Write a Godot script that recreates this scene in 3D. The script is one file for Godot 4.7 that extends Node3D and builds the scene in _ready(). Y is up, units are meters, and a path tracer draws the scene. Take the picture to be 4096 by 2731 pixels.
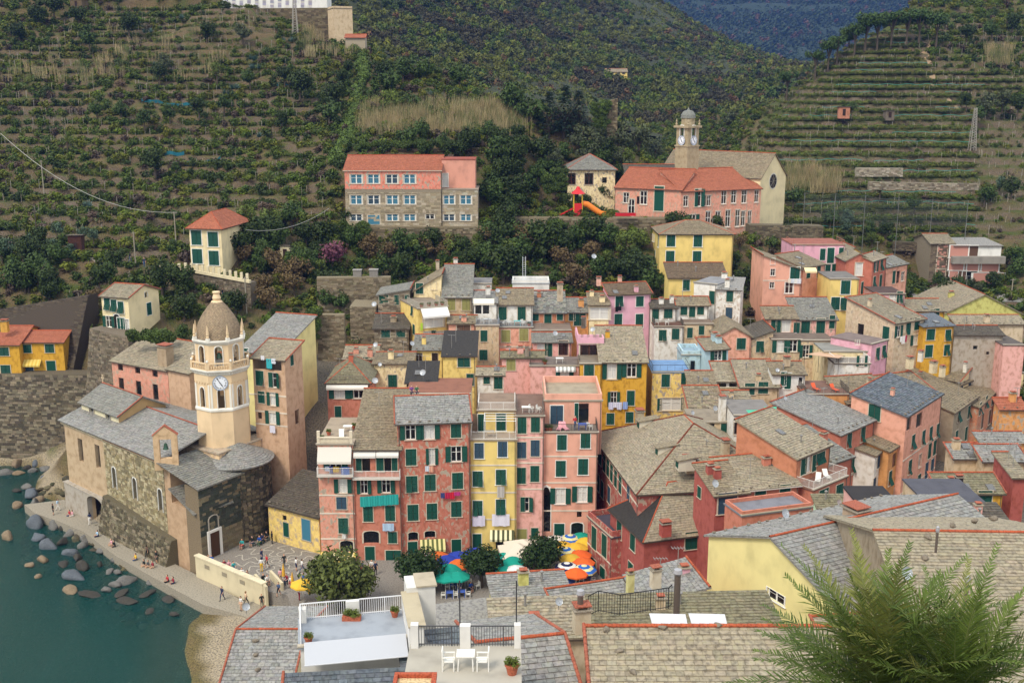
extends Node3D
# A fishing village between terraced hills, seen from a tower across the harbour. Units are metres, the lens stands at (0, EYE, 0) and looks along -Z.
# Places read off the photograph: a pixel gives a direction, the distance comes from the ground or from the row of houses it stands in.
const EYE:=60.0
const FOC:=4400.0
const CX:=2048.0
const CY:=1365.5
const TILT:=12.9
var sp:=sin(deg_to_rad(TILT))
var cp:=cos(deg_to_rad(TILT))
var rng:=RandomNumberGenerator.new()
var M:={}
var used:={}
var nz:=FastNoiseLite.new()
var nz2:=FastNoiseLite.new()
# tiles in which places were noted: origin in the photograph, 1.96 tile pixels to one photograph pixel
const TILE:=[[0,0],[1000,0],[2000,0],[3000,0],[0,700],[1000,700],[2000,700],[3000,700],[0,1300],[1000,1300],[2000,1300],[3000,1300],[0,1931],[1000,1931],[2000,1931],[3000,1931]]
func tp(t: int,x: float,y: float) -> Vector2:
	return Vector2(TILE[t][0] + x / 1.96,TILE[t][1] + y / 1.96)
func ray(p: Vector2) -> Vector3:
	var X:=(p.x - CX) / FOC
	var Y:=-(p.y - CY) / FOC
	return Vector3(X,-sp + Y * cp,-cp - Y * sp)
func pz(p: Vector2,z: float) -> Vector3:      # where the ray through a pixel is z metres ahead
	var d:=ray(p)
	return Vector3(0,EYE,0) + d * (z / -d.z)
func ph(p: Vector2,h: float) -> Vector3:      # where it meets a level
	var d:=ray(p)
	return Vector3(0,EYE,0) + d * ((h - EYE) / d.y)
func onplane(p: Vector2,a: Vector3,n: Vector3) -> Vector3:
	var d:=ray(p)
	return Vector3(0,EYE,0) + d * ((a - Vector3(0,EYE,0)).dot(n) / d.dot(n))
func pix(w: Vector3) -> Vector2:
	var r:=w - Vector3(0,EYE,0)
	var dz:=-(r.y * sp + r.z * cp)
	return Vector2(CX + FOC * r.x / dz,CY - FOC * (r.y * cp - r.z * sp) / dz)
class MB:                                      # collects faces; corners run counter-clockwise seen from outside
	var v:=PackedVector3Array()
	var n:=PackedVector3Array()
	var c:=PackedColorArray()
	var i:=PackedInt32Array()
	func q(a: Vector3,b: Vector3,d: Vector3,e: Vector3,col: Color) -> void:
		var m:=(d - a).cross(e - b).normalized()
		var k:=v.size()
		v.append(a); v.append(b); v.append(d); v.append(e)
		n.append(m); n.append(m); n.append(m); n.append(m)
		c.append(col); c.append(col); c.append(col); c.append(col)
		i.append(k); i.append(k + 2); i.append(k + 1); i.append(k); i.append(k + 3); i.append(k + 2)
	func t(a: Vector3,b: Vector3,d: Vector3,col: Color) -> void:
		var m:=(b - a).cross(d - a).normalized()
		var k:=v.size()
		v.append(a); v.append(b); v.append(d)
		n.append(m); n.append(m); n.append(m)
		c.append(col); c.append(col); c.append(col)
		i.append(k); i.append(k + 2); i.append(k + 1)
	func box(o: Vector3,x: Vector3,y: Vector3,z: Vector3,col: Color) -> void:   # centre and half axes, right-handed
		var a:=o - x - y + z; var b:=o + x - y + z; var d:=o + x + y + z; var e:=o - x + y + z
		var f:=o - x - y - z; var g:=o + x - y - z; var h:=o + x + y - z; var j:=o - x + y - z
		q(a,b,d,e,col); q(b,g,h,d,col); q(g,f,j,h,col); q(f,a,e,j,col); q(e,d,h,j,col); q(f,g,b,a,col)
	func bx(x0: float,x1: float,y0: float,y1: float,z0: float,z1: float,col: Color) -> void:
		box(Vector3(x0 + x1,y0 + y1,z0 + z1) / 2,Vector3((x1 - x0) / 2,0,0),Vector3(0,(y1 - y0) / 2,0),Vector3(0,0,(z1 - z0) / 2),col)
	func bar(a: Vector3,b: Vector3,w: float,col: Color,up := Vector3.UP) -> void:   # square bar
		var d:=(b - a).normalized()
		var s:=d.cross(up)
		s=(Vector3.RIGHT if s.length() < 0.01 else s).normalized() * w / 2
		var u:=s.cross(d).normalized() * w / 2
		box((a + b) / 2,s,(b - a) / 2,s.cross((b - a).normalized()).normalized() * w / 2,col)
	func tube(p: Array,r: Array,sides: int,col: Color,caps := true) -> void:   # smooth, through points
		var k0:=v.size()
		var up:=Vector3.UP
		var m:=p.size()
		var side:=Vector3.RIGHT
		for j in m:
			var d: Vector3=(p[min(j + 1,m - 1)] - p[max(j - 1,0)]).normalized()
			side=(side - d * side.dot(d))
			if side.length() < 0.05:
				side=d.cross(Vector3.BACK)
			side=side.normalized()
			var o:=d.cross(side).normalized()
			for s in sides:
				var a:=TAU * s / sides
				var dir:=side * cos(a) + o * sin(a)
				v.append(p[j] + dir * r[j]); n.append(dir); c.append(col)
		for j in m - 1:
			for s in sides:
				var a:=k0 + j * sides + s; var b:=k0 + j * sides + (s + 1) % sides
				i.append(a); i.append(a + sides); i.append(b); i.append(b); i.append(a + sides); i.append(b + sides)
		if caps:
			for e in [0,m - 1]:
				var d: Vector3=(p[e] - p[1 if e == 0 else m - 2]).normalized()
				var k:=v.size()
				v.append(p[e]); n.append(d); c.append(col)
				for s in sides:
					v.append(v[k0 + e * sides + s]); n.append(d); c.append(col)
				for s in sides:
					var a:=k + 1 + s; var b:=k + 1 + (s + 1) % sides
					i.append(k)
					if e == 0: i.append(a); i.append(b)
					else: i.append(b); i.append(a)
	func lathe(o: Vector3,prof: Array,sides: int,col: Color,smooth := true,turn := 0.0,squash := 1.0) -> void:   # prof: Vector2(radius, height) from bottom to top
		for s in sides:
			var a0:=turn + TAU * s / sides; var a1:=turn + TAU * (s + 1) / sides
			var d0:=Vector3(sin(a0),0,cos(a0) * squash); var d1:=Vector3(sin(a1),0,cos(a1) * squash)
			for j in prof.size() - 1:
				var lo: Vector2=prof[j]; var hi: Vector2=prof[j + 1]
				var a:=o + d0 * lo.x + Vector3(0,lo.y,0); var b:=o + d1 * lo.x + Vector3(0,lo.y,0)
				var e:=o + d1 * hi.x + Vector3(0,hi.y,0); var f:=o + d0 * hi.x + Vector3(0,hi.y,0)
				var k:=v.size()
				if lo.x < 0.0001: t(a,e,f,col)
				elif hi.x < 0.0001: t(a,b,e,col)
				else: q(a,b,e,f,col)
				if smooth:
					var sl:=Vector2(hi.y - lo.y,lo.x - hi.x).normalized()
					for z in range(k,v.size()):
						var w:=v[z] - o; w.y=0
						var rd:=(d0 + d1).normalized() if w.length() < 0.0001 else w.normalized()
						n[z]=(rd * sl.x + Vector3(0,sl.y,0)).normalized()
	func mesh() -> ArrayMesh:
		var arr:=[]
		arr.resize(Mesh.ARRAY_MAX)
		arr[Mesh.ARRAY_VERTEX]=v; arr[Mesh.ARRAY_NORMAL]=n; arr[Mesh.ARRAY_COLOR]=c; arr[Mesh.ARRAY_INDEX]=i
		var am:=ArrayMesh.new()
		am.add_surface_from_arrays(Mesh.PRIMITIVE_TRIANGLES,arr)
		return am
func numbered(called: String) -> String:
	var k: int=used.get(called,0)
	used[called]=k + 1
	return called if k == 0 else "%s_%03d" % [called,k]
func thing(called: String,label: String,category: String,at:=Vector3.ZERO,turn:=0.0,group:="") -> Node3D:
	var o:=Node3D.new()
	o.name=numbered(called)
	add_child(o)
	o.position=at; o.rotation.y=turn
	o.set_meta("label",label); o.set_meta("category",category)
	if group != "": o.set_meta("group",group)
	return o
func part(called: String,shape,material: Material,parent: Node,at:=Transform3D.IDENTITY) -> MeshInstance3D:
	var o:=MeshInstance3D.new()
	o.name=called
	o.mesh=shape.mesh() if shape is MB else shape
	o.material_override=material
	o.transform=at
	parent.add_child(o,true)
	return o
func solo(called: String,label: String,category: String,shape,material: Material,at:=Transform3D.IDENTITY,group:="") -> MeshInstance3D:   # a thing that is one mesh
	var o:=part(numbered(called),shape,material,self,at)
	o.set_meta("label",label); o.set_meta("category",category)
	if group != "": o.set_meta("group",group)
	return o
func struct(called: String,shape,material: Material) -> MeshInstance3D:
	var o:=part(numbered(called),shape,material,self)
	o.set_meta("kind","structure")
	return o
func copy(o: Node3D,at: Transform3D,label:="") -> Node3D:
	var r: Node3D=o.duplicate()
	r.name=numbered(str(o.get_meta("stem")))
	add_child(r)
	r.transform=at
	if label != "": r.set_meta("label",label)
	return r
func many(called: String,mesh: Mesh,material: Material,where: Array,tints: Array,label: String,category: String,parent: Node = self) -> MultiMeshInstance3D:   # what nobody could count
	var mm:=MultiMesh.new()
	mm.transform_format=MultiMesh.TRANSFORM_3D
	mm.use_colors=true
	mm.mesh=mesh
	mm.instance_count=where.size()
	for k in where.size():
		mm.set_instance_transform(k,where[k])
		mm.set_instance_color(k,tints[k])
	var o:=MultiMeshInstance3D.new()
	o.name=numbered(called) if parent == self else called
	o.multimesh=mm
	o.material_override=material
	parent.add_child(o,true)
	o.set_meta("kind","stuff")
	if parent == self:
		o.set_meta("label",label); o.set_meta("category",category)
	return o
func C(r: float,g: float,b: float) -> Color:
	return Color(r,g,b)
func S(hex: String) -> Color:                  # a colour named as it looks, as a linear value
	return Color(hex).srgb_to_linear()
func vary(c: Color,a: float) -> Color:
	var k:=1.0 + rng.randf_range(-a,a)
	return Color(c.r * k * (1.0 + rng.randf_range(-a,a) * 0.25),c.g * k,c.b * k * (1.0 + rng.randf_range(-a,a) * 0.25))
func noise_tex(freq: float,stops: Array,size:=512,oct:=5,sd:=1,kind:=FastNoiseLite.TYPE_SIMPLEX_SMOOTH) -> NoiseTexture2D:
	var f:=FastNoiseLite.new()
	f.noise_type=kind; f.frequency=freq; f.fractal_octaves=oct; f.seed=sd
	var t:=NoiseTexture2D.new()
	t.width=size; t.height=size; t.seamless=true; t.noise=f
	var g:=Gradient.new()
	var off:=PackedFloat32Array(); var cols:=PackedColorArray()
	for s in stops:
		off.append(s[0]); cols.append(s[1])
	g.offsets=off; g.colors=cols
	t.color_ramp=g
	return t
func bump_tex(freq: float,size:=512,oct:=5,sd:=3,strength:=6.0) -> NoiseTexture2D:
	var f:=FastNoiseLite.new()
	f.noise_type=FastNoiseLite.TYPE_SIMPLEX_SMOOTH; f.frequency=freq; f.fractal_octaves=oct; f.seed=sd
	var t:=NoiseTexture2D.new()
	t.width=size; t.height=size; t.seamless=true; t.as_normal_map=true; t.bump_strength=strength; t.noise=f
	return t
func mat(name_: String,rough: float,tex: Texture2D=null,scale:=Vector3.ONE,metal:=0.0) -> StandardMaterial3D:
	var m:=StandardMaterial3D.new()
	m.resource_name=name_
	m.vertex_color_use_as_albedo=true
	m.roughness=rough; m.metallic=metal
	m.metallic_specular=0.35
	if tex:
		m.albedo_texture=tex
		m.uv1_triplanar=true; m.uv1_world_triplanar=true
		m.uv1_scale=scale
	M[name_]=m
	return m
func g(v: float) -> Color: return Color(v,v,v)
func materials() -> void:
	var m: StandardMaterial3D
	var st:=noise_tex(0.012,[[0.0,Color(0.76,0.73,0.68)],[0.3,Color(0.9,0.88,0.85)],[0.5,Color(0.98,0.97,0.96)],[0.72,Color(1,1,1)],[1.0,Color(0.9,0.88,0.85)]],1024,6,4)
	m=mat("stucco",0.9,st,Vector3(0.09,0.06,0.09))
	m=mat("clean_stucco",0.85,noise_tex(0.01,[[0.0,g(0.86)],[0.5,g(0.97)],[1.0,g(1.0)]],512,5,9),Vector3(0.1,0.06,0.1))
	m=mat("peeling_stucco",0.95,st,Vector3(0.13,0.08,0.13))
	m.detail_enabled=true
	m.detail_albedo=noise_tex(0.008,[[0.0,Color(0.62,0.57,0.5,1)],[0.3,Color(0.66,0.61,0.54,1)],[0.315,Color(0.78,0.7,0.62,0.9)],[0.335,Color(0.7,0.6,0.5,0.0)],[0.66,Color(0.7,0.55,0.45,0.0)],[0.74,Color(0.75,0.6,0.52,0.45)],[1.0,Color(0.72,0.64,0.56,0.6)]],1024,6,21)
	m=mat("slate",0.75,noise_tex(0.02,[[0.0,g(0.62)],[0.35,g(0.86)],[0.6,g(1.0)],[1.0,Color(0.94,0.95,0.86)]],1024,6,31),Vector3(0.12,0.12,0.12))
	m=mat("stone",0.95,noise_tex(0.03,[[0.0,g(0.55)],[0.45,g(0.9)],[0.7,g(1.0)],[1.0,Color(1.0,0.96,0.9)]],1024,6,41),Vector3(0.25,0.3,0.25))
	m.normal_enabled=true; m.normal_texture=bump_tex(0.05,512,5,8,8.0); m.normal_scale=0.6
	m=mat("paint",0.6)
	m=mat("wood",0.7)
	m=mat("metal",0.4); m.metallic=0.3
	m=mat("plastic",0.4)
	m=mat("cloth",0.95); m.backlight_enabled=true; m.backlight=Color(0.25,0.25,0.25)
	m=mat("clay",0.85,noise_tex(0.04,[[0.0,g(0.6)],[0.5,g(0.95)],[1.0,g(1.0)]],512,5,51),Vector3(0.3,0.3,0.3))
	m=mat("leaf",0.65); m.backlight_enabled=true; m.backlight=Color(0.3,0.3,0.2)
	m=mat("bark",0.95)
	m=mat("skin",0.7)
	m=mat("ground",0.97,noise_tex(0.035,[[0.0,g(0.42)],[0.4,g(0.82)],[0.6,g(1.0)],[0.85,Color(1.0,0.97,0.86)],[1.0,Color(1.0,1.0,1.0)]],1024,7,61),Vector3(0.09,0.09,0.09))
	m.normal_enabled=true; m.normal_texture=bump_tex(0.06,512,6,6,10.0); m.normal_scale=0.8
	m=mat("glass",0.06); m.vertex_color_use_as_albedo=false; m.albedo_color=Color(0.45,0.5,0.52,0.04); m.transparency=BaseMaterial3D.TRANSPARENCY_ALPHA; m.metallic_specular=0.4
	m=mat("rock",0.85,noise_tex(0.03,[[0.0,g(0.6)],[0.5,g(0.92)],[1.0,g(1.0)]],512,6,71),Vector3(0.3,0.3,0.3))
	m.normal_enabled=true; m.normal_texture=M.stone.normal_texture; m.normal_scale=0.7
	m=mat("water",0.06); m.vertex_color_use_as_albedo=false
	m.albedo_color=Color(0.002,0.07,0.062).linear_to_srgb(); m.albedo_color.a=0.7; m.metallic_specular=0.3
	m.transparency=BaseMaterial3D.TRANSPARENCY_ALPHA
	m.uv1_triplanar=true; m.uv1_world_triplanar=true; m.uv1_scale=Vector3(0.07,0.07,0.16)
	m.normal_enabled=true; m.normal_texture=bump_tex(0.026,1024,4,77,32.0); m.normal_scale=1.4
	m=mat("ink",0.6); m.vertex_color_use_as_albedo=false; m.albedo_color=Color(0.1,0.11,0.14)
	m=mat("paving",0.9,noise_tex(0.03,[[0.0,g(0.7)],[0.5,g(0.93)],[1.0,g(1.0)]],1024,6,81),Vector3(0.12,0.12,0.12))
	for a in [["table_blue","4a64b0"],["teal_table","5fb0b0"],["chair_pink","d69aa0"],["deck_orange","d05a34"],["sign_green","2f5a3a"]]:
		m=mat(a[0],0.6); m.albedo_color=Color(a[1])
# ---------------------------------------------------------------- the lie of the land
var GX0:=-230.0
var GZ0:=0.0
var GS:=5.0
var GW:=93
var GD:=100
var hg:=PackedFloat32Array()
func solve_sheet(pts: Array) -> Array:          # a smooth sheet through (x, z, h): weights of |r| about each point and a plane
	var n:=pts.size()
	var A:=[]
	for r in n + 3:
		var row:=PackedFloat64Array(); row.resize(n + 4); A.append(row)
	for r in n:
		for k in n:
			A[r][k]=Vector2(pts[r].x - pts[k].x,pts[r].z - pts[k].z).length()
		A[r][n]=1.0; A[r][n + 1]=pts[r].x; A[r][n + 2]=pts[r].z; A[r][n + 3]=pts[r].y
		A[n][r]=1.0; A[n + 1][r]=pts[r].x; A[n + 2][r]=pts[r].z
	var m:=n + 3
	for col in m:
		var best:=col
		for r in range(col + 1,m):
			if absf(A[r][col]) > absf(A[best][col]): best=r
		var sw=A[col]; A[col]=A[best]; A[best]=sw
		var prow: PackedFloat64Array=A[col]
		var pv:=prow[col]
		for r in m:
			if r == col: continue
			var f: float=A[r][col] / pv
			if f == 0.0: continue
			var row: PackedFloat64Array=A[r]
			for k in range(col,m + 1): row[k] -= f * prow[k]
			A[r]=row
	var w:=PackedFloat64Array()
	for r in m: w.append(A[r][m] / A[r][r])
	return [pts,w]
func sheet(s: Array,x: float,z: float) -> float:
	var p: Array=s[0]; var w: PackedFloat64Array=s[1]
	var n:=p.size()
	var h:=w[n] + w[n + 1] * x + w[n + 2] * z
	for k in n:
		var q: Vector3=p[k]
		var dx:=q.x - x; var dz:=q.z - z
		h += w[k] * sqrt(dx * dx + dz * dz)
	return h
func flip(v: Vector3) -> Vector3: return Vector3(v.x,v.y,-v.z)   # (x, height, distance ahead)
func land() -> void:
	var p:=[]
	for a in [[745,2731,0.0],[735,2600,0.0],[760,2490,0.0],[860,2425,0.0],[880,2620,0.7],[880,2731,0.8],[980,2731,1.4],[970,2540,1.4],[600,2731,-1.6],[600,2550,-1.3],[640,2400,-0.8],[400,2731,-5.0],[300,2500,-4.5],[100,2400,-3.5],[0,2731,-8.0],[520,2300,-0.7],[300,2200,-0.6],[100,2250,-2.2],[100,2050,-1.4],[0,1950,-2.0],[330,1840,0.4],[80,1840,0.4],[-400,2731,-10.0],[-400,2000,-5.0]]:
		p.append(flip(ph(Vector2(a[0],a[1]),a[2])))
	for a in [[-120,168,1.0],[-60,140,-0.5],[-50,130,-0.5],[-41,122,-0.4],[-36,131,1.5],[-20,125,2.5],[0,125,2.5],[14,122,2.5],[-20,108,2.0],[0,108,2.4],[-30,145,4],[-20,140,5.5],[-30,155,12],[-45,160,13],[0,150,9.5],[0,170,16.5],[0,190,23],[0,205,27],[25,150,8],[30,175,14],[40,200,21],[45,130,3.5],[60,150,5],[80,180,8.5],[95,205,16],[70,125,7],[0,92,9],[20,80,14],[20,60,21],[20,40,30],[40,60,22],[60,80,15],[60,40,32],[85,110,11],[110,140,14],[120,180,18],[130,210,22],[0,60,18],[-16,85,6],[-20,60,8],[-40,50,0],[0,25,36],[30,20,38],[70,15,42],[-30,20,20],[-66,155,0.3],[-72,170,2],[-100,174,3],[-100,177,14.5],[-72,176,15],[-140,178,14],[-170,178,14]]:
		p.append(Vector3(a[0],a[2],a[1]))
	var hill:=[[405,1340,170],[757,1085,195],[1000,1085,197],[100,1250,190],[300,1180,186],[100,900,218],[600,900,212],[1050,900,208],[1400,1030,212],[1400,895,217],[1900,895,218],[1900,1030,212],[2350,1010,216],[2350,860,222],[100,700,247],[600,700,242],[1100,700,238],[100,500,275],[600,500,270],[1150,500,265],[100,300,305],[600,300,300],[1200,300,292],[100,100,336],[600,100,330],[1000,110,316],[1350,190,320],[0,-150,380],[600,-120,370],[1100,-30,345],[1500,205,318],[1800,305,300],[2100,415,280],[2300,455,268],[2460,570,256],[1600,420,268],[1900,520,254],[1500,575,240],[2100,575,240],[1400,640,234],[2250,630,258],[2600,650,262],[2600,880,224],[2950,900,224],[3100,880,228],
		[2850,960,236],[3300,1000,236],[3700,1000,241],[3720,1145,227],[3950,1145,227],[3720,1130,236],[3950,1130,236],[4090,1020,236],[2900,800,252],[3300,800,258],[3700,800,258],[4090,800,256],[2950,650,275],[3300,600,288],[3700,600,288],[4090,600,286],[3130,430,312],[3400,400,320],[3700,400,320],[4090,400,318],[3400,170,352],[3600,110,360],[3760,160,350],[4090,110,372],[3650,10,395],[4090,-80,420],[3450,1130,222],[4090,1130,222],[4400,900,245],[4400,500,300],[4400,100,370]]
	for a in hill: p.append(flip(pz(Vector2(a[0],a[1]),a[2])))
	for a in [[1500,205,318,60,-30],[1800,305,300,60,-30],[2100,415,280,60,-34],[2460,570,256,50,-28],[1350,190,320,60,-16],[3130,430,312,60,-5],[2950,650,275,50,-12]]:
		var v:=flip(pz(Vector2(a[0],a[1]),a[2]))
		p.append(v + Vector3(0,a[4],a[3]))
	for a in [[14,230,34.3],[20,246,35],[34,242,34.5],[6,236,35],[46,246,33],[44,275,38],[50,305,37],[62,350,43],[75,420,52],[20,340,42],[-20,400,52],[-190,300,60],[-190,200,20],[-200,450,120],[0,470,60],[110,440,45],[150,465,60],[85,400,42],[60,465,40],[180,470,90]]:
		p.append(Vector3(a[0],a[2],a[1]))
	var s:=solve_sheet(p)
	hg.resize(GW * GD)
	for j in GD:
		for k in GW:
			hg[j * GW + k]=sheet(s,GX0 + k * GS,GZ0 + j * GS)
func hcub(a: float,b: float,c: float,d: float,t: float) -> float:
	return b + 0.5 * t * (c - a + t * (2.0 * a - 5.0 * b + 4.0 * c - d + t * (3.0 * (b - c) + d - a)))
func gh(x: float,z: float) -> float:           # smooth height of the ground at x, z metres ahead
	var u:=clampf((x - GX0) / GS,1.0,GW - 3.01); var w:=clampf((z - GZ0) / GS,1.0,GD - 3.01)
	var k:=int(u); var j:=int(w)
	var f:=u - k; var t:=w - j
	var b:=(j - 1) * GW + k
	var r0:=hcub(hg[b - 1],hg[b],hg[b + 1],hg[b + 2],f); b += GW
	var r1:=hcub(hg[b - 1],hg[b],hg[b + 1],hg[b + 2],f); b += GW
	var r2:=hcub(hg[b - 1],hg[b],hg[b + 1],hg[b + 2],f); b += GW
	var r3:=hcub(hg[b - 1],hg[b],hg[b + 1],hg[b + 2],f)
	return hcub(r0,r1,r2,r3,t)
const STEP:=2.1
func terraced(x: float,z: float) -> float:     # where the slope is cut into terraces
	if z < 176.0: return 0.0
	var p:=pix(Vector3(x,gh(x,z),-z))
	if x < 30.0:
		if p.x > 1500.0 or z > 345.0: return 0.0
		if p.y > 1000.0 and p.x > 700.0: return 0.0
		return clampf((z - 178.0) / 6.0,0,1) * clampf((1330.0 - p.x) / 60.0,0,1) * clampf(1.5 - 2.6 * nz.get_noise_2d(x * 0.9 + 400,z * 1.3),0,1)
	if p.y > 960.0 or p.y < 30.0: return 0.0
	return clampf((p.x - 2950.0 + (p.y - 600.0) * 0.5) / 60.0,0,1) * clampf((960.0 - p.y) / 40.0,0,1)
func wob(x: float,z: float) -> float:
	return nz.get_noise_2d(x * 1.3,z * 1.3) * 2.4 + nz2.get_noise_2d(x,z) * 0.5
func gt(x: float,z: float) -> Vector2:         # height with terraces; second value: 0 on a tread to 1 on a wall
	var h:=gh(x,z)
	var m:=terraced(x,z)
	if m <= 0.0: return Vector2(h + nz2.get_noise_2d(x * 0.7,z * 0.7) * (0.5 if z > 176.0 else 0.15),-1.0)
	var q:=(h + wob(x,z)) / STEP
	var f:=q - floorf(q)
	var r:=f * 0.2 if f < 0.86 else 0.172 + (f - 0.86) / 0.14 * 0.828
	return Vector2(lerpf(h,(floorf(q) + r) * STEP - STEP * 0.5,m),f if m > 0.5 else -1.0)
func ground_at(p: Vector2,z0 := 90.0) -> Vector3:   # where the ray through a pixel meets the ground
	var d:=ray(p)
	d /= -d.z
	var z:=z0
	while z < 440.0:
		var v:=Vector3(0,EYE,0) + d * z
		if gh(v.x,z) >= v.y: break
		z += 3.0
	for k in 6:
		var v:=Vector3(0,EYE,0) + d * z
		z += (1.5 if gh(v.x,z) < v.y else -1.5) / pow(2.0,k)
	return Vector3(0,EYE,0) + d * z
func drop(x: float,z: float) -> Vector3: return Vector3(x,gt(x,z).x,-z)
func build_land() -> void:
	var zs:=[]
	var z:=6.0
	while z < 470.0:
		zs.append(z)
		z += 2.0 if z < 176.0 else (0.62 if z < 372.0 else 4.0)
	var n:=262
	var mb:=MB.new()
	var soil:=C(0.12,0.085,0.05); var dry:=C(0.17,0.125,0.06); var green:=C(0.07,0.095,0.018); var stone:=C(0.16,0.13,0.095)
	for w in zs:
		for k in n:
			var x: float=-215.0 + k * 1.64
			var t:=gt(x,w)
			mb.v.append(Vector3(x,t.x,-w))
			var a:=nz.get_noise_2d(x * 3.0 + 90,w * 3.0) * 0.5 + 0.5
			var b:=nz2.get_noise_2d(x * 2.0,w * 2.0 + 50) * 0.5 + 0.5
			var c:=soil.lerp(dry,clampf(a * 1.6 - 0.3,0,1)).lerp(green,clampf(b * 3.0 - 1.35,0,1))
			if t.y > 0.8: c=stone.lerp(soil,clampf(a * 1.4 - 0.2,0,1))
			elif t.y > 0.6 or (t.y >= 0.0 and x > 30.0): c=c.lerp(green,clampf(a * 2.0 - 0.5,0,0.9))
			if w < 172.0 and x > -66.0: c=C(0.2,0.175,0.145).lerp(C(0.15,0.13,0.1),a)
			if t.x < 2.4 and w < 176.0:
				c=S("b3a690").lerp(S("8d8068"),a) if t.x > 0.5 else (S("7d6b4a").lerp(S("5d5a36"),b) if t.x > -1.5 else S("5d5a36").lerp(S("2d5a4c"),clampf((-1.5 - t.x) / 2.0,0,1)))
			mb.c.append(c)
	var rows:=zs.size()
	mb.n.resize(mb.v.size())
	for j in rows:
		for k in n:
			var o:=j * n + k
			var e:=mb.v[j * n + mini(k + 1,n - 1)] - mb.v[j * n + maxi(k - 1,0)]
			var s:=mb.v[maxi(j - 1,0) * n + k] - mb.v[mini(j + 1,rows - 1) * n + k]
			mb.n[o]=s.cross(e).normalized()
			if j < rows - 1 and k < n - 1:
				mb.i.append(o); mb.i.append(o + n); mb.i.append(o + 1); mb.i.append(o + 1); mb.i.append(o + n); mb.i.append(o + n + 1)
	struct("terrain",mb,M.ground)
# far slopes: sheets of their own, wooded
func far_sheet(called: String,pts: Array,x0: float,x1: float,z0: float,z1: float,d: float,col: Color) -> Array:
	var p:=[]
	for a in pts:
		p.append(Vector3(a[0],a[2],a[1]) if a.size() == 4 else flip(pz(Vector2(a[0],a[1]),a[2])))
	var s:=solve_sheet(p)
	var mb:=MB.new()
	var nx:=int((x1 - x0) / d) + 1; var nzz:=int((z1 - z0) / d) + 1
	for j in nzz:
		for k in nx:
			var x:=x0 + k * d; var z:=z0 + j * d
			mb.v.append(Vector3(x,sheet(s,x,z) + nz.get_noise_2d(x * 0.3,z * 0.3) * d * 0.5,-z)); mb.c.append(col)
	mb.n.resize(mb.v.size())
	for j in nzz:
		for k in nx:
			var o:=j * nx + k
			var e:=mb.v[j * nx + mini(k + 1,nx - 1)] - mb.v[j * nx + maxi(k - 1,0)]
			var w:=mb.v[maxi(j - 1,0) * nx + k] - mb.v[mini(j + 1,nzz - 1) * nx + k]
			mb.n[o]=w.cross(e).normalized()
			if j < nzz - 1 and k < nx - 1:
				mb.i.append(o); mb.i.append(o + nx); mb.i.append(o + 1); mb.i.append(o + 1); mb.i.append(o + nx); mb.i.append(o + nx + 1)
	struct(called,mb,M.ground)
	return s
# ---------------------------------------------------------------- leaves
func crown_mesh(blobs: int,leaves: int,size: float,flat := 0.85,sd := 1,col := Color(1,1,1),spread := 0.62) -> ArrayMesh:   # a crown one metre in radius, of clumps of leaves; white, to be tinted
	var r:=RandomNumberGenerator.new(); r.seed=sd
	var mb:=MB.new()
	for b in blobs:
		var d:=Vector3(r.randfn(),r.randfn() * flat,r.randfn()).normalized()
		var o:=d * (spread * pow(r.randf(),0.4)) ; o.y *= flat
		var br:=r.randf_range(0.26,0.46)
		var tone:=r.randf_range(0.75,1.2)
		for l in leaves:
			var e:=Vector3(r.randfn(),r.randfn(),r.randfn()).normalized()
			var at:=o + e * br * r.randf_range(0.65,1.05)
			at.y=at.y * 0.95
			var nrm:=(e + Vector3(r.randfn(),r.randfn() + 0.4,r.randfn()) * 0.5).normalized()
			var u:=nrm.cross(Vector3(r.randfn(),r.randfn(),r.randfn())).normalized()
			var w:=nrm.cross(u)
			var s:=size * r.randf_range(0.6,1.3)
			var k:=tone * r.randf_range(0.8,1.2)
			var c:=Color(col.r * k,col.g * k,col.b * k * r.randf_range(0.7,1.1))
			mb.q(at - u * s,at - w * s * 0.55,at + u * s,at + w * s * 0.55,c)
	return mb.mesh()
func blade_mesh(blades: int,tall: float,wide: float,lean: float,sd:=1,base:=Color(1,1,1),tip:=Color(1,1,1)) -> ArrayMesh:
	var r:=RandomNumberGenerator.new(); r.seed=sd
	var mb:=MB.new()
	for b in blades:
		var o:=Vector3(r.randfn() * 0.35,0,r.randfn() * 0.35)
		var l:=Vector3(r.randfn(),0,r.randfn()) * lean
		var h:=tall * r.randf_range(0.55,1.1)
		var s:=Vector3(r.randfn(),0,r.randfn()).normalized() * wide
		var mid:=o + l * 0.35 * h + Vector3(0,h * 0.6,0); var top:=o + l * h + Vector3(0,h,0)
		var k:=r.randf_range(0.75,1.25)
		mb.q(o - s,o + s,mid + s * 0.8,mid - s * 0.8,Color(base.r * k,base.g * k,base.b * k))
		mb.t(mid - s * 0.8,mid + s * 0.8,top,Color(tip.r * k,tip.g * k,tip.b * k))
	return mb.mesh()
func turned(at: Vector3,size: Vector3) -> Transform3D:
	return Transform3D(Basis(Vector3.UP,rng.randf() * TAU).scaled_local(size),at)
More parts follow.
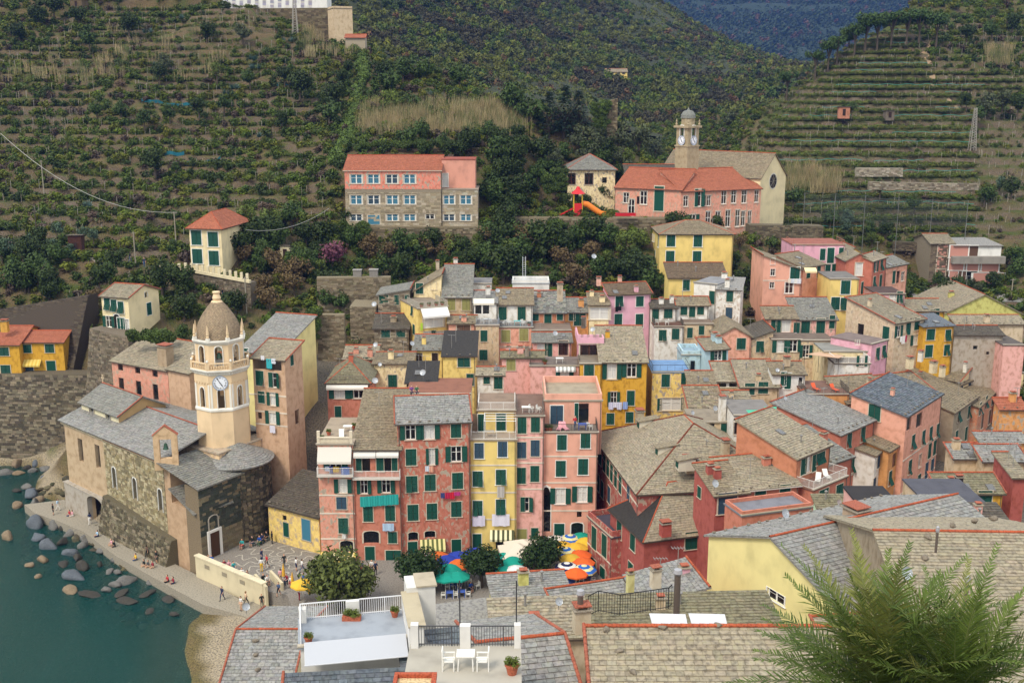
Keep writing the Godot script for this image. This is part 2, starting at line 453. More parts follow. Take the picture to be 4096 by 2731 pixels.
# ---------------------------------------------------------------- water and woods
func build_sea() -> void:
	var mb:=MB.new()
	var k:=C(1,1,1)
	mb.q(Vector3(-500,0,40),Vector3(-14,0,40),Vector3(-14,0,-190),Vector3(-500,0,-190),k)
	struct("sea",mb,M.water)
func inview(p: Vector2,m: float) -> bool:
	return p.x > -m and p.x < 4096 + m and p.y > -m and p.y < 2731 + m
const GREENS:=[[0.07,0.105,0.01],[0.05,0.08,0.012],[0.09,0.12,0.008],[0.042,0.066,0.012],[0.115,0.125,0.012]]
func green() -> Color:
	var a=GREENS[rng.randi() % GREENS.size()]
	return vary(C(a[0],a[1],a[2]),0.25)
func build_woods() -> void:
	var crowns:=[crown_mesh(9,16,0.2,0.8,11),crown_mesh(8,16,0.21,0.95,12),crown_mesh(10,15,0.19,0.7,13)]
	var mid:=far_sheet("wooded_hill",[[1300,60,520],[1500,150,470],[1900,330,430],[2000,200,540],[2000,0,660],[1500,-100,600],[2000,-250,800],[2500,420,500],[2500,200,640],[2500,0,800],[2640,10,830],[2800,120,800],[3000,235,740],[2700,580,400],[2900,420,520],[3060,300,600],[2700,280,620],[3300,420,480],[3400,260,560],[3600,260,560],[300,380,20,0],[-100,600,150,0],[-200,420,120,0],[120,1000,80,0],[260,900,40,0],[-100,1000,170,0],[500,700,60,0]],-240,420,380,1000,12,C(0.05,0.055,0.025))
	var fz:=400.0
	while fz < 800.0:
		var fv:=pz(tp(2,915,600),fz)
		if sheet(mid,fv.x,fz) >= fv.y: break
		fz += 4.0
	house("far yellow farmhouse among the woods across the valley",{t=2,L=[832,562],R=1000,z=fz,roof="gx",d=8.0,rise=1.6,name="far_farmhouse",col="yellow",sl="warm",base=pz(tp(2,900,640),fz).y,sw=1.0,sh=0.8,w={2: [[850,578,"x",1.4,1.4],[880,578,"x",1.4,1.4],[930,572,"x",1.4,1.4],[970,572,"x",1.4,1.4]]}})
	var far_keep: Array=keep_out.back()
	var wh:=[[],[],[]]; var ti:=[[],[],[]]
	var z:=385.0
	while z < 990.0:
		var x:=-0.56 * z
		while x < 0.5 * z:
			var xx:=x + rng.randf_range(-1.8,1.8); var zz:=z + rng.randf_range(-1.8,1.8)
			var v:=Vector3(xx,sheet(mid,xx,zz),-zz)
			var p:=pix(v)
			if inview(p,250) and not (p.x < 1150) and not (xx > far_keep[0] - 3 and xx < far_keep[1] + 3 and zz > far_keep[2] - 9 and zz < far_keep[3] + 3):
				var k:=rng.randi() % 3
				var patch:=nz.get_noise_2d(xx * 1.1,zz * 1.1)
				var c:=green()
				if patch > 0.15: c=vary(C(0.1,0.11,0.016),0.3)
				elif patch < -0.2: c=vary(C(0.055,0.05,0.02),0.3)
				if rng.randf() < 0.04: c=vary(C(0.13,0.075,0.03),0.3)
				var s:=rng.randf_range(1.7,3.3) * (0.85 + zz / 2500.0)
				wh[k].append(turned(v + Vector3(0,s * 0.55,0),Vector3(s,s * rng.randf_range(0.75,1.25),s))); ti[k].append(c)
			x += 4.3
		z += 4.3 if z < 650.0 else 5.2
	for k in 3: many("woodland",crowns[k],M.leaf,wh[k],ti[k],["dense dark evergreen woodland covering the valley side","mixed green and olive woodland on the valley side","low scrubby woodland filling the valley side"][k],"woods")
	# the blue ridge at the head of the valley
	var far:=far_sheet("mountain",[[2200,-200,2300],[2600,0,1900],[2700,120,1700],[3060,270,1400],[3300,200,1500],[3450,100,1650],[3700,-50,1900],[2900,-100,2400],[3300,-200,2600],[4300,-150,2100],[1500,-300,2400],[0,1250,20,0],[600,1250,40,0],[1400,1300,150,0],[-700,1400,150,0]],-300,1500,1250,2700,40,C(0.03,0.05,0.03))
	var fw:=[]; var ft:=[]
	var low:=crown_mesh(7,9,0.3,1.0,17)
	z=1260.0
	while z < 2690.0:
		var x:=0.05 * z
		while x < 0.42 * z:
			var xx:=x + rng.randf_range(-4,4); var zz:=z + rng.randf_range(-4,4)
			var v:=Vector3(xx,sheet(far,xx,zz),-zz)
			if inview(pix(v),120):
				var s:=rng.randf_range(4.5,7.5)
				var c:=vary(C(0.03,0.05,0.022),0.3)
				if rng.randf() < 0.07: c=vary(C(0.09,0.05,0.03),0.3)
				fw.append(turned(v + Vector3(0,s * 0.5,0),Vector3(s,s * 1.1,s))); ft.append(c)
			x += 9.5
		z += 10.5
	many("distant_forest",low,M.leaf,fw,ft,"hazy blue forest on the distant mountain","woods")
func wooded(p: Vector2) -> float:               # how thickly scrub and trees grow on the near slopes, read off the photograph
	var x:=p.x; var y:=p.y
	if x < 2560:
		if y < 330 - x * 0.33: return 0.95
		if x > 1290 and x < 1500 and y < 640: return 0.9
		if x >= 1500 and y < 545: return 0.85
		if x > 760 and x < 1500 and y > 620 + (1300 - x) * 0.28: return 0.75
		if x < 260 and y > 980: return 0.8
		if y < 210 and x < 1100: return 0.5
		if x > 1950 and y < 760: return 0.7
		if x > 1150 and y > 830: return 0.9
		return 0.78
	var edge:=2960 - (y - 600) * 0.55
	if y > 960: return 0.75
	if x < edge or y < 60: return 0.95
	if y < 150 + (3560 - x) * 0.1 and x < 3640: return 0.0 if y > 110 else 0.8
	if x > 3640 and y < 260 + (x - 3640) * 0.12: return 0.85
	if x > 3850 and y > 360 and y < 480: return 0.9
	if x > 3900 and y > 480: return 0.5
	return 0.2
func build_scrub() -> void:
	var crowns:=[crown_mesh(8,30,0.15,0.8,21),crown_mesh(8,28,0.16,0.9,22)]
	var wh:=[[],[]]; var ti:=[[],[]]
	var tufts:=blade_mesh(26,1.0,0.035,0.5,5)
	var tw:=[]; var tt:=[]
	var canes:=blade_mesh(34,1.0,0.016,0.22,6)
	var cw:=[]; var ct:=[]
	var vines:=crown_mesh(6,22,0.17,0.6,25)
	var vw:=[]; var vt:=[]
	var stakes:=MB.new(); stakes.bar(Vector3(0,-0.2,0),Vector3(0,1,0),0.07,C(1,1,1))
	var sw:=[]; var st:=[]
	var net:=MB.new()
	# scattered growth
	var z:=177.0
	while z < 466.0:
		var x:=-0.53 * z
		while x < 0.53 * z:
			var xx:=x + rng.randf_range(-1.1,1.1); var zz:=z + rng.randf_range(-1.1,1.1)
			var t:=gt(xx,zz)
			var v:=Vector3(xx,t.x,-zz)
			var p:=pix(v)
			x += 2.1
			if not inview(p,200) or blocked(v): continue
			var w:=wooded(p)
			var cl:=nz.get_noise_2d(xx * 1.7,zz * 2.6 + 300) * 0.9
			if rng.randf() < w + cl * (1.1 if w < 0.7 else 0.1):
				var k:=rng.randi() % 2
				var s:=rng.randf_range(0.7,1.6) * (1.4 if w > 0.7 else 0.9)
				var c:=green()
				if w < 0.7 and rng.randf() < 0.3: c=vary(C(0.1,0.095,0.035),0.3)
				if rng.randf() < 0.1: c=vary(C(0.085,0.06,0.045),0.3)
				wh[k].append(turned(v + Vector3(0,s * 0.35,0),Vector3(s,s * rng.randf_range(0.6,1.05),s))); ti[k].append(c)
			elif rng.randf() < 0.62:
				var s:=rng.randf_range(0.35,0.9)
				tw.append(turned(v - Vector3(0,0.05,0),Vector3(s * 1.5,s,s * 1.5)))
				tt.append(vary(C(0.22,0.175,0.095),0.3) if rng.randf() < 0.62 + cl * 0.4 else vary(C(0.09,0.12,0.03),0.3))
		z += 2.0
	# vines in rows along the terraces, with their stakes
	var nets:={}
	var x:=-150.0
	while x < 180.0:
		var last:=-1.0
		var zz:=180.0
		while zz < 372.0:
			var f:=gt(x,zz).y
			var right:=x > 30.0
			var hit:=-1.0
			if f >= 0.0 and last >= 0.0:
				for th in ([0.12,0.38,0.64] if right else [0.2,0.55]):
					if last < th and f >= th: hit=th
			if hit > 0.0:
				var v:=drop(x,zz)
				var p:=pix(v)
				if right and hit == 0.64 and wooded(p) < 0.3 and inview(p,150):
					var q:=int(floorf((gh(x,zz) + wob(x,zz)) / STEP))
					if q % 3 != 0 and nz.get_noise_2d(x * 0.9,q * 37.0) > -0.12:
						if not nets.has(q): nets[q]=[MB.new(),Vector3.ZERO]
						var hi:=v + Vector3(0,1.35 + 0.15 * sin(x * 1.1),0.2)
						if nets[q][1].distance_to(hi) < 2.2: nets[q][0].bar(nets[q][1],hi,0.11,C(0.05,0.26,0.2))
						nets[q][1]=hi
				var dens:=0.95 if right else clampf(0.45 + nz.get_noise_2d(x * 1.5,zz * 1.5 + 700) * 1.4,0.05,0.9)
				if right and wooded(p) > 0.3: dens=0.0
				if not right: dens *= 0.8
				if inview(p,200) and not blocked(v) and rng.randf() < dens:
					var s:=rng.randf_range(0.65,1.08)
					vw.append(turned(v + Vector3(rng.randf_range(-.3,.3),s * 0.75,0),Vector3(s * 1.25,s * 0.95,s))); vt.append(vary(C(0.095,0.125,0.016) if rng.randf() < 0.75 else C(0.13,0.13,0.025),0.28))
					if right and rng.randf() < 0.4:
						vw.append(turned(v + Vector3(rng.randf_range(-.4,.4),s * 0.6,rng.randf_range(0.7,1.4)),Vector3(s,s * 0.7,s))); vt.append(vary(C(0.07,0.085,0.022),0.28))
				if inview(p,200) and not blocked(v) and rng.randf() < (0.14 if right else 0.16):
					sw.append(turned(v + Vector3(0,0,0.7),Vector3(1,rng.randf_range(1.1,1.9),1))); st.append(vary(C(0.3,0.27,0.22),0.25))
			last=f
			zz += 0.45
		x += 0.8
	for q in nets:
		if nets[q][0].v.size() > 60: solo("bird_net","rolled green bird net strung along a vineyard terrace","net",nets[q][0],M.cloth,Transform3D.IDENTITY,"bird nets")
	# cane thickets
	for r in [[1450,2110,430,545,420],[1200,1420,110,230,40],[400,900,110,320,30],[0,500,240,330,22],[3150,3350,690,770,90],[3930,4040,190,260,30],[2260,2380,400,520,30]]:
		for k in r[4]:
			var v:=ground_at(Vector2(rng.randf_range(r[0],r[1]),rng.randf_range(r[2],r[3])),200.0)
			var s:=rng.randf_range(2.6,4.6)
			cw.append(turned(v - Vector3(0,0.2,0),Vector3(2.2,s,2.2))); ct.append(vary(C(0.34,0.27,0.14) if rng.randf() < 0.7 else C(0.13,0.15,0.05),0.25))
	many("scrub",crowns[0],M.leaf,wh[0],ti[0],"leafy green scrub spread over the terraced slopes","scrub")
	many("undergrowth",crowns[1],M.leaf,wh[1],ti[1],"dark bushy undergrowth between the dry stone terraces","undergrowth")
	many("dry_grass",tufts,M.leaf,tw,tt,"straw coloured dry grass tufts on the terraces","grass")
	many("grape_vines",vines,M.leaf,vw,vt,"rows of leafy grape vines along the terraces","vines")
	many("vineyard_stakes",stakes.mesh(),M.wood,sw,st,"pale wooden stakes standing among the vines","stakes")
	many("cane_thicket",canes,M.leaf,cw,ct,"tall dry yellow canes growing above the old wall","canes")
var keep_out := []                              # plan rectangles (x0, x1, z0, z1) where something is built
func blocked(v: Vector3) -> bool:
	for r in keep_out:
		if v.x > r[0] and v.x < r[1] and -v.z > r[2] and -v.z < r[3]: return true
	return false
# ---------------------------------------------------------------- houses
const COL:={"pink": "dfa68f","rose": "e0aca2","salmon": "d59884","red": "bb7461","brick": "c07c67","deep": "a65a52","yellow": "e6cb7c","ochre": "d0a03a","cream": "e8d6aa","white": "dfddd6","sand": "c9b596","grey": "aaa193","orange": "d39a62","lilac": "dda9b8","blue": "b5cfda","green": "bcd6b2","lime": "c6c476","stone": "9c8f7b","tan": "c4a488","mauve": "c9a3a6","beige": "cbbba0","rust": "bf8062","lemon": "e8db98"}
const SL:={"beige": "908672","grey": "84827a","dark": "5e574d","warm": "8b7e68","blue": "646a70","pale": "8f8d88","light": "9a8f7a","moss": "7f7860","black": "3a3634","clay": "ad6a50","brown": "705f4c"}
var WM:={}
func window_kit() -> void:
	var f:=MB.new(); var w:=C(1,1,1)
	f.bx(-0.57,-0.5,-0.5,0.54,0.0,0.05,w); f.bx(0.5,0.57,-0.5,0.54,0.0,0.05,w); f.bx(-0.5,0.5,0.5,0.54,0.0,0.05,w)
	f.bx(-0.62,0.62,-0.54,-0.5,0.0,0.13,w)
	WM.surround=f.mesh()
	var a := MB.new()                                       # arched surround
	a.bx(-0.6,-0.5,-0.5,0.3,0,0.06,w); a.bx(0.5,0.6,-0.5,0.3,0,0.06,w)
	for k in 8:
		var t0:=PI * k / 8; var t1:=PI * (k + 1) / 8
		var p:=func(r: float,t: float,z: float): return Vector3(cos(t) * r,0.3 + sin(t) * r * 0.42,z)
		a.q(p.call(0.5,t0,0.06),p.call(0.6,t0,0.06),p.call(0.6,t1,0.06),p.call(0.5,t1,0.06),w)
		a.q(p.call(0.6,t0,0.06),p.call(0.6,t0,0.0),p.call(0.6,t1,0.0),p.call(0.6,t1,0.06),w)
		a.q(p.call(0.5,t0,0.0),p.call(0.5,t0,0.06),p.call(0.5,t1,0.06),p.call(0.5,t1,0.0),w)
		var e0: Vector3 = p.call(0.5,t0,0.03); var e1: Vector3 = p.call(0.5,t1,0.03)      # spandrel up to the square head of the opening
		a.q(e0,Vector3(e0.x,0.52,0.03),Vector3(e1.x,0.52,0.03),e1,w)
	WM.arch=a.mesh()
	var s := MB.new()                                       # one louvred leaf, 0..1 by 0..1
	s.bx(0.02,0.12,0,1,0,0.045,w); s.bx(0.88,0.98,0,1,0,0.045,w); s.bx(0.12,0.88,0,0.05,0,0.045,w); s.bx(0.12,0.88,0.95,1,0,0.045,w); s.bx(0.12,0.88,0.47,0.52,0,0.045,w)
	for k in 9:
		for b in [0.05,0.52]:
			var y: float=b + (k + 0.5) * 0.047
			s.q(Vector3(0.12,y - 0.026,0.036),Vector3(0.88,y - 0.026,0.036),Vector3(0.88,y + 0.022,0.008),Vector3(0.12,y + 0.022,0.008),w)
	WM.leaf=s.mesh()
	var p:=MB.new(); p.bx(-0.5,0.5,-0.5,0.5,0.004,0.014,w)
	WM.board=p.mesh()
	p=MB.new(); p.q(Vector3(-0.5,-0.5,0),Vector3(0.5,-0.5,0),Vector3(0.5,0.5,0),Vector3(-0.5,0.5,0),w)
	WM.pane=p.mesh()
	var cs:=MB.new()
	cs.bx(-0.5,-0.42,-0.5,0.5,0.012,0.04,w); cs.bx(0.42,0.5,-0.5,0.5,0.012,0.04,w); cs.bx(-0.42,0.42,0.45,0.5,0.012,0.04,w); cs.bx(-0.42,0.42,-0.5,-0.45,0.012,0.04,w); cs.bx(-0.045,0.045,-0.45,0.45,0.012,0.045,w)
	cs.bx(-0.42,-0.045,0.1,0.13,0.012,0.036,w); cs.bx(0.045,0.42,0.1,0.13,0.012,0.036,w)
	WM.casement=cs.mesh()
	var cu:=MB.new()
	for k in 8:
		var x0:=-0.5 + k / 8.0; var x1:=x0 + 1 / 8.0
		cu.q(Vector3(x0,-0.48,0.016 + 0.012 * (k % 2)),Vector3(x1,-0.48,0.016 + 0.012 * ((k + 1) % 2)),Vector3(x1,0.5,0.016 + 0.012 * ((k + 1) % 2)),Vector3(x0,0.5,0.016 + 0.012 * (k % 2)),w)
	WM.curtain=cu.mesh()
	for a2 in [["shutter_green","0f4537"],["shutter_navy","2f4656"],["shutter_olive","8d8a52"],["shutter_brown","5b4334"],["shutter_rust","b98476"],["shutter_teal","3d7288"],["trim_white","dddbd3"],["trim_grey","a59d8f"],["trim_soft","c4b7a3"],["wood_brown","4a2d22"],["curtain_white","d8d6d0"]]:
		var m:=mat(a2[0],0.6); m.albedo_color=Color(a2[1])
func leaf(parent: Node,m: Material,x: float,y: float,w: float,h: float,z: float,turn:=0.0,tip:=0.0) -> void:
	var b:=Basis(Vector3.UP,turn) * Basis(Vector3.RIGHT,tip)
	part("shutter",WM.leaf,m,parent,Transform3D(b.scaled_local(Vector3(w,h,1)),Vector3(x,y,z)))
# a window on a wall: at its centre, facing +z of the given frame
func window(house_: Node,fr: Transform3D,w: float,h: float,kind: String,trim:="trim_white") -> void:
	var gr: Material=M.shutter_green
	if kind.length() > 1:
		gr=M[{"n": "shutter_navy","y": "shutter_olive","r": "shutter_brown","t": "shutter_rust","a": "shutter_teal"}.get(kind[1],"shutter_green")]
	var k:=kind[0]
	var o:=Node3D.new()
	o.name="door" if k in ["d","e"] else "window"
	house_.add_child(o,true)
	o.transform=fr
	var sc:=Transform3D(Basis.from_scale(Vector3(w,h,1)),Vector3.ZERO)
	var back:=Transform3D(sc.basis,Vector3(0,0,-0.13))
	if k == "a":
		part("surround",WM.arch,M[trim],o,sc); part("pane",WM.pane,M.glass,o,back)
		return
	if k == "x":
		part("pane",WM.pane,M.glass,o,back)
		return
	part("surround",WM.surround,M[trim],o,sc)
	match k:
		"c":
			leaf(o,gr,-w / 2,-h / 2,w / 2,h,0.02,0.0); leaf(o,gr,0,-h / 2,w / 2,h,0.02 ,0.0)
		"f":
			for s in 2:
				var x:=-w / 2 + s * w / 2
				leaf(o,gr,x,0,w / 2,h / 2,0.02)
				if rng.randf() < 0.6: leaf(o,gr,x,-h / 2 * cos(0.45),w / 2,h / 2,0.02 + h / 2 * sin(0.45),0.0,-0.45)
				else: leaf(o,gr,x,-h / 2,w / 2,h / 2,0.02)
		"d":
			leaf(o,gr,-w / 2,-h / 2,w / 2,h,0.02); leaf(o,gr,0,-h / 2,w / 2,h,0.02)
		"e":
			part("panel",WM.board,gr,o,Transform3D(Basis.from_scale(Vector3(w,h,3)),Vector3.ZERO))
		"r":
			part("roller_blind",WM.board,gr,o,Transform3D(Basis.from_scale(Vector3(w,h,2)),Vector3.ZERO))
		_:
			part("pane",WM.pane,M.glass,o,back)
			if k == "b" and kind.length() > 1: part("curtain",WM.curtain,gr,o,Transform3D(Basis.from_scale(Vector3(w * 0.9,h * 0.94,1)),Vector3(0,0,-0.19)))
			part("casement",WM.casement,M.wood_brown if k == "k" else M.trim_white,o,back)
			if k == "g" or (k == "o" and rng.randf() < 0.4): part("curtain",WM.curtain,M.curtain_white,o,Transform3D(Basis.from_scale(Vector3(w * 0.9,h * 0.94,1)),Vector3(0,0,-0.19)))
			if k == "o":
				leaf(o,gr,-w,-h / 2,w / 2,h,0.055,0.03); leaf(o,gr,w / 2,-h / 2,w / 2,h,0.07,-0.05)
			elif k == "h":
				leaf(o,gr,-w / 2,-h / 2,w / 2,h,0.05); leaf(o,gr,w / 2,-h / 2,w / 2,h,0.06,-0.5)
# slabs of slate laid in courses over a plane a-b (eave) to d-c (ridge)
func slates(mb: MB,a: Vector3,b: Vector3,c: Vector3,d: Vector3,col: Color,sw:=0.5,sh:=0.36,vr:=0.16,single: Node=null) -> void:
	var n:=(b - a).cross(d - a).normalized() if (d - a).length() > 0.1 else (b - a).cross(c - a).normalized()
	if n.y < 0: n=-n
	var len_:=maxf((d - a).length(),(c - b).length())
	var rows:=maxi(1,int(len_ / sh))
	for r in rows:
		var t0:=r / float(rows); var t1:=minf(1.0,(r + 1.25) / rows)
		var p0:=a.lerp(d,t0); var q0:=b.lerp(c,t0); var p1:=a.lerp(d,t1); var q1:=b.lerp(c,t1)
		var wd:=(q0 - p0).length()
		var cnt:=maxi(1,int(wd / sw))
		var sag:=rng.randf_range(-0.008,0.008)
		var s:=0.0
		var first:=true
		while s < 1.0:
			var e:=s + (1.0 / cnt) * (rng.randf_range(0.75,1.3) * (0.55 if first and r % 2 == 1 else 1.0))
			first=false
			if e > 1.0 - 0.35 / cnt: e=1.0
			var gap:=0.012 / maxf(wd,0.3)
			var lift:=n * (0.062 + sag + rng.randf_range(-0.012,0.016)); var back:=n * 0.014
			var A:=p0.lerp(q0,s + gap) + lift; var B:=p0.lerp(q0,e - gap) + lift
			var D:=p1.lerp(q1,s + gap) + back; var E:=p1.lerp(q1,e - gap) + back
			var cc:=vary(col,vr)
			var dn:=n * -0.05
			if single and single.get_child_count() < 300:
				var m:=MB.new()
				var o:=(A + B + D + E) / 4
				m.q(A - o,B - o,E - o,D - o,cc); m.q(A + dn - o,B + dn - o,B - o,A - o,cc); m.q(B + dn - o,E + dn - o,E - o,B - o,cc); m.q(D + dn - o,A + dn - o,A - o,D - o,cc)
				part("slate",m,M.slate,single,Transform3D(Basis.IDENTITY,o))
			else:
				mb.q(A,B,E,D,cc)
				mb.q(A + dn,B + dn,B,A,cc)
			s=e
func ridge(parent: Node,a: Vector3,b: Vector3,col:="a5604a",r := 0.095) -> void:   # half-round clay tiles in a line, each overlapping the next
	var mb:=MB.new()
	var n:=maxi(1,int((b - a).length() / 0.45))
	for k in n:
		var p:=a.lerp(b,k / float(n)); var q:=a.lerp(b,(k + 1.12) / n)
		mb.tube([p,q],[r * 1.12,r * 0.9],7,vary(S(col),0.15),false)
	part("ridge_tiles",mb,M.clay,parent).set_meta("kind","stuff")
var rock_meshes:=[]
func rocks_kit() -> void:
	for k in 6:
		var sm:=SphereMesh.new(); sm.radius=1.0; sm.height=2.0; sm.radial_segments=14; sm.rings=8
		var arr:=sm.get_mesh_arrays()
		var v: PackedVector3Array=arr[Mesh.ARRAY_VERTEX]
		var f:=FastNoiseLite.new(); f.seed=k + 3; f.frequency=0.7
		var cuts:=[]
		var r:=RandomNumberGenerator.new(); r.seed=40 + k
		for c in 7: cuts.append([Vector3(r.randfn(),r.randfn(),r.randfn()).normalized(),r.randf_range(0.45,0.75)])
		for j in v.size():
			var p:=v[j]
			for c in cuts:
				var d: float=p.dot(c[0]) - c[1]
				if d > 0: p -= c[0] * d * 0.92
			v[j]=p * (1.0 + f.get_noise_3dv(v[j] * 1.6) * 0.18)
		arr[Mesh.ARRAY_VERTEX]=v
		var col:=PackedColorArray(); col.resize(v.size()); col.fill(Color.WHITE)
		arr[Mesh.ARRAY_COLOR]=col
		var am:=ArrayMesh.new(); am.add_surface_from_arrays(Mesh.PRIMITIVE_TRIANGLES,arr)
		var st:=SurfaceTool.new(); st.create_from(am,0); st.deindex(); st.set_smooth_group(-1); st.generate_normals()
		rock_meshes.append(st.commit())
	for a in [["rock_grey","75736e"],["rock_tan","8d7b63"],["rock_dark","46433c"],["roof_stone","857a6a"],["rock_blue","666c72"]]:
		var m: StandardMaterial3D=M.rock.duplicate(); m.vertex_color_use_as_albedo=false; m.albedo_color=Color(a[1]); m.resource_name=a[0]; M[a[0]]=m
func roof_stone(parent: Node,at: Vector3,s:=0.16) -> void:
	part("roof_stone",rock_meshes[rng.randi() % 6],M.roof_stone,parent,Transform3D(Basis(Vector3.UP,rng.randf() * TAU).scaled_local(Vector3(s * 1.3,s * 0.75,s)),at + Vector3(0,s * 0.5,0)))
func tanth(y: float) -> float: return tan(deg_to_rad(TILT) + atan((y - CY) / FOC))
func auto_z(p: Vector2) -> float:               # the row of houses a roof edge belongs to, by the slope of the town
	var w:=clampf((p.x - 2600.0) / 600.0,0,1)
	return lerpf(88.6 / (tanth(p.y) + 0.32),59.6 / (tanth(p.y) + 0.12),w)
# o: t tile, L left end of the front eave, R right end, z/zr their distances, roof kind, ry ridge row, rise/d, col, sl, w windows by tile, s windows of the side wall
func house(label: String,o: Dictionary) -> Node3D:
	var t: int=o.t
	var A: Vector3; var B: Vector3
	var He: float
	if o.has("at"):
		A=Vector3(o.at[0],o.at[4],-o.at[1]); B=Vector3(o.at[2],o.at[4],-o.at[3])
	else:
		var L:=tp(t,o.L[0],o.L[1])
		var z: float=o.get("z",auto_z(L))
		A=pz(L,z)
		var zr: float=o.get("zr",z)
		var R:=tp(t,o.R,o.L[1])
		B=pz(R,zr)
		for k in 3:                                          # the same level at the other end
			var py:=pix(Vector3(B.x,A.y,-zr)).y
			B=pz(Vector2(R.x,py),zr)
	B.y=A.y
	var ux:=(B - A).normalized()
	var uz:=ux.cross(Vector3.UP)
	var W:=(B - A).length()
	var roof: String=o.get("roof","gx")
	var pitch: float=o.get("p",0.34)
	var run: float=o.get("d",9.0) * (0.5 if roof == "gx" else 1.0)
	if o.has("ry"):                                         # how deep the slope is, from the row its ridge shows in
		var mid:=(A + B) / 2
		var dn := Vector2(mid.x,-mid.z).length() / -mid.z   # facing turns shorten the depth along the view
		var tr:=tanth(TILE[t][1] + o.ry / 1.96)
		var zz:=-mid.z
		run=clampf((EYE - zz * tr - A.y) / (pitch + tr),1.2,16.0)
	var D: float=run * 2.0 if roof == "gx" else (o.d if o.has("d") and o.has("ry") and not roof in ["sb"] else run)
	if roof in ["gz","hip","flat","sl","sr"] and not o.has("ry"): D=o.get("d",9.0)
	var rise: float=o.get("rise",run * pitch if roof in ["gx","sb","sf"] else (W * 0.5 * pitch if roof == "gz" else W * pitch * 0.8))
	if roof == "hip": rise=o.get("rise",minf(W,D) * 0.5 * pitch)
	# base
	var base:=1e9
	for c in [A,B,A - uz * D,B - uz * D]: base=minf(base,gh(c.x,-c.z))
	base=o.get("base",base - 0.6)
	base=minf(base,A.y - 2.0)
	He=A.y - base
	var fr:=Transform3D(Basis(ux,Vector3.UP,uz),Vector3(A.x,base,A.z))
	var n:=thing(o.get("name","house"),label,o.get("cat","house"),fr.origin,0.0,o.get("group",""))
	n.transform=fr
	keep_out.append([minf(A.x,minf(B.x,(A - uz * D).x)) - 0.5,maxf(B.x,maxf(A.x,(B - uz * D).x)) + 0.5,minf(-A.z,-B.z) - 1.0,maxf(-(A - uz * D).z,-(B - uz * D).z) + 0.5])
	var wc: Color=S(COL[o.get("col","pink")])
	var wm: Material=M[o.get("mat","stucco")]
	var wall:=MB.new()
	var rf:=MB.new(); var slt:=MB.new()
	var ov: float=o.get("ov",0.3)
	var sc: Color=S(SL[o.get("sl","beige")])
	var tl := func(x: float,z: float) -> float:             # top of the wall
		match roof:
			"gx": return He + rise * (1.0 - absf(z + D / 2) / (D / 2))
			"gz": return He + rise * (1.0 - absf(x - W / 2) / (W / 2))
			"sb": return He + rise * (-z / D)
			"sf": return He - rise * (-z / D)
			"sl": return He + rise * (x / W)
			"sr": return He - rise * (x / W)
		return He
	var V:=func(x: float,y: float,z: float): return Vector3(x,y,z)
	var xs:=[0.0,W / 2,W] if roof == "gz" else [0.0,W]
	var zs:=[0.0,-D / 2,-D] if roof == "gx" else [0.0,-D]
	var inv:=fr.affine_inverse()
	var right: bool=o.get("side","r") == "r"
	var fw := []; var sw_ := []                              # windows of the front and of the side wall: [place, note]
	for tk in o.get("w",{}):
		for a in o.w[tk]:
			var q: Vector3=inv * onplane(tp(tk,a[0],a[1]),A,uz)
			fw.append([Vector2(q.x,q.y),a])
	for tk in o.get("s",{}):
		for a in o.s[tk]:
			var q: Vector3=inv * onplane(tp(tk,a[0],a[1]),B if right else A,ux)
			var zc:=clampf(q.z,-D + 0.5,-0.5)
			sw_.append([Vector2(-zc if right else D + zc,q.y),a])
	var low:=He - rise if roof in ["sr","sf"] else He
	if roof == "sf": low=He
	pierced(wall,V.call(0,0,0),Vector3.RIGHT,W,low,holes_of(fw),wc)
	if roof == "sl": wall.t(V.call(0,He,0),V.call(W,He,0),V.call(W,He + rise,0),wc)
	elif roof == "sr": wall.t(V.call(0,low,0),V.call(W,low,0),V.call(0,He,0),wc)
	elif roof == "gz": wall.t(V.call(0,He,0),V.call(W,He,0),V.call(W / 2,He + rise,0),wc)
	for k in xs.size() - 1:
		wall.q(V.call(xs[k + 1],0,-D),V.call(xs[k],0,-D),V.call(xs[k],tl.call(xs[k],-D),-D),V.call(xs[k + 1],tl.call(xs[k + 1],-D),-D),wc)
	for k in zs.size() - 1:
		var yr: float=0.0; var yl: float=0.0
		if sw_.size() > 0 and roof in ["gx","sb","hip","flat"]:
			if right: yr=He
			else: yl=He
			if k == 0: pierced(wall,V.call(W,0,0) if right else V.call(0,0,-D),Vector3(0,0,-1) if right else Vector3(0,0,1),D,He,holes_of(sw_),wc)
		wall.q(V.call(W,yr,zs[k]),V.call(W,yr,zs[k + 1]),V.call(W,tl.call(W,zs[k + 1]),zs[k + 1]),V.call(W,tl.call(W,zs[k]),zs[k]),wc)
		wall.q(V.call(0,yl,zs[k + 1]),V.call(0,yl,zs[k]),V.call(0,tl.call(0,zs[k]),zs[k]),V.call(0,tl.call(0,zs[k + 1]),zs[k + 1]),wc)
	var planes:=[]
	var rid:=[]
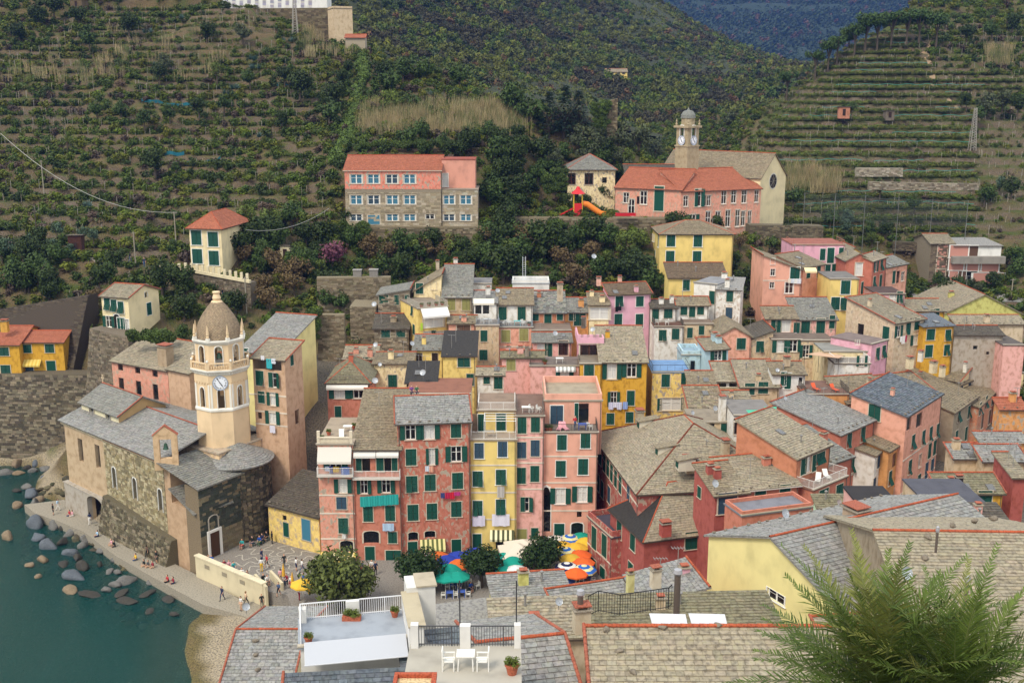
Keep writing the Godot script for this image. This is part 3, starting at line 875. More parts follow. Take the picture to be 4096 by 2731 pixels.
	match roof:
		"gx":
			var s:=rise / (D / 2)
			planes=[[V.call(-ov,He - ov * s,ov),V.call(W + ov,He - ov * s,ov),V.call(W + ov,He + rise,-D / 2),V.call(-ov,He + rise,-D / 2)],[V.call(W + ov,He - ov * s,-D - ov),V.call(-ov,He - ov * s,-D - ov),V.call(-ov,He + rise,-D / 2),V.call(W + ov,He + rise,-D / 2)]]
			rid=[[V.call(-ov,He + rise + 0.06,-D / 2),V.call(W + ov,He + rise + 0.06,-D / 2)]]
		"gz":
			var s:=rise / (W / 2)
			planes=[[V.call(-ov,He - ov * s,-D - ov),V.call(-ov,He - ov * s,ov),V.call(W / 2,He + rise,ov),V.call(W / 2,He + rise,-D - ov)],[V.call(W + ov,He - ov * s,ov),V.call(W + ov,He - ov * s,-D - ov),V.call(W / 2,He + rise,-D - ov),V.call(W / 2,He + rise,ov)]]
			rid=[[V.call(W / 2,He + rise + 0.06,ov),V.call(W / 2,He + rise + 0.06,-D - ov)]]
		"sb","sf":
			var s:=rise / D * (1.0 if roof == "sb" else -1.0)
			planes=[[V.call(-ov,He - ov * s,ov),V.call(W + ov,He - ov * s,ov),V.call(W + ov,He + (D + ov) * s,-D - ov),V.call(-ov,He + (D + ov) * s,-D - ov)]]
			rid=[[V.call(-ov,He + (D + ov) * s + 0.06,-D - ov + 0.1),V.call(W + ov,He + (D + ov) * s + 0.06,-D - ov + 0.1)]]
		"sl":
			var s:=rise / W
			planes=[[V.call(-ov,He - ov * s,-D - ov),V.call(-ov,He - ov * s,ov),V.call(W + ov,He + rise + ov * s,ov),V.call(W + ov,He + rise + ov * s,-D - ov)]]
			rid=[[V.call(W + ov - 0.1,He + rise + ov * s + 0.06,ov),V.call(W + ov - 0.1,He + rise + ov * s + 0.06,-D - ov)]]
		"sr":
			var s:=rise / W
			planes=[[V.call(W + ov,He - rise - ov * s,ov),V.call(W + ov,He - rise - ov * s,-D - ov),V.call(-ov,He + ov * s,-D - ov),V.call(-ov,He + ov * s,ov)]]
			rid=[[V.call(-ov + 0.1,He + ov * s + 0.06,ov),V.call(-ov + 0.1,He + ov * s + 0.06,-D - ov)]]
		"hip":
			var a: Vector3=V.call(-ov,He - 0.05,ov); var b: Vector3=V.call(W + ov,He - 0.05,ov); var c: Vector3=V.call(W + ov,He - 0.05,-D - ov); var d: Vector3=V.call(-ov,He - 0.05,-D - ov)
			var e: Vector3; var f: Vector3
			if W > D: e=V.call(D / 2,He + rise,-D / 2); f=V.call(W - D / 2,He + rise,-D / 2)
			else: e=V.call(W / 2,He + rise,-W / 2); f=V.call(W / 2,He + rise,-D + W / 2)
			if W > D: planes=[[a,b,f,e],[b,c,f,f],[c,d,e,f],[d,a,e,e]]
			else: planes=[[a,b,e,e],[b,c,f,e],[c,d,f,f],[d,a,e,f]]
			rid=[[a,e],[b,f if W > D else e],[e,f],[c,f],[d,e if W > D else f]]
	var roof_node: Node3D
	if roof == "flat":
		var par: float=o.get("par",0.0)
		var fc: Color=S(o.get("floor","a39a8c")) * 0.75
		rf.bx(-0.12,W + 0.12,He - 0.16,He,-D - 0.12,0.12,fc)
		roof_node=part("terrace_floor",rf,M.clean_stucco,n)
		if par > 0.0:
			var pr:=MB.new(); var k:=0.2
			pr.bx(0,W,He + 0.002,He + par,-k,0,wc); pr.bx(0,W,He + 0.002,He + par,-D,-D + k,wc); pr.bx(0,k,He + 0.002,He + par,-D + k,-k,wc); pr.bx(W - k,W,He + 0.002,He + par,-D + k,-k,wc)
			part("parapet",pr,wm,n)
	else:
		for p in planes:
			var nn: Vector3=(p[1] - p[0]).cross(p[2] - p[0]).normalized() * 0.11
			var pc: Color=S(SL[o.barecol]) if o.has("barecol") and planes.find(p) in o.bare else sc
			rf.q(p[0],p[1],p[2],p[3],pc); rf.q(p[3] - nn,p[2] - nn,p[1] - nn,p[0] - nn,sc)
			rf.q(p[0] - nn,p[1] - nn,p[1],p[0],sc); rf.q(p[1] - nn,p[2] - nn,p[2],p[1],sc); rf.q(p[3] - nn,p[0] - nn,p[0],p[3],sc)
		roof_node=part("roof",rf,M.slate,n)
		var single: Node=roof_node if o.get("single",false) else null
		var bare: Array=o.get("bare",[])
		for k in planes.size():
			var p=planes[k]
			if k in bare: continue
			slates(slt,p[0],p[1],p[2],p[3],sc,o.get("sw",0.5),o.get("sh",0.36),o.get("vr",0.16),single)
		if slt.v.size() > 0:
			part("slates",slt,M.clay if o.get("sl","") == "clay" else M.slate,roof_node).set_meta("kind","stuff")
		if o.get("rid",true):
			for r in rid: ridge(roof_node,r[0],r[1],o.get("ridcol","b05a3c"))
		if o.get("edge",false):                              # clay tiles along the verges
			for p in planes:
				ridge(roof_node,p[0] + Vector3(0,0.07,0),p[3] + Vector3(0,0.07,0)); ridge(roof_node,p[1] + Vector3(0,0.07,0),p[2] + Vector3(0,0.07,0))
		if o.get("stones",false):
			for p in planes:
				var cnt:=int((p[1] - p[0]).length() / 1.1)
				for k in cnt: roof_stone(roof_node,p[0].lerp(p[1],(k + 0.5 + rng.randf_range(-0.2,0.2)) / cnt).lerp(p[3].lerp(p[2],(k + 0.5) / cnt),0.06) + Vector3(0,0.06,0))
		if o.get("eave",true):
			var gut:=MB.new()
			for p in planes: gut.bar(p[0] + Vector3(0,-0.1,0),p[1] + Vector3(0,-0.1,0),0.1,S(o.get("gutter","5a5048")))
			part("gutter",gut,M.metal,roof_node)
	part("wall",wall,wm,n)
	clutter(n,roof_node,roof,W,D,He,rise,o)
	n.set_meta("holes",holes_of(fw))
	if o.has("stonework"): stonework(n,W,He,D,o.stonework)
	if o.has("pipe"):
		var pp:=MB.new()
		for x in o.pipe: pp.tube([Vector3(W * x,0,0.08),Vector3(W * x,He - 0.1,0.08)],[0.05,0.05],6,S("6d6259"))
		part("drainpipe",pp,M.metal,n)
	for a in fw: put_window(n,Transform3D(Basis.IDENTITY,Vector3(a[0].x,a[0].y,0.004)),a[1],o)
	for a in sw_: put_window(n,Transform3D(Basis(Vector3.UP,PI / 2 if right else -PI / 2),Vector3(W + 0.004 if right else -0.004,a[0].y,-a[0].x if right else a[0].x - D)),a[1],o)
	for tk in o.get("band",{}):
		for y in o.band[tk]:
			var q: Vector3=inv * onplane(Vector2((pix(A).x + pix(B).x) / 2,tp(tk,0,y).y),A,uz)
			var bd:=MB.new(); bd.bx(-0.02,W + 0.02,q.y - 0.09,q.y + 0.09,0.003,0.05,S("d8cdbb"))
			part("string_course",bd,M.clean_stucco,n)
	n.set_meta("gx",roof == "gx"); n.set_meta("W",W); n.set_meta("D",D); n.set_meta("He",He); n.set_meta("rise",rise)
	return n
func win_size(a: Array) -> Vector2:
	var tall: bool=a[2][0] in ["d","e","g"]
	return Vector2(a[3] if a.size() > 3 else (1.1 if tall else 1.0),a[4] if a.size() > 4 else (2.1 if tall else 1.55))
func put_window(n: Node3D,fr: Transform3D,a: Array,o: Dictionary) -> void:
	var s:=win_size(a)
	window(n,fr,s.x,s.y,a[2],o.get("trim","trim_white" if o.get("mat","") == "clean_stucco" else "trim_soft"))
func holes_of(list: Array) -> Array:             # openings for glazed windows; closed shutters and doors lie on the wall
	var r:=[]
	for a in list:
		if a[1][2][0] in ["c","f","d","e","r"]: continue
		var s:=win_size(a[1])
		r.append(Rect2(a[0] - s / 2,s))
	return r
func pierced(mb: MB,o: Vector3,u: Vector3,W: float,H_: float,holes: Array,col: Color,deep := 0.2) -> void:   # a wall face with real openings and their reveals
	var xs:=[0.0,W]; var ys:=[0.0,H_]
	var hs:=[]
	for h in holes:
		var c: Rect2=h.intersection(Rect2(0.02,0.02,W - 0.04,H_ - 0.04))
		if c.size.x < 0.05 or c.size.y < 0.05: continue
		hs.append(c); xs.append(c.position.x); xs.append(c.end.x); ys.append(c.position.y); ys.append(c.end.y)
	xs.sort(); ys.sort()
	var at:=func(x: float,y: float,d: float): return o + u * x + Vector3(0,y,0) - u.cross(Vector3.UP) * d
	for j in ys.size() - 1:
		if ys[j + 1] - ys[j] < 0.001: continue
		for k in xs.size() - 1:
			if xs[k + 1] - xs[k] < 0.001: continue
			var m:=Vector2((xs[k] + xs[k + 1]) / 2,(ys[j] + ys[j + 1]) / 2)
			var open:=false
			for h in hs: open=open or h.has_point(m)
			if not open: mb.q(at.call(xs[k],ys[j],0),at.call(xs[k + 1],ys[j],0),at.call(xs[k + 1],ys[j + 1],0),at.call(xs[k],ys[j + 1],0),col)
	for h in hs:
		var x0: float=h.position.x; var x1: float=h.end.x; var y0: float=h.position.y; var y1: float=h.end.y
		mb.q(at.call(x0,y0,0),at.call(x0,y0,deep),at.call(x0,y1,deep),at.call(x0,y1,0),col); mb.q(at.call(x1,y0,deep),at.call(x1,y0,0),at.call(x1,y1,0),at.call(x1,y1,deep),col)
		mb.q(at.call(x0,y0,deep),at.call(x0,y0,0),at.call(x1,y0,0),at.call(x1,y0,deep),col); mb.q(at.call(x0,y1,0),at.call(x0,y1,deep),at.call(x1,y1,deep),at.call(x1,y1,0),col)
func hp(n: Node3D,tk: int,x: float,y: float,out := 0.0) -> Vector3:   # a pixel on a house's front wall (or out metres before it), in the house's own axes
	var fr:=n.transform
	return fr.affine_inverse() * onplane(tp(tk,x,y),fr.origin + fr.basis.z * out,fr.basis.z)
# coursed rubble standing proud of a wall; the largest stones are pieces of their own, the rest are joined
func stonework(n: Node3D,W: float,He: float,D: float,o: Dictionary) -> void:
	var mb:=MB.new()
	var cols: Array=o.get("cols",["8f836f","a39681","766b5b","b3a68f"])
	var sh: float=o.get("h",0.3); var sw: float=o.get("w",0.62)
	for face in o.get("faces",["f"]):
		var fw: float=W if face in ["f","b"] else D
		var y: float=o.get("y0",0.0)
		var top: float=o.get("y1",He)
		while y < top - 0.05:
			var hh:=minf(sh * rng.randf_range(0.75,1.25),top - y)
			var x:=0.02
			while x < fw - 0.05:
				var ww:=minf(sw * rng.randf_range(0.5,1.5),fw - x)
				var out:=rng.randf_range(0.015,0.06)
				var c:=vary(S(cols[rng.randi() % cols.size()]),0.15)
				var gap:=false
				if face == "f":
					for h in n.get_meta("holes"): gap=gap or h.intersects(Rect2(x,y,ww,hh))
				if gap:
					x += ww
					continue
				var p0:=Vector3(x + 0.012,y + 0.012,0.0); var p1:=Vector3(x + ww - 0.012,y + hh - 0.012,out)
				if face == "f": mb.bx(p0.x,p1.x,p0.y,p1.y,0.002,out,c)
				elif face == "r": mb.bx(W + 0.002,W + out,p0.y,p1.y,-p1.x,-p0.x,c)
				elif face == "l": mb.bx(-out,-0.002,p0.y,p1.y,-p1.x,-p0.x,c)
				x += ww
			y += hh
	part("stones",mb,M.stone,n).set_meta("kind","stuff")
var homes:=[]
func clutter(n: Node3D,rn: Node3D,roof: String,W: float,D: float,He: float,rise: float,o: Dictionary) -> void:   # what every such house carries: pipes, flues, an aerial
	homes.append(n)
	if o.has("name") or o.has("single"): return
	var c:=S("6f665c")
	if not o.has("pipe") and W > 4.0:
		var pp:=MB.new(); pp.tube([Vector3(W - 0.15,0,0.07),Vector3(W - 0.15,He - 0.15,0.07)],[0.045,0.045],5,c); part("drainpipe",pp,M.metal,n)
	if roof == "flat":
		var kb:=MB.new(); kb.bx(-0.16,W + 0.16,He - 0.02,He + 0.09,-0.14,0.16,vary(S("b0a695"),0.1)); part("coping",kb,M.clean_stucco,n)
		return
	var top:=func(x: float,z: float) -> float:
		match roof:
			"gx": return He + rise * (1.0 - absf(z + D / 2) / (D / 2))
			"sb": return He + rise * (-z / D)
			"gz": return He + rise * (1.0 - absf(x - W / 2) / (W / 2))
		return He + rise * 0.35
	for k in 2 + rng.randi() % 2:
		var x:=W * rng.randf_range(0.15,0.85); var z:=-D * rng.randf_range(0.15,0.8)
		var y: float=top.call(x,z)
		var m:=MB.new()
		match rng.randi() % 4:
			0:
				var w:=rng.randf_range(0.3,0.5); var h:=rng.randf_range(0.7,1.2)
				m.bx(x - w,x + w,y - 0.4,y + h,z - w * 0.7,z + w * 0.7,S(COL[o.get("col","sand")])); m.bx(x - w * 1.25,x + w * 1.25,y + h,y + h + 0.07,z - w,z + w,S("98907f")); m.bx(x - w * 0.8,x + w * 0.8,y + h + 0.2,y + h + 0.27,z - w * 0.7,z + w * 0.7,S("a5604a")); m.bx(x - w * 0.7,x - w * 0.5,y + h + 0.07,y + h + 0.2,z - w * 0.5,z + w * 0.5,S("98907f")); m.bx(x + w * 0.5,x + w * 0.7,y + h + 0.07,y + h + 0.2,z - w * 0.5,z + w * 0.5,S("98907f"))
				part("chimney",m,M.stucco,rn)
			1:
				m.tube([Vector3(x,y - 0.2,z),Vector3(x,y + 0.8,z)],[0.08,0.08],7,S("8d8a86")); m.lathe(Vector3(x,y + 0.8,z),[Vector2(0.16,0),Vector2(0.16,0.1),Vector2(0.0,0.2)],8,S("8d8a86"))
				part("vent_pipe",m,M.metal,rn)
			2:
				var h:=rng.randf_range(1.6,2.6)
				m.bar(Vector3(x,y - 0.2,z),Vector3(x,y + h,z),0.045,S("9a9894"),Vector3.BACK); m.bar(Vector3(x - 0.55,y + h,z),Vector3(x + 0.55,y + h - 0.08,z),0.03,S("9a9894"))
				for j in 5: m.bar(Vector3(x - 0.5 + j * 0.25,y + h - 0.02 * j,z - 0.3),Vector3(x - 0.5 + j * 0.25,y + h - 0.02 * j,z + 0.3),0.02,S("9a9894"))
				part("aerial",m,M.metal,rn)
			3:
				if roof == "sb":
					var u:=Vector3(0,rise,-D).normalized(); var nn:=Vector3(0,D,rise).normalized()
					m.box(Vector3(x,y,z) + nn * 0.09,Vector3(0.4,0,0),u * 0.55,Vector3(1,0,0).cross(u) * 0.06,S("6d6a66")); part("skylight_frame",m,M.metal,rn)
					m=MB.new(); m.box(Vector3(x,y,z) + nn * 0.16,Vector3(0.32,0,0),u * 0.46,Vector3(1,0,0).cross(u) * 0.012,S("33404a")); part("skylight_pane",m,M.glass,rn)
	if not o.has("stones") and rng.randf() < 0.6 and roof == "sb":
		var cnt:=int(W / 1.3)
		for k in cnt: roof_stone(rn,Vector3(W * (k + 0.5 + rng.randf_range(-0.25,0.25)) / cnt,top.call(0.0,-0.1) + 0.05,-0.05),0.13)
func home_at(v: Vector3) -> Node3D:              # the house under a point
	var best: Node3D=null; var d:=1e9
	for n in homes:
		var q: Vector3=n.transform.affine_inverse() * v
		var W: float=n.get_meta("W"); var D: float=n.get_meta("D")
		var e:=maxf(maxf(-q.x,q.x - W),maxf(q.z,-D - q.z)) + absf(q.y - n.get_meta("He")) * 0.3
		if e < d: d=e; best=n
	return best
# ---------------------------------------------------------------- the town, house by house
var H := {}                                     # houses that something else hangs on
func build_front_row() -> void:
	H.f1=house("narrow salmon house with peeled corner beside the striped yellow awning",{t=9,L=[524,932],R=802,z=127.0,roof="flat",d=11.0,col="salmon",mat="peeling_stucco",base=2.4,floor="b5a58e",pipe=[0.97],w={9: [[670,1078,"o",1.5,1.5],[727,1262,"o",1.1,1.8],[716,1395,"cn",1.25,1.6]],13: [[730,335,"f",1.2,2.0],[757,497,"a",1.6,1.5]]},band={9: [1333,1476],13: [438]}})
	H.f2=house("salmon house with two glazed loggias under the long sloping slate roof",{t=9,L=[806,968],R=1172,z=127.2,roof="sb",ry=505,p=0.3,col="brick",base=2.4,sl="warm",sh=0.34,pipe=[0.99],w={9: [[852,1075,"d",0.7,2.3],[905,1080,"x",1.1,2.3],[1018,1075,"d",0.9,2.3],[1078,1080,"x",1.2,2.3],[1132,1070,"d",0.7,2.3],[893,1265,"o",0.9,1.9],[1066,1258,"o",1.1,1.9],[925,1480,"c",1.2,2.0],[1098,1475,"c",1.2,2.0]],13: [[940,570,"e",1.2,2.4],[1117,428,"c",1.1,1.5],[1124,588,"d",1.9,2.0],[950,425,"a",1.9,1.6]]}})
	H.f3=house("tall weathered red house with three columns of green shutters",{t=9,L=[1152,770],R=1724,z=127.6,zr=128.6,roof="gx",ry=550,col="red",mat="peeling_stucco",base=2.4,sl="pale",stones=true,edge=true,pipe=[0.02,0.985],w={9: [[1257,834,"o",1.3,2.1],[1405,830,"o",1.3,2.1],[1614,820,"c",1.25,2.0],[1262,1035,"c",1.3,2.1],[1426,1030,"o",0.75,2.1],[1617,1010,"o",1.35,2.0],[1268,1246,"f",1.4,2.1],[1412,1235,"f",1.35,2.1],[1627,1220,"c",1.35,2.1],[1277,1470,"c",1.35,2.1],[1426,1460,"c",1.3,2.1],[1617,1443,"c",1.3,2.0]],13: [[1275,525,"e",1.2,2.2],[1278,418,"a",1.2,1.1],[1410,402,"a",1.3,0.9],[1618,492,"e",1.2,1.7],[1440,535,"x",2.6,1.1]]}})
	H.f4=house("slim yellow house with navy top shutters and white railed terraces",{t=9,L=[1728,898],R=2088,z=129.4,roof="flat",d=11.0,col="yellow",mat="clean_stucco",base=2.4,floor="b09a80",w={9: [[1796,985,"cn",1.15,2.0],[1980,973,"cn",1.15,2.0],[1785,1205,"f",1.25,2.0],[1967,1192,"f",1.25,2.0],[1785,1435,"f",1.2,2.0],[1965,1425,"f",1.2,2.0]],13: [[1780,455,"e",1.1,1.9],[1968,465,"x",1.3,1.9]]},band={9: [1098,1312,1522]}})
	H.f4b=house("set back yellow top storey with pergola and white railed roof",{t=9,L=[1785,668],R=2080,z=132.2,roof="flat",d=8.0,col="yellow",mat="clean_stucco",base=14.0,floor="9c8672",w={9: [[1968,760,"d",1.2,2.2],[1815,765,"d",0.9,2.2]]}})
	H.f5=house("narrow pale pink house with blue shutters on its middle floor",{t=10,L=[130,712],R=346,z=130.2,roof="flat",d=10.0,col="rose",base=2.4,floor="8a6f60",par=0.0,pipe=[0.97],w={10: [[172,785,"c",1.1,2.1],[278,775,"c",1.1,2.1],[170,980,"cn",1.1,2.1],[276,965,"cn",1.1,2.1],[168,1180,"c",1.1,2.1],[273,1165,"c",1.1,2.1],[195,1405,"h",1.1,1.9]],14: [[172,420,"ey",1.2,2.0],[272,408,"e",0.9,1.9]]},band={10: [880,1080,1285]}})
	H.f6=house("wide peach house with railed balcony above the piazza steps",{t=10,L=[346,838],R=768,z=130.8,roof="flat",d=10.0,col="pink",mat="clean_stucco",base=2.4,floor="8f8378",pipe=[0.985],w={10: [[486,920,"c",1.2,2.0],[671,905,"c",1.2,2.0],[477,1125,"c",1.25,2.1],[652,1110,"c",1.25,2.1],[474,1340,"o",1.3,2.1],[645,1325,"o",1.3,2.1]],14: [[465,368,"e",1.3,1.7],[605,358,"a",1.5,1.6],[362,210,"a",1.1,6.0],[622,245,"x",0.6,0.9]]},band={10: [1028,1235,1455]}})
	H.f6b=house("peach penthouse with flat beige roof behind the long balcony",{t=10,L=[352,590],R=800,z=134.0,roof="flat",d=9.0,col="pink",mat="clean_stucco",base=14.5,floor="b3a68e",par=0.85,w={10: [[445,708,"dn",1.6,2.6],[640,695,"x",1.8,2.7],[600,690,"d",0.5,2.6]]}})
	H.r1=house("large red corner house with dormered slate roof facing the piazza",{t=10,L=[730,852],R=1085,z=141.0,zr=118.5,roof="hip",d=19.0,rise=5.0,col="deep",mat="peeling_stucco",base=2.4,sl="light",edge=true,sw=0.55,w={10: [[768,990,"c",1.3,2.2],[790,1030,"c",1.3,2.2],[822,1085,"c",1.3,2.2],[850,1120,"c",1.3,2.2],[878,1160,"c",1.3,2.2],[910,1205,"c",1.3,2.2],[945,1250,"c",1.3,2.2],[772,1235,"c",1.3,2.2],[805,1290,"c",1.3,2.2],[857,1330,"cn",1.3,2.2],[1010,1310,"cn",1.2,2.3]]},band={10: [1180]}})
	H.r2=house("crimson corner house with tented slate roof and yellow window frame",{t=14,L=[1132,456],R=1832,z=114.0,zr=117.2,roof="hip",d=10.0,rise=4.6,col="deep",base=2.4,sl="light",sw=0.55,edge=false,side="l",bare=[3],barecol="black",w={14: [[1500,452,"c",1.5,2.1]]},s={14: [[938,362,"c",1.4,2.2],[1043,458,"c",1.4,2.2],[915,598,"c",1.4,2.4],[1026,702,"c",1.4,2.4]]}})
	H.r2b=house("peeling red wing with tall green shutters next to the umbrellas",{t=14,L=[690,262],R=878,z=126.3,zr=119.8,roof="flat",d=4.0,par=0.7,col="deep",mat="peeling_stucco",base=2.4,floor="57535e",w={14: [[740,432,"c",1.4,2.8],[820,492,"c",1.4,2.8],[735,668,"c",1.4,2.4],[806,735,"c",1.4,2.4]]},band={14: [560]}})
func build_hill_houses() -> void:
	H.t5=house("red house with hipped roof and white tables on its terrace",{t=9,L=[602,452],R=936,z=147.0,roof="hip",ry=300,d=9.0,rise=2.4,col="brick",sl="moss",w={9: [[700,528,"o",1.5,1.8],[850,526,"o",1.5,1.8],[690,690,"d",0.9,2.0]]}})
	house("small coral house with red chimney below the stone terraces",{t=5,L=[738,1438],R=985,z=158.0,roof="sb",ry=1342,col="salmon",sl="light",w={5: [[855,1452,"b",1.6,0.8],[905,1452,"c",0.8,1.0]]}})
	house("long blotchy cream wall house with blue washing under its eave",{t=9,L=[968,300],R=1266,z=154.0,roof="sb",d=5.0,rise=0.4,col="cream",mat="peeling_stucco",sl="warm",w={9: [[1117,442,"d",1.3,2.0]]}})
	house("yellow house with small brown windows and tall metal flue",{t=9,L=[1282,192],R=1512,z=160.0,roof="sb",d=6.0,rise=0.9,col="yellow",sl="grey",stones=true,w={9: [[1325,250,"k",0.9,1.2],[1449,250,"k",0.9,1.2],[1392,415,"b",0.9,1.2]]}})
	house("yellow house under a black bitumen roof with dark green window",{t=9,L=[1512,238],R=1768,z=157.5,roof="sb",d=8.0,rise=1.9,bare=[0],rid=false,col="yellow",sl="black",w={9: [[1676,292,"c",1.8,1.4],[1726,428,"d",1.1,1.8]]}})
	house("white lean-to with black roof beside the roof terrace loungers",{t=9,L=[1226,446],R=1456,z=145.5,roof="sb",d=5.0,rise=1.6,bare=[0],rid=false,col="white",sl="black",w={9: [[1252,478,"xn",0.9,1.6]]}})
	house("cream terrace block with sun loungers behind the weathered red house",{t=9,L=[1226,538],R=1724,z=139.5,roof="flat",d=8.0,col="cream",floor="9c6a55"})
	house("small white house with slate lean-to roof and washing line",{t=9,L=[1783,388],R=1988,z=149.0,roof="sb",ry=335,col="white",sl="light",w={9: [[1855,428,"c",0.9,1.2],[1946,440,"d",1.2,2.2]]}})
	house("dusky pink house with olive door and low slate roof",{t=9,L=[1975,240],R=2160,z=158.0,roof="sb",ry=208,col="rose",sl="grey",w={9: [[2046,305,"cy",1.2,2.0]]}})
	H.t1=house("tall yellow house with white awning and flower boxes on top",{t=5,L=[1316,1046],R=1548,z=169.0,zr=171.0,roof="flat",d=9.0,col="yellow",floor="9a8c7c",side="l",w={5: [[1440,1140,"g",3.4,2.2],[1400,1282,"g",1.6,2.4],[1440,1278,"d",0.8,2.4],[1490,1282,"g",1.4,2.4]]},s={5: [[1270,1060,"f",1.0,1.6],[1285,1210,"c",1.0,1.6],[1290,1380,"c",1.0,1.6]]}})
	house("old house with broad mossy slab roof above the yellow house",{t=5,L=[1512,955],R=1732,z=176.0,roof="sb",ry=705,p=0.4,col="sand",sl="grey",stones=true,w={5: [[1580,1008,"dy",1.2,2.2],[1695,1008,"dy",1.4,2.2]]}})
	house("cream gabled house with green door beside potted plants",{t=5,L=[1285,905],R=1500,z=178.5,roof="sl",rise=2.6,d=9.0,col="cream",sl="warm",w={5: [[1328,888,"d",1.2,1.8],[1440,868,"b",0.9,1.3]]}})
	house("grey rubble stone house with narrow green shutters",{t=5,L=[1000,938],R=1248,z=177.0,roof="sl",rise=0.9,d=7.0,col="stone",mat="stone",sl="grey",stonework={w=0.55,h=0.24},w={5: [[1047,972,"r",1.5,1.4],[1148,978,"c",0.75,1.6],[1230,976,"c",0.75,1.6]]},trim="trim_grey"})
	house("rubble stone cottage with two arched green shutters",{t=5,L=[972,1200],R=1240,z=171.0,roof="sb",ry=1092,col="stone",mat="stone",sl="dark",stonework={w=0.55,h=0.24},w={5: [[1062,1238,"c",1.4,1.4],[1180,1236,"c",1.4,1.4]]},trim="trim_grey"})
	house("pink house with brown shuttered window in a white frame",{t=5,L=[1556,1158],R=1766,z=169.5,roof="sb",ry=1105,col="pink",sl="warm",w={5: [[1674,1220,"cr",2.1,1.8]]},band={5: [1312]}})
	H.t12=house("flaking beige house with white table terrace on top",{t=5,L=[1770,1176],R=1950,z=169.0,roof="flat",d=7.0,col="sand",mat="peeling_stucco",floor="9c9084",w={5: [[1834,1260,"c",1.1,1.8],[1830,1410,"c",1.3,1.7]]}})
	house("white loggia house with cream awning and dish",{t=5,L=[1756,1000],R=1932,z=173.5,roof="sb",d=6.0,rise=0.8,col="white",sl="pale",w={5: [[1790,1040,"x",1.0,2.0],[1850,1040,"x",1.0,2.0]]}})
	house("white terrace block with pale railings under a dark sail awning",{t=5,L=[1712,850],R=1890,z=184.0,roof="flat",d=6.0,col="white",par=0.0,floor="8c8a88"})
	H.t13=house("white house with wide slate roof and white garden chairs",{t=5,L=[1938,1012],R=2215,z=174.0,roof="sb",ry=892,p=0.3,col="white",sl="warm",w={5: [[1980,1085,"d",1.3,2.2],[2130,1085,"d",1.3,2.2]]}})
	H.t14=house("pink house with two olive shuttered windows",{t=5,L=[1950,1192],R=2216,z=170.5,roof="flat",d=5.0,col="pink",floor="8f8378",w={6: [[45,1262,"cy",1.4,2.0],[187,1252,"cy",1.4,2.0]]},band={6: [1345]}})
	house("terracotta house with chequered slate roof and air conditioner",{t=6,L=[248,1076],R=512,z=175.0,roof="sb",ry=912,p=0.3,col="rust",sl="grey",vr=0.4,w={6: [[280,1115,"c",1.0,1.1],[376,1130,"d",1.2,2.1],[470,1112,"c",1.0,1.1]]}})
	house("brick red lower storey with twin small shutters",{t=6,L=[255,1216],R=556,z=169.5,roof="flat",d=6.0,col="brick",floor="8d7a6b",w={6: [[318,1248,"c",1.2,1.0],[490,1246,"c",1.2,1.0]]}})
	house("orange house with wide green garage like shutters",{t=6,L=[512,1072],R=694,z=175.6,roof="sb",ry=965,p=0.3,col="orange",sl="grey",w={6: [[565,1112,"c",1.0,1.2],[626,1130,"d",1.9,2.1]]}})
	house("cream house with big curtained balcony window",{t=6,L=[702,1014],R=854,z=174.5,roof="sb",ry=922,p=0.3,col="cream",sl="warm",w={6: [[783,1085,"g",3.2,2.0]]}})
	H.t18=house("tall lilac pink house with black washing at its window",{t=6,L=[856,936],R=1184,z=176.0,zr=177.5,roof="sb",ry=848,d=9.0,col="lilac",mat="clean_stucco",sl="brown",rid=true,edge=true,side="l",w={6: [[935,990,"f",1.3,1.7],[1097,990,"c",1.3,1.7],[928,1142,"d",1.3,2.3],[1093,1142,"d",1.3,2.3]]}})
	house("white cottage with cream awning and railed terrace",{t=6,L=[1188,1036],R=1386,z=176.0,roof="sb",ry=980,col="white",sl="dark",w={6: [[1220,1100,"d",1.1,2.1],[1320,1085,"c",1.4,1.6]]}})
	H.t19=house("pale grey house with tilted green shutters under the railed terrace",{t=6,L=[1214,1186],R=1440,z=172.5,roof="flat",d=5.0,col="white",floor="7d5a4c",w={6: [[1276,1256,"f",1.2,1.8],[1378,1246,"c",1.2,1.8]]}})
	house("white cottage with slate hat roof and three green openings",{t=6,L=[1392,1018],R=1640,z=176.6,roof="sb",ry=958,col="white",sl="warm",edge=true,w={6: [[1443,1062,"c",1.1,1.5],[1508,1066,"d",1.0,2.0],[1574,1056,"c",1.1,1.6]]}})
	house("sandy house below the white cottages with narrow shutters",{t=6,L=[1446,1165],R=1672,z=173.0,roof="flat",d=5.0,col="sand",floor="8a7768",w={6: [[1490,1236,"c",0.9,1.7],[1581,1216,"c",0.9,1.5]]}})
	house("tall whitewashed house with stained wall and flat grey roof",{t=6,L=[1702,892],R=1890,z=180.0,zr=179.0,roof="sb",d=9.0,rise=0.6,col="white",mat="peeling_stucco",sl="pale",bare=[0],rid=false,w={6: [[1803,950,"c",1.1,1.8],[1797,1082,"cn",1.1,1.9]]}})
	house("white wing with hanging ladder and green door",{t=6,L=[1524,838],R=1702,z=182.5,zr=180.2,roof="flat",d=7.0,col="white",floor="9a9a9c",w={6: [[1664,960,"d",1.0,2.2]]}})
	house("yellow house with worn brown slab roof and single shutter",{t=6,L=[1326,802],R=1780,z=190.0,roof="sb",ry=690,p=0.3,d=10.0,col="yellow",mat="clean_stucco",sl="brown",side="l",w={6: [[1462,862,"c",1.2,1.9]]}})
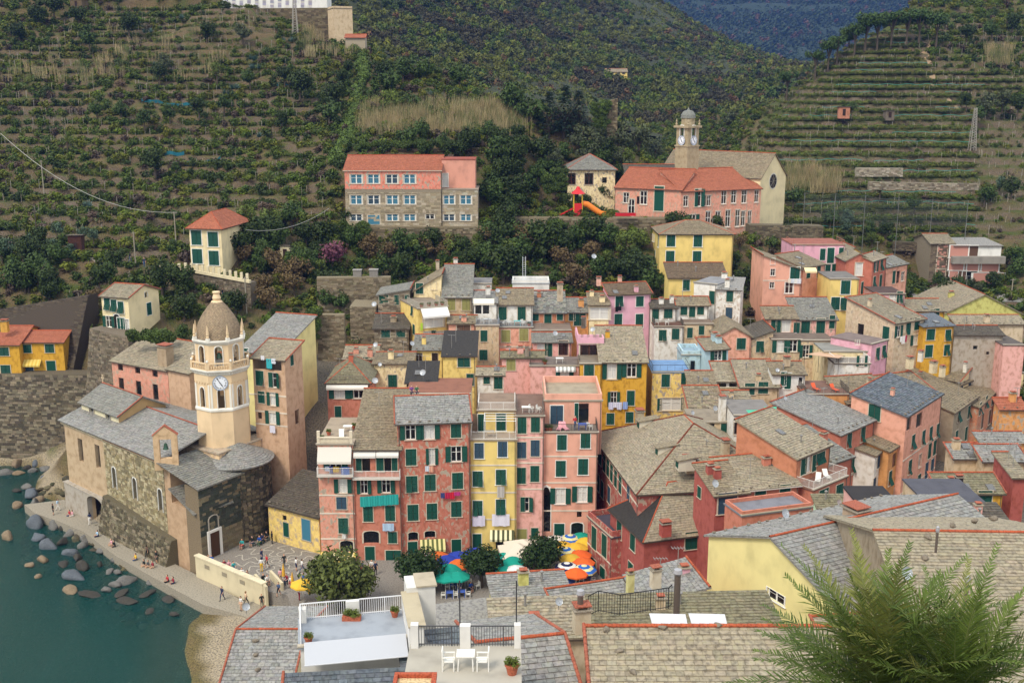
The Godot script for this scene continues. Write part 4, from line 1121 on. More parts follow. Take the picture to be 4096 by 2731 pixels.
	H.t23=house("big pale yellow villa with four dark green shutters",{t=6,L=[1256,462],R=1832,z=206.0,roof="hip",d=11.0,rise=2.0,col="yellow",mat="clean_stucco",sl="warm",gutter="2b2724",side="l",w={6: [[1342,510,"f",1.6,2.4],[1553,513,"c",1.6,2.4],[1335,643,"c",1.6,2.4],[1546,645,"c",1.6,2.4]]},s={6: [[1187,478,"b",0.9,1.4],[1210,495,"b",0.9,1.4],[1244,510,"d",1.1,2.6],[1217,622,"c",1.0,1.8]]}})
	H.t24=house("pink turret house with battlements and big brown window",{t=6,L=[622,1322],R=800,z=156.5,roof="flat",d=6.0,col="lilac",floor="b98f92",ov=0.4,w={6: [[701,1376,"k",2.7,1.8]]}})
	H.t25=house("pale pink house with scalloped awning over one window",{t=10,L=[236,318],R=628,z=153.0,roof="flat",d=5.5,col="rose",floor="8c8078",w={10: [[507,370,"o",1.3,1.9]]}})
	house("pink nook with olive shutter under mossy slates",{t=10,L=[16,250],R=340,z=155.0,roof="sb",ry=208,col="rose",sl="moss",w={10: [[86,305,"cy",1.3,1.9]]}})
	house("pink house with white door curtains behind the balcony tables",{t=6,L=[262,1308],R=560,z=161.0,roof="sb",d=4.0,rise=0.5,col="rose",sl="grey",w={6: [[330,1366,"g",1.4,2.0],[381,1368,"d",1.1,2.2],[497,1356,"k",1.4,2.3]]}})
	H.t28=house("big ochre house with tall green shutters and washing line",{t=10,L=[790,286],R=1152,z=152.0,roof="sb",ry=12,p=0.36,col="ochre",sl="light",sw=0.55,pipe=[0.0],w={10: [[878,362,"o",1.4,2.3],[1033,347,"o",1.4,2.3],[892,580,"o",0.9,2.2],[1026,572,"c",1.1,2.2],[866,735,"c",1.1,1.7],[1017,722,"c",1.1,1.6]]}})
	house("ochre annexe with one tall green shutter",{t=10,L=[630,300],R=790,z=151.5,roof="flat",d=5.0,col="ochre",floor="8c8070",w={10: [[698,370,"f",1.4,2.3]]}})
	H.t29=house("mustard house with bright blue railed roof terrace",{t=10,L=[1196,366],R=1490,z=154.0,roof="flat",d=7.0,col="yellow",mat="peeling_stucco",floor="7fa3cf",w={10: [[1300,435,"c",1.2,1.9],[1440,422,"c",0.7,1.9],[1345,620,"g",3.0,1.9],[1250,625,"d",0.6,1.9],[1440,615,"d",0.7,1.9]]}})
	house("small sky blue house with clay edged slate roof",{t=10,L=[1616,192],R=1792,z=161.0,zr=162.0,roof="sb",ry=100,col="blue",mat="clean_stucco",sl="beige",edge=true,w={10: [[1712,235,"o",1.3,1.7]]}})
	house("sky blue lower wing beside the metal flue",{t=10,L=[1430,232],R=1572,z=162.5,roof="flat",d=5.0,par=0.6,col="blue",floor="9fb6c4",w={10: [[1512,320,"x",0.7,1.6]]}})
	house("peach gabled house with half open green shutters",{t=6,L=[1702,1262],R=1972,z=168.0,roof="gz",d=9.0,rise=1.5,col="pink",sl="warm",rid=false,w={6: [[1893,1322,"f",1.4,1.8]]}})
	house("sand coloured house with tilted shutter by the peach gable",{t=6,L=[1974,1284],R=2142,z=168.6,roof="sl",rise=1.3,d=8.0,col="sand",mat="peeling_stucco",sl="dark",w={6: [[2040,1345,"f",1.2,1.8]]}})
func build_right_town() -> void:
	H.q1=house("salmon house with long washing line and monopitch roof",{t=7,L=[114,632],R=416,z=192.0,roof="sr",rise=2.4,d=10.0,col="pink",mat="clean_stucco",sl="warm",w={7: [[180,676,"b",0.8,1.1],[181,762,"b",0.8,1.3],[355,770,"c",1.7,2.2],[174,864,"b",0.8,1.1],[309,884,"b",1.5,2.0]]},band={7: [826]}})
	house("salmon side wing with yellow awning over the washing",{t=7,L=[418,722],R=592,z=192.6,zr=196.5,roof="sb",d=6.0,rise=1.5,col="pink",sl="warm",w={7: [[460,768,"c",1.0,1.8],[540,757,"f",1.0,2.0]]}})
	H.q2=house("rose pink house with roof terrace and white framed doors",{t=7,L=[342,545],R=746,z=203.0,roof="flat",d=9.0,par=0.0,col="lilac",mat="clean_stucco",floor="a86a5a",w={7: [[572,622,"c",1.0,2.2],[635,630,"d",1.3,2.9],[718,608,"c",0.9,1.9],[613,740,"c",1.0,1.9],[663,733,"c",0.9,1.9],[710,722,"c",0.8,1.9]]}})
	house("little yellow house with three green shutters under a grey flat roof",{t=7,L=[634,812],R=858,z=187.0,roof="flat",d=8.0,col="yellow",mat="clean_stucco",floor="85807a",w={7: [[752,880,"c",1.6,2.4],[672,1006,"f",1.5,2.2],[745,1010,"f",1.5,2.2]]}})
	house("dark red gabled house with curtained balcony",{t=7,L=[756,668],R=962,z=197.0,roof="gz",d=8.0,rise=1.3,col="red",sl="beige",rid=false,w={7: [[886,738,"g",2.6,2.4]]}})
	house("red street house with half open shutters and clothes dryer",{t=7,L=[964,672],R=1072,z=196.0,zr=201.0,roof="sb",ry=612,col="red",sl="light",w={7: [[990,712,"o",1.0,2.2],[1034,702,"f",1.0,2.2],[976,842,"f",1.1,2.2],[1025,840,"d",1.1,2.8],[880,886,"c",1.0,2.2]]}})
	house("yellow roof pavilion with brown chimney behind the red gable",{t=7,L=[748,622],R=900,z=216.0,roof="gz",d=8.0,rise=1.4,col="yellow",sl="beige"})
	house("long terraced house with blue tarpaulin roof and glass canopy",{t=7,L=[1074,722],R=1240,z=204.0,zr=209.0,roof="sb",ry=640,col="pink",sl="grey",w={7: [[1130,800,"d",1.0,2.4],[1165,800,"x",1.2,2.4],[1200,795,"b",1.2,1.8]]}})
	house("mauve house with clothes rack on its dark roof terrace",{t=7,L=[1002,930],R=1218,z=184.0,roof="flat",d=7.0,par=0.0,col="mauve",floor="5f4a44",w={7: [[1132,985,"g",1.6,2.2],[1177,958,"f",1.0,2.0]]}})
	H.q8=house("beige corner house with pink and white washing",{t=7,L=[1142,1160],R=1372,z=168.0,zr=171.5,roof="sb",d=10.0,rise=2.4,col="beige",mat="peeling_stucco",sl="beige",edge=true,stones=true,side="l",w={7: [[1167,1226,"o",0.9,1.9],[1243,1206,"f",1.1,1.9],[1311,1170,"c",1.2,1.8],[1300,1292,"o",1.2,1.7]]},s={7: [[1070,1236,"c",1.3,2.0],[870,1212,"x",1.3,1.9]]}})
	house("bright ochre house with slate terrace roof and check tablecloth washing",{t=7,L=[1368,1186],R=1604,z=169.5,zr=170.5,roof="sb",d=6.0,rise=0.7,col="ochre",sl="blue",rid=false,bare=[0],w={7: [[1420,1250,"c",1.4,1.8],[1556,1255,"f",1.0,1.8],[1405,1380,"d",1.3,2.0],[1546,1372,"f",1.0,1.8]]}})
	house("golden house with twin narrow shutters and brown drainpipe",{t=7,L=[1255,1062],R=1530,z=183.0,roof="sb",ry=975,col="ochre",sl="beige",w={7: [[1433,1105,"c",0.9,2.2],[1465,1096,"c",0.9,2.2]]}})
	house("broad olive yellow gable hall with corrugated roof",{t=7,L=[1520,1085],R=2140,z=200.0,roof="gz",d=16.0,rise=3.6,col="lime",sl="light"})
	house("long low beige roofed house above the grey blank wall",{t=7,L=[1620,1165],R=2160,z=184.0,roof="sb",ry=1100,p=0.25,col="beige",sl="light"})
	house("blank grey rendered house with dark rubber patched roof",{t=7,L=[1604,1250],R=1990,z=171.0,roof="sb",ry=1185,p=0.25,col="grey",sl="dark",w={7: [[1770,1352,"x",0.7,0.6],[1868,1396,"x",0.5,0.5]]}})
	house("pink end house with striped deckchair terrace",{t=7,L=[1995,1330],R=2160,z=168.0,roof="flat",d=8.0,col="rose",floor="6a625c"})
	H.q13=house("faded rose house with tall green doors and white terrace chairs",{t=7,L=[374,1130],R=684,z=176.0,roof="sb",ry=962,p=0.3,col="rose",mat="peeling_stucco",sl="grey",stones=true,w={7: [[437,1206,"d",1.4,2.8],[556,1190,"d",1.4,2.8],[646,1150,"c",0.9,2.2]]}})
	H.q14=house("salmon house with slab roof and white sheets on the balcony",{t=7,L=[132,1122],R=374,z=175.0,roof="sb",ry=1032,p=0.3,col="pink",sl="warm",w={7: [[188,1185,"d",0.9,2.2],[226,1185,"d",0.9,2.2],[284,1180,"g",1.5,2.2],[368,1208,"d",1.0,2.2]]}})
	house("stained sandy house with two white framed windows",{t=11,L=[178,112],R=406,z=167.0,roof="flat",d=5.0,col="sand",mat="peeling_stucco",floor="7d6d60",w={11: [[245,168,"o",1.4,1.9],[339,163,"o",1.4,1.9]]}})
	house("mottled sand house with rounded green window",{t=11,L=[408,118],R=660,z=166.5,roof="flat",d=5.0,col="sand",mat="peeling_stucco",floor="7d6d60",w={11: [[441,205,"o",1.0,2.0],[541,180,"c",1.1,1.5]]}})
	house("cream roof terrace house with pale yellow pillars",{t=11,L=[590,205],R=948,z=160.5,roof="flat",d=6.0,par=0.0,col="cream",floor="9a9890",w={11: [[845,135,"b",0.7,0.8]]}})
	H.q16=house("white house with wide terrace under a brown shade sail",{t=11,L=[668,300],R=946,z=157.0,roof="flat",d=6.0,par=0.0,col="white",floor="8a8078",w={11: [[880,280,"o",0.8,1.6]]}})
	house("slim pink house with navy and white towels drying",{t=11,L=[958,148],R=1086,z=160.0,zr=163.0,roof="flat",d=7.0,col="lilac",floor="8a7a74",w={11: [[1003,225,"f",1.0,1.9],[1051,208,"f",1.0,1.9]]}})
	house("white box house with green doors by the orange deckchairs",{t=11,L=[186,382],R=436,z=150.0,roof="sb",ry=290,p=0.25,col="white",mat="clean_stucco",sl="warm",w={11: [[264,420,"d",0.8,2.0],[299,438,"d",0.9,2.3],[400,430,"x",0.5,0.7]]}})
	H.q17=house("orange terrace house with two bright deckchairs",{t=11,L=[440,540],R=780,z=145.5,roof="flat",d=7.0,col="orange",floor="8a6a5c"})
	house("low cream house with long white framed window strip",{t=10,L=[1702,436],R=1880,z=152.0,roof="sb",ry=292,p=0.3,col="cream",sl="light",edge=true,w={10: [[1788,462,"b",4.6,1.0]]}})
	house("slate roofed house with twin green dormer doors",{t=10,L=[1890,482],R=2190,z=149.5,roof="sb",ry=275,p=0.3,col="sand",sl="light",edge=true,w={10: [[1960,500,"d",1.4,1.7],[2066,490,"d",1.4,1.7]]}})
	house("old slate house with patchy tiles and a blue roof hatch",{t=10,L=[1490,656],R=1752,z=143.0,roof="sb",ry=482,p=0.3,col="sand",sl="warm",vr=0.35,edge=true})
	house("low slate house beside the white chimney stack",{t=10,L=[1754,632],R=1978,z=144.0,roof="sb",ry=520,p=0.3,col="sand",sl="beige",w={10: [[1915,650,"c",1.6,0.9]]}})
	house("little slate roof with skylight below the blue terrace",{t=10,L=[1490,470],R=1690,z=150.5,roof="sb",ry=365,p=0.3,col="sand",sl="warm"})
	house("wide brown slate roof with red parasol at its foot",{t=11,L=[772,610],R=1130,z=145.0,zr=146.5,roof="sb",ry=400,p=0.3,col="beige",sl="warm",w={11: [[855,650,"c",1.0,0.8]]}})
	house("long brown slate roof with two skylights",{t=11,L=[1130,590],R=1484,z=149.0,zr=152.0,roof="sb",ry=385,p=0.3,col="rose",sl="warm",edge=true})
	H.q20=house("pink street house with blue slate roof and sheltered washing",{t=11,L=[1230,712],R=1508,z=138.0,zr=149.0,roof="sb",d=7.5,rise=1.7,col="pink",sl="blue",vr=0.35,stones=true,side="l",w={11: [[1250,770,"x",1.6,2.0],[1330,745,"x",2.2,2.0],[1281,916,"f",1.2,2.0],[1362,880,"f",1.2,2.0],[1256,1112,"f",1.2,2.0],[1335,1062,"b",1.0,1.9],[1241,1262,"f",1.2,2.0],[1326,1224,"f",1.2,2.0],[1420,850,"f",1.2,2.0],[1475,825,"f",1.2,2.0],[1410,985,"c",1.2,2.2],[1450,960,"c",1.2,2.2],[1385,1140,"cn",1.2,2.4],[1430,1110,"cn",1.2,2.4]]},s={11: [[980,685,"c",1.6,2.2]]},band={11: [945,1180]}})
	H.q21=house("brick red street house with lime green tub on its balcony",{t=11,L=[712,858],R=976,z=133.5,zr=140.0,roof="sb",d=10.0,rise=2.2,col="brick",sl="pale",stones=true,side="l",w={11: [[780,900,"f",1.2,2.0],[888,850,"f",1.2,2.2],[870,1090,"f",1.2,2.2],[926,1068,"f",1.1,2.2],[815,1095,"f",1.1,2.0],[897,1292,"f",1.2,2.2],[760,1260,"x",1.2,2.0]]},band={11: [1150]}})
	house("white street house with narrow navy shutters",{t=11,L=[985,1018],R=1090,z=135.0,zr=139.5,roof="sb",d=7.0,rise=1.2,col="white",sl="warm",w={11: [[1010,1062,"fn",1.0,2.0],[1055,1040,"fn",1.0,2.0],[975,1260,"cn",1.0,2.2],[1038,1210,"cn",1.0,2.2]]}})
	house("apricot street house with green railed balcony and white awning",{t=11,L=[1092,985],R=1246,z=136.0,zr=141.5,roof="sb",d=8.0,rise=1.8,col="orange",sl="warm",stones=true,w={11: [[1135,1060,"x",1.4,2.0],[1205,1020,"x",1.4,2.0],[1100,1200,"f",1.0,2.0],[1165,1165,"f",1.0,1.8],[1140,1310,"a",1.0,1.6]]}})
	house("green grey street house with row of propped shutters",{t=11,L=[1604,682],R=1790,z=155.0,zr=164.0,roof="sb",d=10.0,rise=2.8,col="stone",sl="warm",w={11: [[1642,708,"f",1.1,2.0],[1718,682,"f",1.1,2.0],[1620,882,"c",1.1,2.2],[1695,852,"c",1.1,2.2],[1768,810,"c",1.1,2.2]]}})
	house("rust stained street house with dark wooden openings",{t=11,L=[1795,640],R=2035,z=161.0,zr=178.0,roof="sb",d=8.0,rise=1.6,col="rust",mat="peeling_stucco",sl="warm",w={11: [[1808,655,"f",1.1,2.0],[1855,602,"f",1.2,2.0],[1905,582,"f",1.2,1.8],[1880,720,"cr",1.2,2.4],[1824,752,"cr",1.2,2.4],[1955,665,"f",1.2,2.2],[1935,800,"c",1.2,2.0]]}})
	H.q24=house("long cream house with olive garage door and skylit roof",{t=11,L=[1082,342],R=1642,z=176.0,zr=168.0,roof="sb",d=7.0,rise=2.2,col="cream",mat="clean_stucco",sl="warm",edge=true,w={11: [[1192,400,"cy",1.4,1.8],[1308,420,"ey",1.6,3.0],[1112,312,"b",0.8,1.0]]}})
	house("cream street front with navy shutters and railed balcony",{t=11,L=[1645,470],R=1766,z=167.8,zr=172.0,roof="sb",d=8.0,rise=1.6,col="cream",sl="warm",w={11: [[1660,508,"cn",0.9,2.0],[1721,500,"dn",0.9,2.6]]}})
	house("pink walled roof terrace with wire trellis",{t=11,L=[1772,480],R=1985,z=172.5,zr=175.0,roof="flat",d=8.0,par=0.9,col="lilac",floor="a5745c"})
	H.q26=house("roof garden house with planters and white awning table",{t=11,L=[1930,372],R=2160,z=182.0,roof="flat",d=9.0,col="cream",floor="4f4a48",par=0.0})
	house("peeling orange house with clay roof at the street corner",{t=11,L=[1972,655],R=2170,z=141.0,roof="sb",ry=578,col="orange",mat="peeling_stucco",sl="clay",sw=0.3})
	house("orange house with white gutter and pale slate roof",{t=11,L=[1812,908],R=2170,z=131.0,roof="sb",ry=842,p=0.25,col="orange",sl="pale",gutter="c9c5bd"})
	house("sand walled house with silvery slate roof and dish",{t=11,L=[1608,1040],R=1836,z=121.0,roof="sb",ry=932,p=0.3,col="sand",sl="pale",edge=true})
	house("sand walled house with corrugated silver roof",{t=11,L=[1838,1062],R=2170,z=119.0,roof="sb",ry=945,p=0.3,col="sand",sl="pale",edge=true})
	house("maroon house beside the roof antenna",{t=11,L=[2072,1190],R=2170,z=112.0,roof="sb",d=5.0,rise=1.0,col="deep",sl="beige"})
	H.q30=house("yellow house with mossy tile roof and square green shutters",{t=11,L=[1500,1312],R=1986,z=111.0,roof="sb",ry=1168,p=0.32,col="ochre",sl="moss",edge=true,sw=0.36,sh=0.4,w={11: [[1846,1342,"c",1.5,1.3],[1928,1285,"x",0.4,0.5]]}})
	H.q31=house("coral terrace house with tan ribbed roof and white oval table",{t=11,L=[-120,1296],R=384,z=113.0,zr=115.0,roof="sb",ry=1022,p=0.28,col="brick",sl="light",gutter="d8d4cc",sw=0.9,sh=0.3,w={11: [[82,1342,"c",1.3,1.9],[275,1322,"d",1.3,2.2]]}})
	H.q32=house("crimson house with small balcony and mossy slate roof",{t=10,L=[1690,1332],R=1942,z=112.0,zr=113.0,roof="sb",ry=1078,p=0.3,d=9.0,col="deep",sl="warm",sw=0.55,stones=true,side="l",w={10: [[1785,1395,"dn",2.2,2.4]]},s={10: [[1566,1310,"c",0.9,1.3]]}})
	H.q33=house("orange gabled house with white lounger balcony",{t=11,L=[370,1042],R=632,z=116.0,zr=121.0,roof="sb",d=8.0,rise=2.6,col="rust",sl="light",side="l",w={11: [[422,1098,"d",1.2,2.2],[460,1085,"g",1.2,2.2],[505,1080,"d",0.9,2.0],[555,1042,"f",1.8,1.4]]},band={}})
	house("coral parapet terrace with grey floor in front of the ribbed roof house",{t=11,L=[-60,1492],R=486,z=105.5,zr=108.0,roof="flat",d=3.6,par=0.4,col="brick",floor="8b8b92"})
	H.q33b=house("salmon lower house below the lounger balcony",{t=11,L=[500,1292],R=764,z=114.5,zr=119.0,roof="flat",d=4.0,col="brick",floor="8f6a5a",w={11: [[578,1342,"c",1.8,1.7],[702,1312,"f",1.4,2.0]]}})
	house("brick red attic with black felt roof and air conditioner",{t=10,L=[1988,982],R=2118,z=124.0,roof="sb",d=5.0,rise=1.0,bare=[0],rid=false,col="brick",sl="black",w={10: [[2060,1002,"c",2.4,1.0]]}})
	house("grey slate lean-to between the red houses",{t=11,L=[616,1088],R=806,z=125.0,zr=128.0,roof="sb",d=7.0,rise=2.2,col="red",sl="grey",stones=true})
	H.q36=house("whitewashed terrace with green canvas awnings and red bench",{t=10,L=[1842,706],R=2156,z=131.5,roof="flat",d=7.0,col="white",par=0.0,floor="8f8a84",w={10: [[1858,810,"k",0.8,1.6]]}})
	house("sandy house with curved glass canopy and white chimney",{t=10,L=[1506,760],R=1842,z=136.0,roof="flat",d=6.0,col="sand",floor="a09480",w={10: [[1775,812,"c",1.4,2.0],[1652,820,"x",1.0,1.6]]}})
	house("mint green house with mossy roof and red clay verge",{t=15,L=[545,190],R=905,z=97.0,roof="sb",ry=98,p=0.25,col="green",sl="moss",sw=0.4,rid=false})
func overlay(n: Node3D,called: String,x0: float,x1: float,y0: float,y1: float,col: Color,m: Material,out := 0.03) -> void:   # a coat of render on the front wall
	var mb:=MB.new(); var hs:=[]
	for h in n.get_meta("holes"): hs.append(Rect2(h.position - Vector2(x0,y0),h.size))
	pierced(mb,Vector3(x0,y0,out),Vector3.RIGHT,x1 - x0,y1 - y0,hs,col,out); part(called,mb,m,n)
func build_outlying() -> void:
	var s:=house("long school with clay roof, pink upper floor and stone below",{t=1,L=[738,1330],R=1494,z=216.0,roof="gx",ry=1216,name="school",cat="school",col="stone",mat="stone",sl="clay",sw=0.3,sh=0.34,ridcol="a8503a",base=33.0,eave=true,gutter="d8cdb8",stonework={w=0.8,h=0.42,y1=7.4,cols=["a89a80","b5a68c","9c8f76","bdb098"]},w={1: [[832,1403,"ba",2.4,1.8],[966,1403,"ba",2.4,1.8],[1112,1403,"bn",2.4,1.8],[1250,1403,"ba",2.4,1.8]],5: [[832,194,"ba",2.4,1.8],[968,194,"bn",2.4,1.8],[1115,194,"ba",2.4,1.8],[1251,194,"ba",2.4,1.8],[832,333,"bn",2.4,1.3],[970,350,"ea",2.3,1.8],[1115,333,"ba",2.4,1.3],[1251,333,"ba",2.4,1.3],[1410,325,"b",1.8,0.9]]}})
	var y1: float=s.get_meta("He"); var y0:=hp(s,1,1100,1482).y
	overlay(s,"pink_render",0.02,s.get_meta("W") - 0.02,y0,y1 - 0.05,S("d98a76"),M.peeling_stucco)
	house("grey stone school wing with railed terrace",{t=5,L=[1500,110],R=1786,z=216.5,roof="flat",d=8.0,name="school_wing",cat="school",col="stone",mat="stone",base=33.0,floor="a89a88",stonework={w=0.8,h=0.42,cols=["a89a80","b5a68c","c2b8a4"]},w={5: [[1560,194,"ba",2.3,1.8],[1692,194,"ba",2.3,1.8],[1560,333,"bn",2.3,1.3],[1692,333,"ba",2.2,1.3]]}})
	house("plain salmon stair block on the school terrace",{t=1,L=[1502,1245],R=1764,z=219.0,roof="flat",d=7.0,name="stair_block",cat="school",col="salmon",mat="clean_stucco",floor="a85a48",base=34.0,w={1: [[1528,1412,"g",1.3,2.6]]}})
	house("long faded pink convent front with clay roof and green door",{t=6,L=[906,94],R=1424,z=230.0,zr=224.0,roof="sb",d=9.0,rise=3.4,name="convent",cat="convent",col="salmon",mat="peeling_stucco",sl="clay",sw=0.32,sh=0.36,base=33.5,w={6: [[990,178,"b",1.3,2.2],[1127,178,"b",1.5,2.8],[1248,185,"e",2.0,5.0],[1030,255,"b",1.4,3.6],[1086,197,"x",0.7,1.6]]}})
	house("tall patchy pink convent wing with many white windows",{t=6,L=[1426,126],R=2050,z=224.0,zr=231.0,roof="sb",d=9.0,rise=3.6,name="convent_wing",cat="convent",col="salmon",mat="peeling_stucco",sl="clay",sw=0.32,sh=0.36,base=20.0,w={6: [[1458,205,"b",1.1,2.2],[1553,178,"h",1.5,3.6],[1603,200,"b",0.9,2.2],[1639,200,"b",0.9,2.2],[1757,174,"b",1.2,2.8],[1834,168,"b",1.2,2.8],[1916,168,"b",1.2,2.8],[2013,166,"b",1.0,2.6],[1509,362,"o",1.6,2.8],[1632,350,"b",1.2,3.6],[1709,350,"b",1.2,3.6],[1788,340,"b",1.2,3.6],[1864,338,"b",1.1,3.6],[1907,340,"b",1.0,3.2],[1958,338,"b",0.9,3.2]]}})
	house("cream hill church with rose window and bare gable",{t=3,L=[86,1392],R=284,z=232.5,zr=241.0,roof="gz",d=25.0,rise=4.8,name="hill_church",cat="church",col="cream",mat="clean_stucco",sl="warm",base=29.0})
	house("old whitewashed farmhouse with hipped slate roof by the ivy",{t=2,L=[532,1328],R=905,z=238.0,roof="hip",d=12.0,rise=3.0,ov=0.5,name="farmhouse",cat="house",col="cream",mat="peeling_stucco",sl="grey",base=33.0,w={2: [[560,1402,"k",1.8,2.4],[698,1402,"k",1.8,2.4],[820,1412,"x",1.0,1.2],[593,1540,"x",1.4,2.2]]},trim="trim_grey"})
	house("low dark roofed cloister building behind the convent",{t=2,L=[985,1345],R=1480,z=242.0,roof="sb",ry=1292,name="cloister",cat="convent",col="beige",sl="dark",base=34.0})
	house("stone fronted block with three rust coloured blinds",{t=7,L=[1424,535],R=1606,z=231.0,roof="gx",d=10.0,rise=1.4,name="apartment_block",cat="apartment block",col="stone",mat="stone",sl="beige",base=20.0,stonework={w=0.7,h=0.35,cols=["77695a","857663","6a5e50"]},w={7: [[1513,592,"rt",2.0,2.4],[1504,688,"rt",2.0,2.4],[1495,785,"rt",2.0,2.4]]}})
	H.mod=house("white modern house with pink blinds and grey balcony band",{t=7,L=[1608,552],R=1978,z=230.0,roof="sb",d=9.0,rise=0.5,name="modern_house",cat="house",col="white",mat="clean_stucco",sl="pale",bare=[0],rid=false,base=20.0,w={7: [[1643,598,"rt",3.8,2.6],[1757,600,"rr",1.8,2.6],[1632,697,"rt",3.6,2.6],[1750,703,"rt",3.4,2.6],[1878,712,"rt",4.0,2.6],[1613,796,"rt",2.6,2.4],[1665,805,"er",1.6,3.0],[1747,812,"x",4.0,3.0],[1870,812,"rt",6.4,2.4]]}})
	house("orange house at the frame edge with yellow chimney",{t=8,L=[-60,150],R=142,z=174.0,roof="gx",ry=5,name="orange_house",col="ochre",mat="stucco",sl="clay",sw=0.3,base=13.5,vr=0.1,w={8: [[27,208,"c",1.6,1.4],[40,348,"c",1.6,1.5]]}})
	H.or2=house("orange cottage with striped yellow awning and brick balcony",{t=8,L=[146,130],R=488,z=175.5,roof="gx",ry=42,name="orange_cottage",col="ochre",sl="clay",sw=0.3,base=13.5,vr=0.1,w={8: [[207,185,"c",1.5,1.4],[385,183,"c",1.5,1.4],[222,336,"dn",1.5,1.8],[398,326,"e",1.5,2.0]]}})
	house("cream house with arched doorways on the cliff edge",{t=4,L=[789,945],R=1000,z=170.0,zr=168.5,roof="gx",ry=852,name="cliff_house",col="cream",mat="clean_stucco",sl="beige",edge=true,base=20.0,side="r",w={4: [[838,1012,"f",1.1,1.9],[890,1023,"f",1.1,1.9],[945,1038,"f",1.1,1.9],[850,1148,"o",1.1,1.8],[915,1165,"a",1.2,3.0],[950,1192,"d",1.4,3.0],[990,1195,"g",1.0,2.6]]},s={4: [[1165,1048,"d",1.2,2.0],[1140,935,"a",0.7,1.0]]}})
	house("square cream villa with hipped clay roof and four green shutters",{t=4,L=[1478,415],R=1728,z=194.0,zr=193.0,roof="hip",d=12.0,rise=2.6,ov=0.5,name="villa",cat="villa",col="cream",mat="clean_stucco",sl="clay",sw=0.32,base=27.0,w={4: [[1537,490,"c",1.9,2.6],[1668,503,"c",1.9,2.6],[1545,636,"c",1.9,2.6],[1675,650,"c",1.9,2.6]]}})
	house("faded pink parish house with slate roof and stone dormer",{t=8,L=[870,276],R=1310,z=160.0,zr=154.0,roof="sb",ry=105,p=0.34,name="parish_house",col="salmon",mat="peeling_stucco",sl="light",sw=0.5,trim="trim_grey",w={8: [[940,328,"x",1.1,1.1],[1075,352,"x",1.1,1.1],[1212,378,"x",1.1,1.1],[950,480,"x",1.1,2.6],[1085,505,"x",1.1,2.6],[1217,526,"x",1.1,2.4]]}})
	house("sandy annexe squeezed between parish house and bell tower",{t=8,L=[1312,340],R=1480,z=153.6,zr=151.0,roof="sb",d=6.0,rise=1.6,name="annexe",col="tan",sl="light"})
	house("lemon yellow house behind the bell tower",{t=8,L=[1870,200],R=2180,z=152.0,zr=150.0,roof="sb",ry=-86,p=0.3,name="lemon_house",col="lemon",mat="clean_stucco",sl="pale",rid=true,w={8: [[1900,440,"c",1.1,2.2],[1912,630,"c",1.1,2.2],[1920,240,"d",1.2,2.2]]},band={8: [545]}})
	H.tan=house("tall dusty pink house with drying clothes in its top loggia",{t=9,L=[16,250],R=268,z=140.0,zr=138.5,roof="sb",ry=118,d=10.0,p=0.3,name="tall_house",col="tan",mat="stucco",sl="light",edge=true,side="r",w={9: [[75,415,"f",1.2,2.0],[176,430,"h",1.2,2.0],[88,565,"c",1.0,1.6],[178,580,"o",0.9,1.8],[75,710,"x",0.6,0.9],[176,725,"o",1.1,1.8],[75,290,"x",2.0,1.9],[180,300,"x",2.4,1.9]]},s={9: [[325,275,"c",0.8,1.4],[368,720,"x",1.1,2.0]]},band={9: [548,680,780]}})
	house("low yellow storehouse with teal door beside the church apse",{t=9,L=[138,1398],R=538,z=133.5,zr=129.0,roof="sb",ry=1165,p=0.36,name="storehouse",col="yellow",mat="peeling_stucco",sl="dark",stones=true,rid=false,base=2.4,w={13: [[268,275,"x",0.7,0.7],[282,366,"e",0.9,1.9],[440,368,"ea",1.4,2.8]]},trim="trim_grey"})
	house("square grey watch tower with flat parapet on the ridge",{t=1,L=[648,60],R=800,z=322.0,zr=324.0,roof="flat",d=7.0,par=0.5,name="watch_tower",cat="tower",col="sand",mat="stucco",floor="8c806c",base=66.0})
	house("dark timber shed with red roof below the watch tower",{t=1,L=[745,292],R=900,z=312.0,roof="gx",d=4.0,rise=0.9,name="timber_shed",cat="shed",col="stone",mat="wood",sl="clay",sw=0.6,base=64.0})
	house("white cemetery building with rows of burial niches",{t=0,L=[1738,-60],R=2560,z=336.0,roof="flat",d=8.0,name="cemetery_building",cat="cemetery",col="white",mat="clean_stucco",base=pz(tp(0,2000,66),336.0).y,floor="a8a398"})
	# across the harbour, below the lens
	H.g1=house("grey stone slate roof with clay verges beside the beach",{t=13,at=[-22.6,73.5,-17.4,73.5,13.4],roof="gx",d=20.0,rise=3.0,col="cream",sl="pale",edge=true,single=true,sw=0.55,sh=0.36})
	H.g2=house("white house with railed roof terrace and flower pots",{t=13,at=[-12.5,59.2,-6.3,60.4,28.0],roof="flat",d=3.4,col="white",mat="clean_stucco",floor="aeb4bc"})
	H.g2s=house("blue grey slate roof in front of the white awning",{t=13,at=[-12.4,52.5,-5.4,53.2,24.6],roof="sb",d=4.9,rise=2.4,col="white",sl="blue",single=true,sw=0.42,sh=0.3,vr=0.2,edge=true,rid=false})
	H.g3=house("small roof terrace with white folding table and chairs",{t=13,at=[-4.6,42.6,0.3,42.6,35.0],roof="flat",d=3.8,col="white",mat="clean_stucco",floor="c3bcae"})
	house("pale blue slab roof behind the iron railing",{t=13,at=[-6.0,57.4,-1.2,58.4,26.9],roof="sb",d=4.2,rise=0.6,col="white",sl="blue",sw=0.8,sh=0.6,vr=0.25,rid=false})
	house("pale blue painted flat roof beside the piazza edge",{t=13,at=[-7.0,76.0,1.5,78.5,17.5],roof="sb",d=7.0,rise=1.0,col="blue",sl="pale",bare=[0],rid=false})
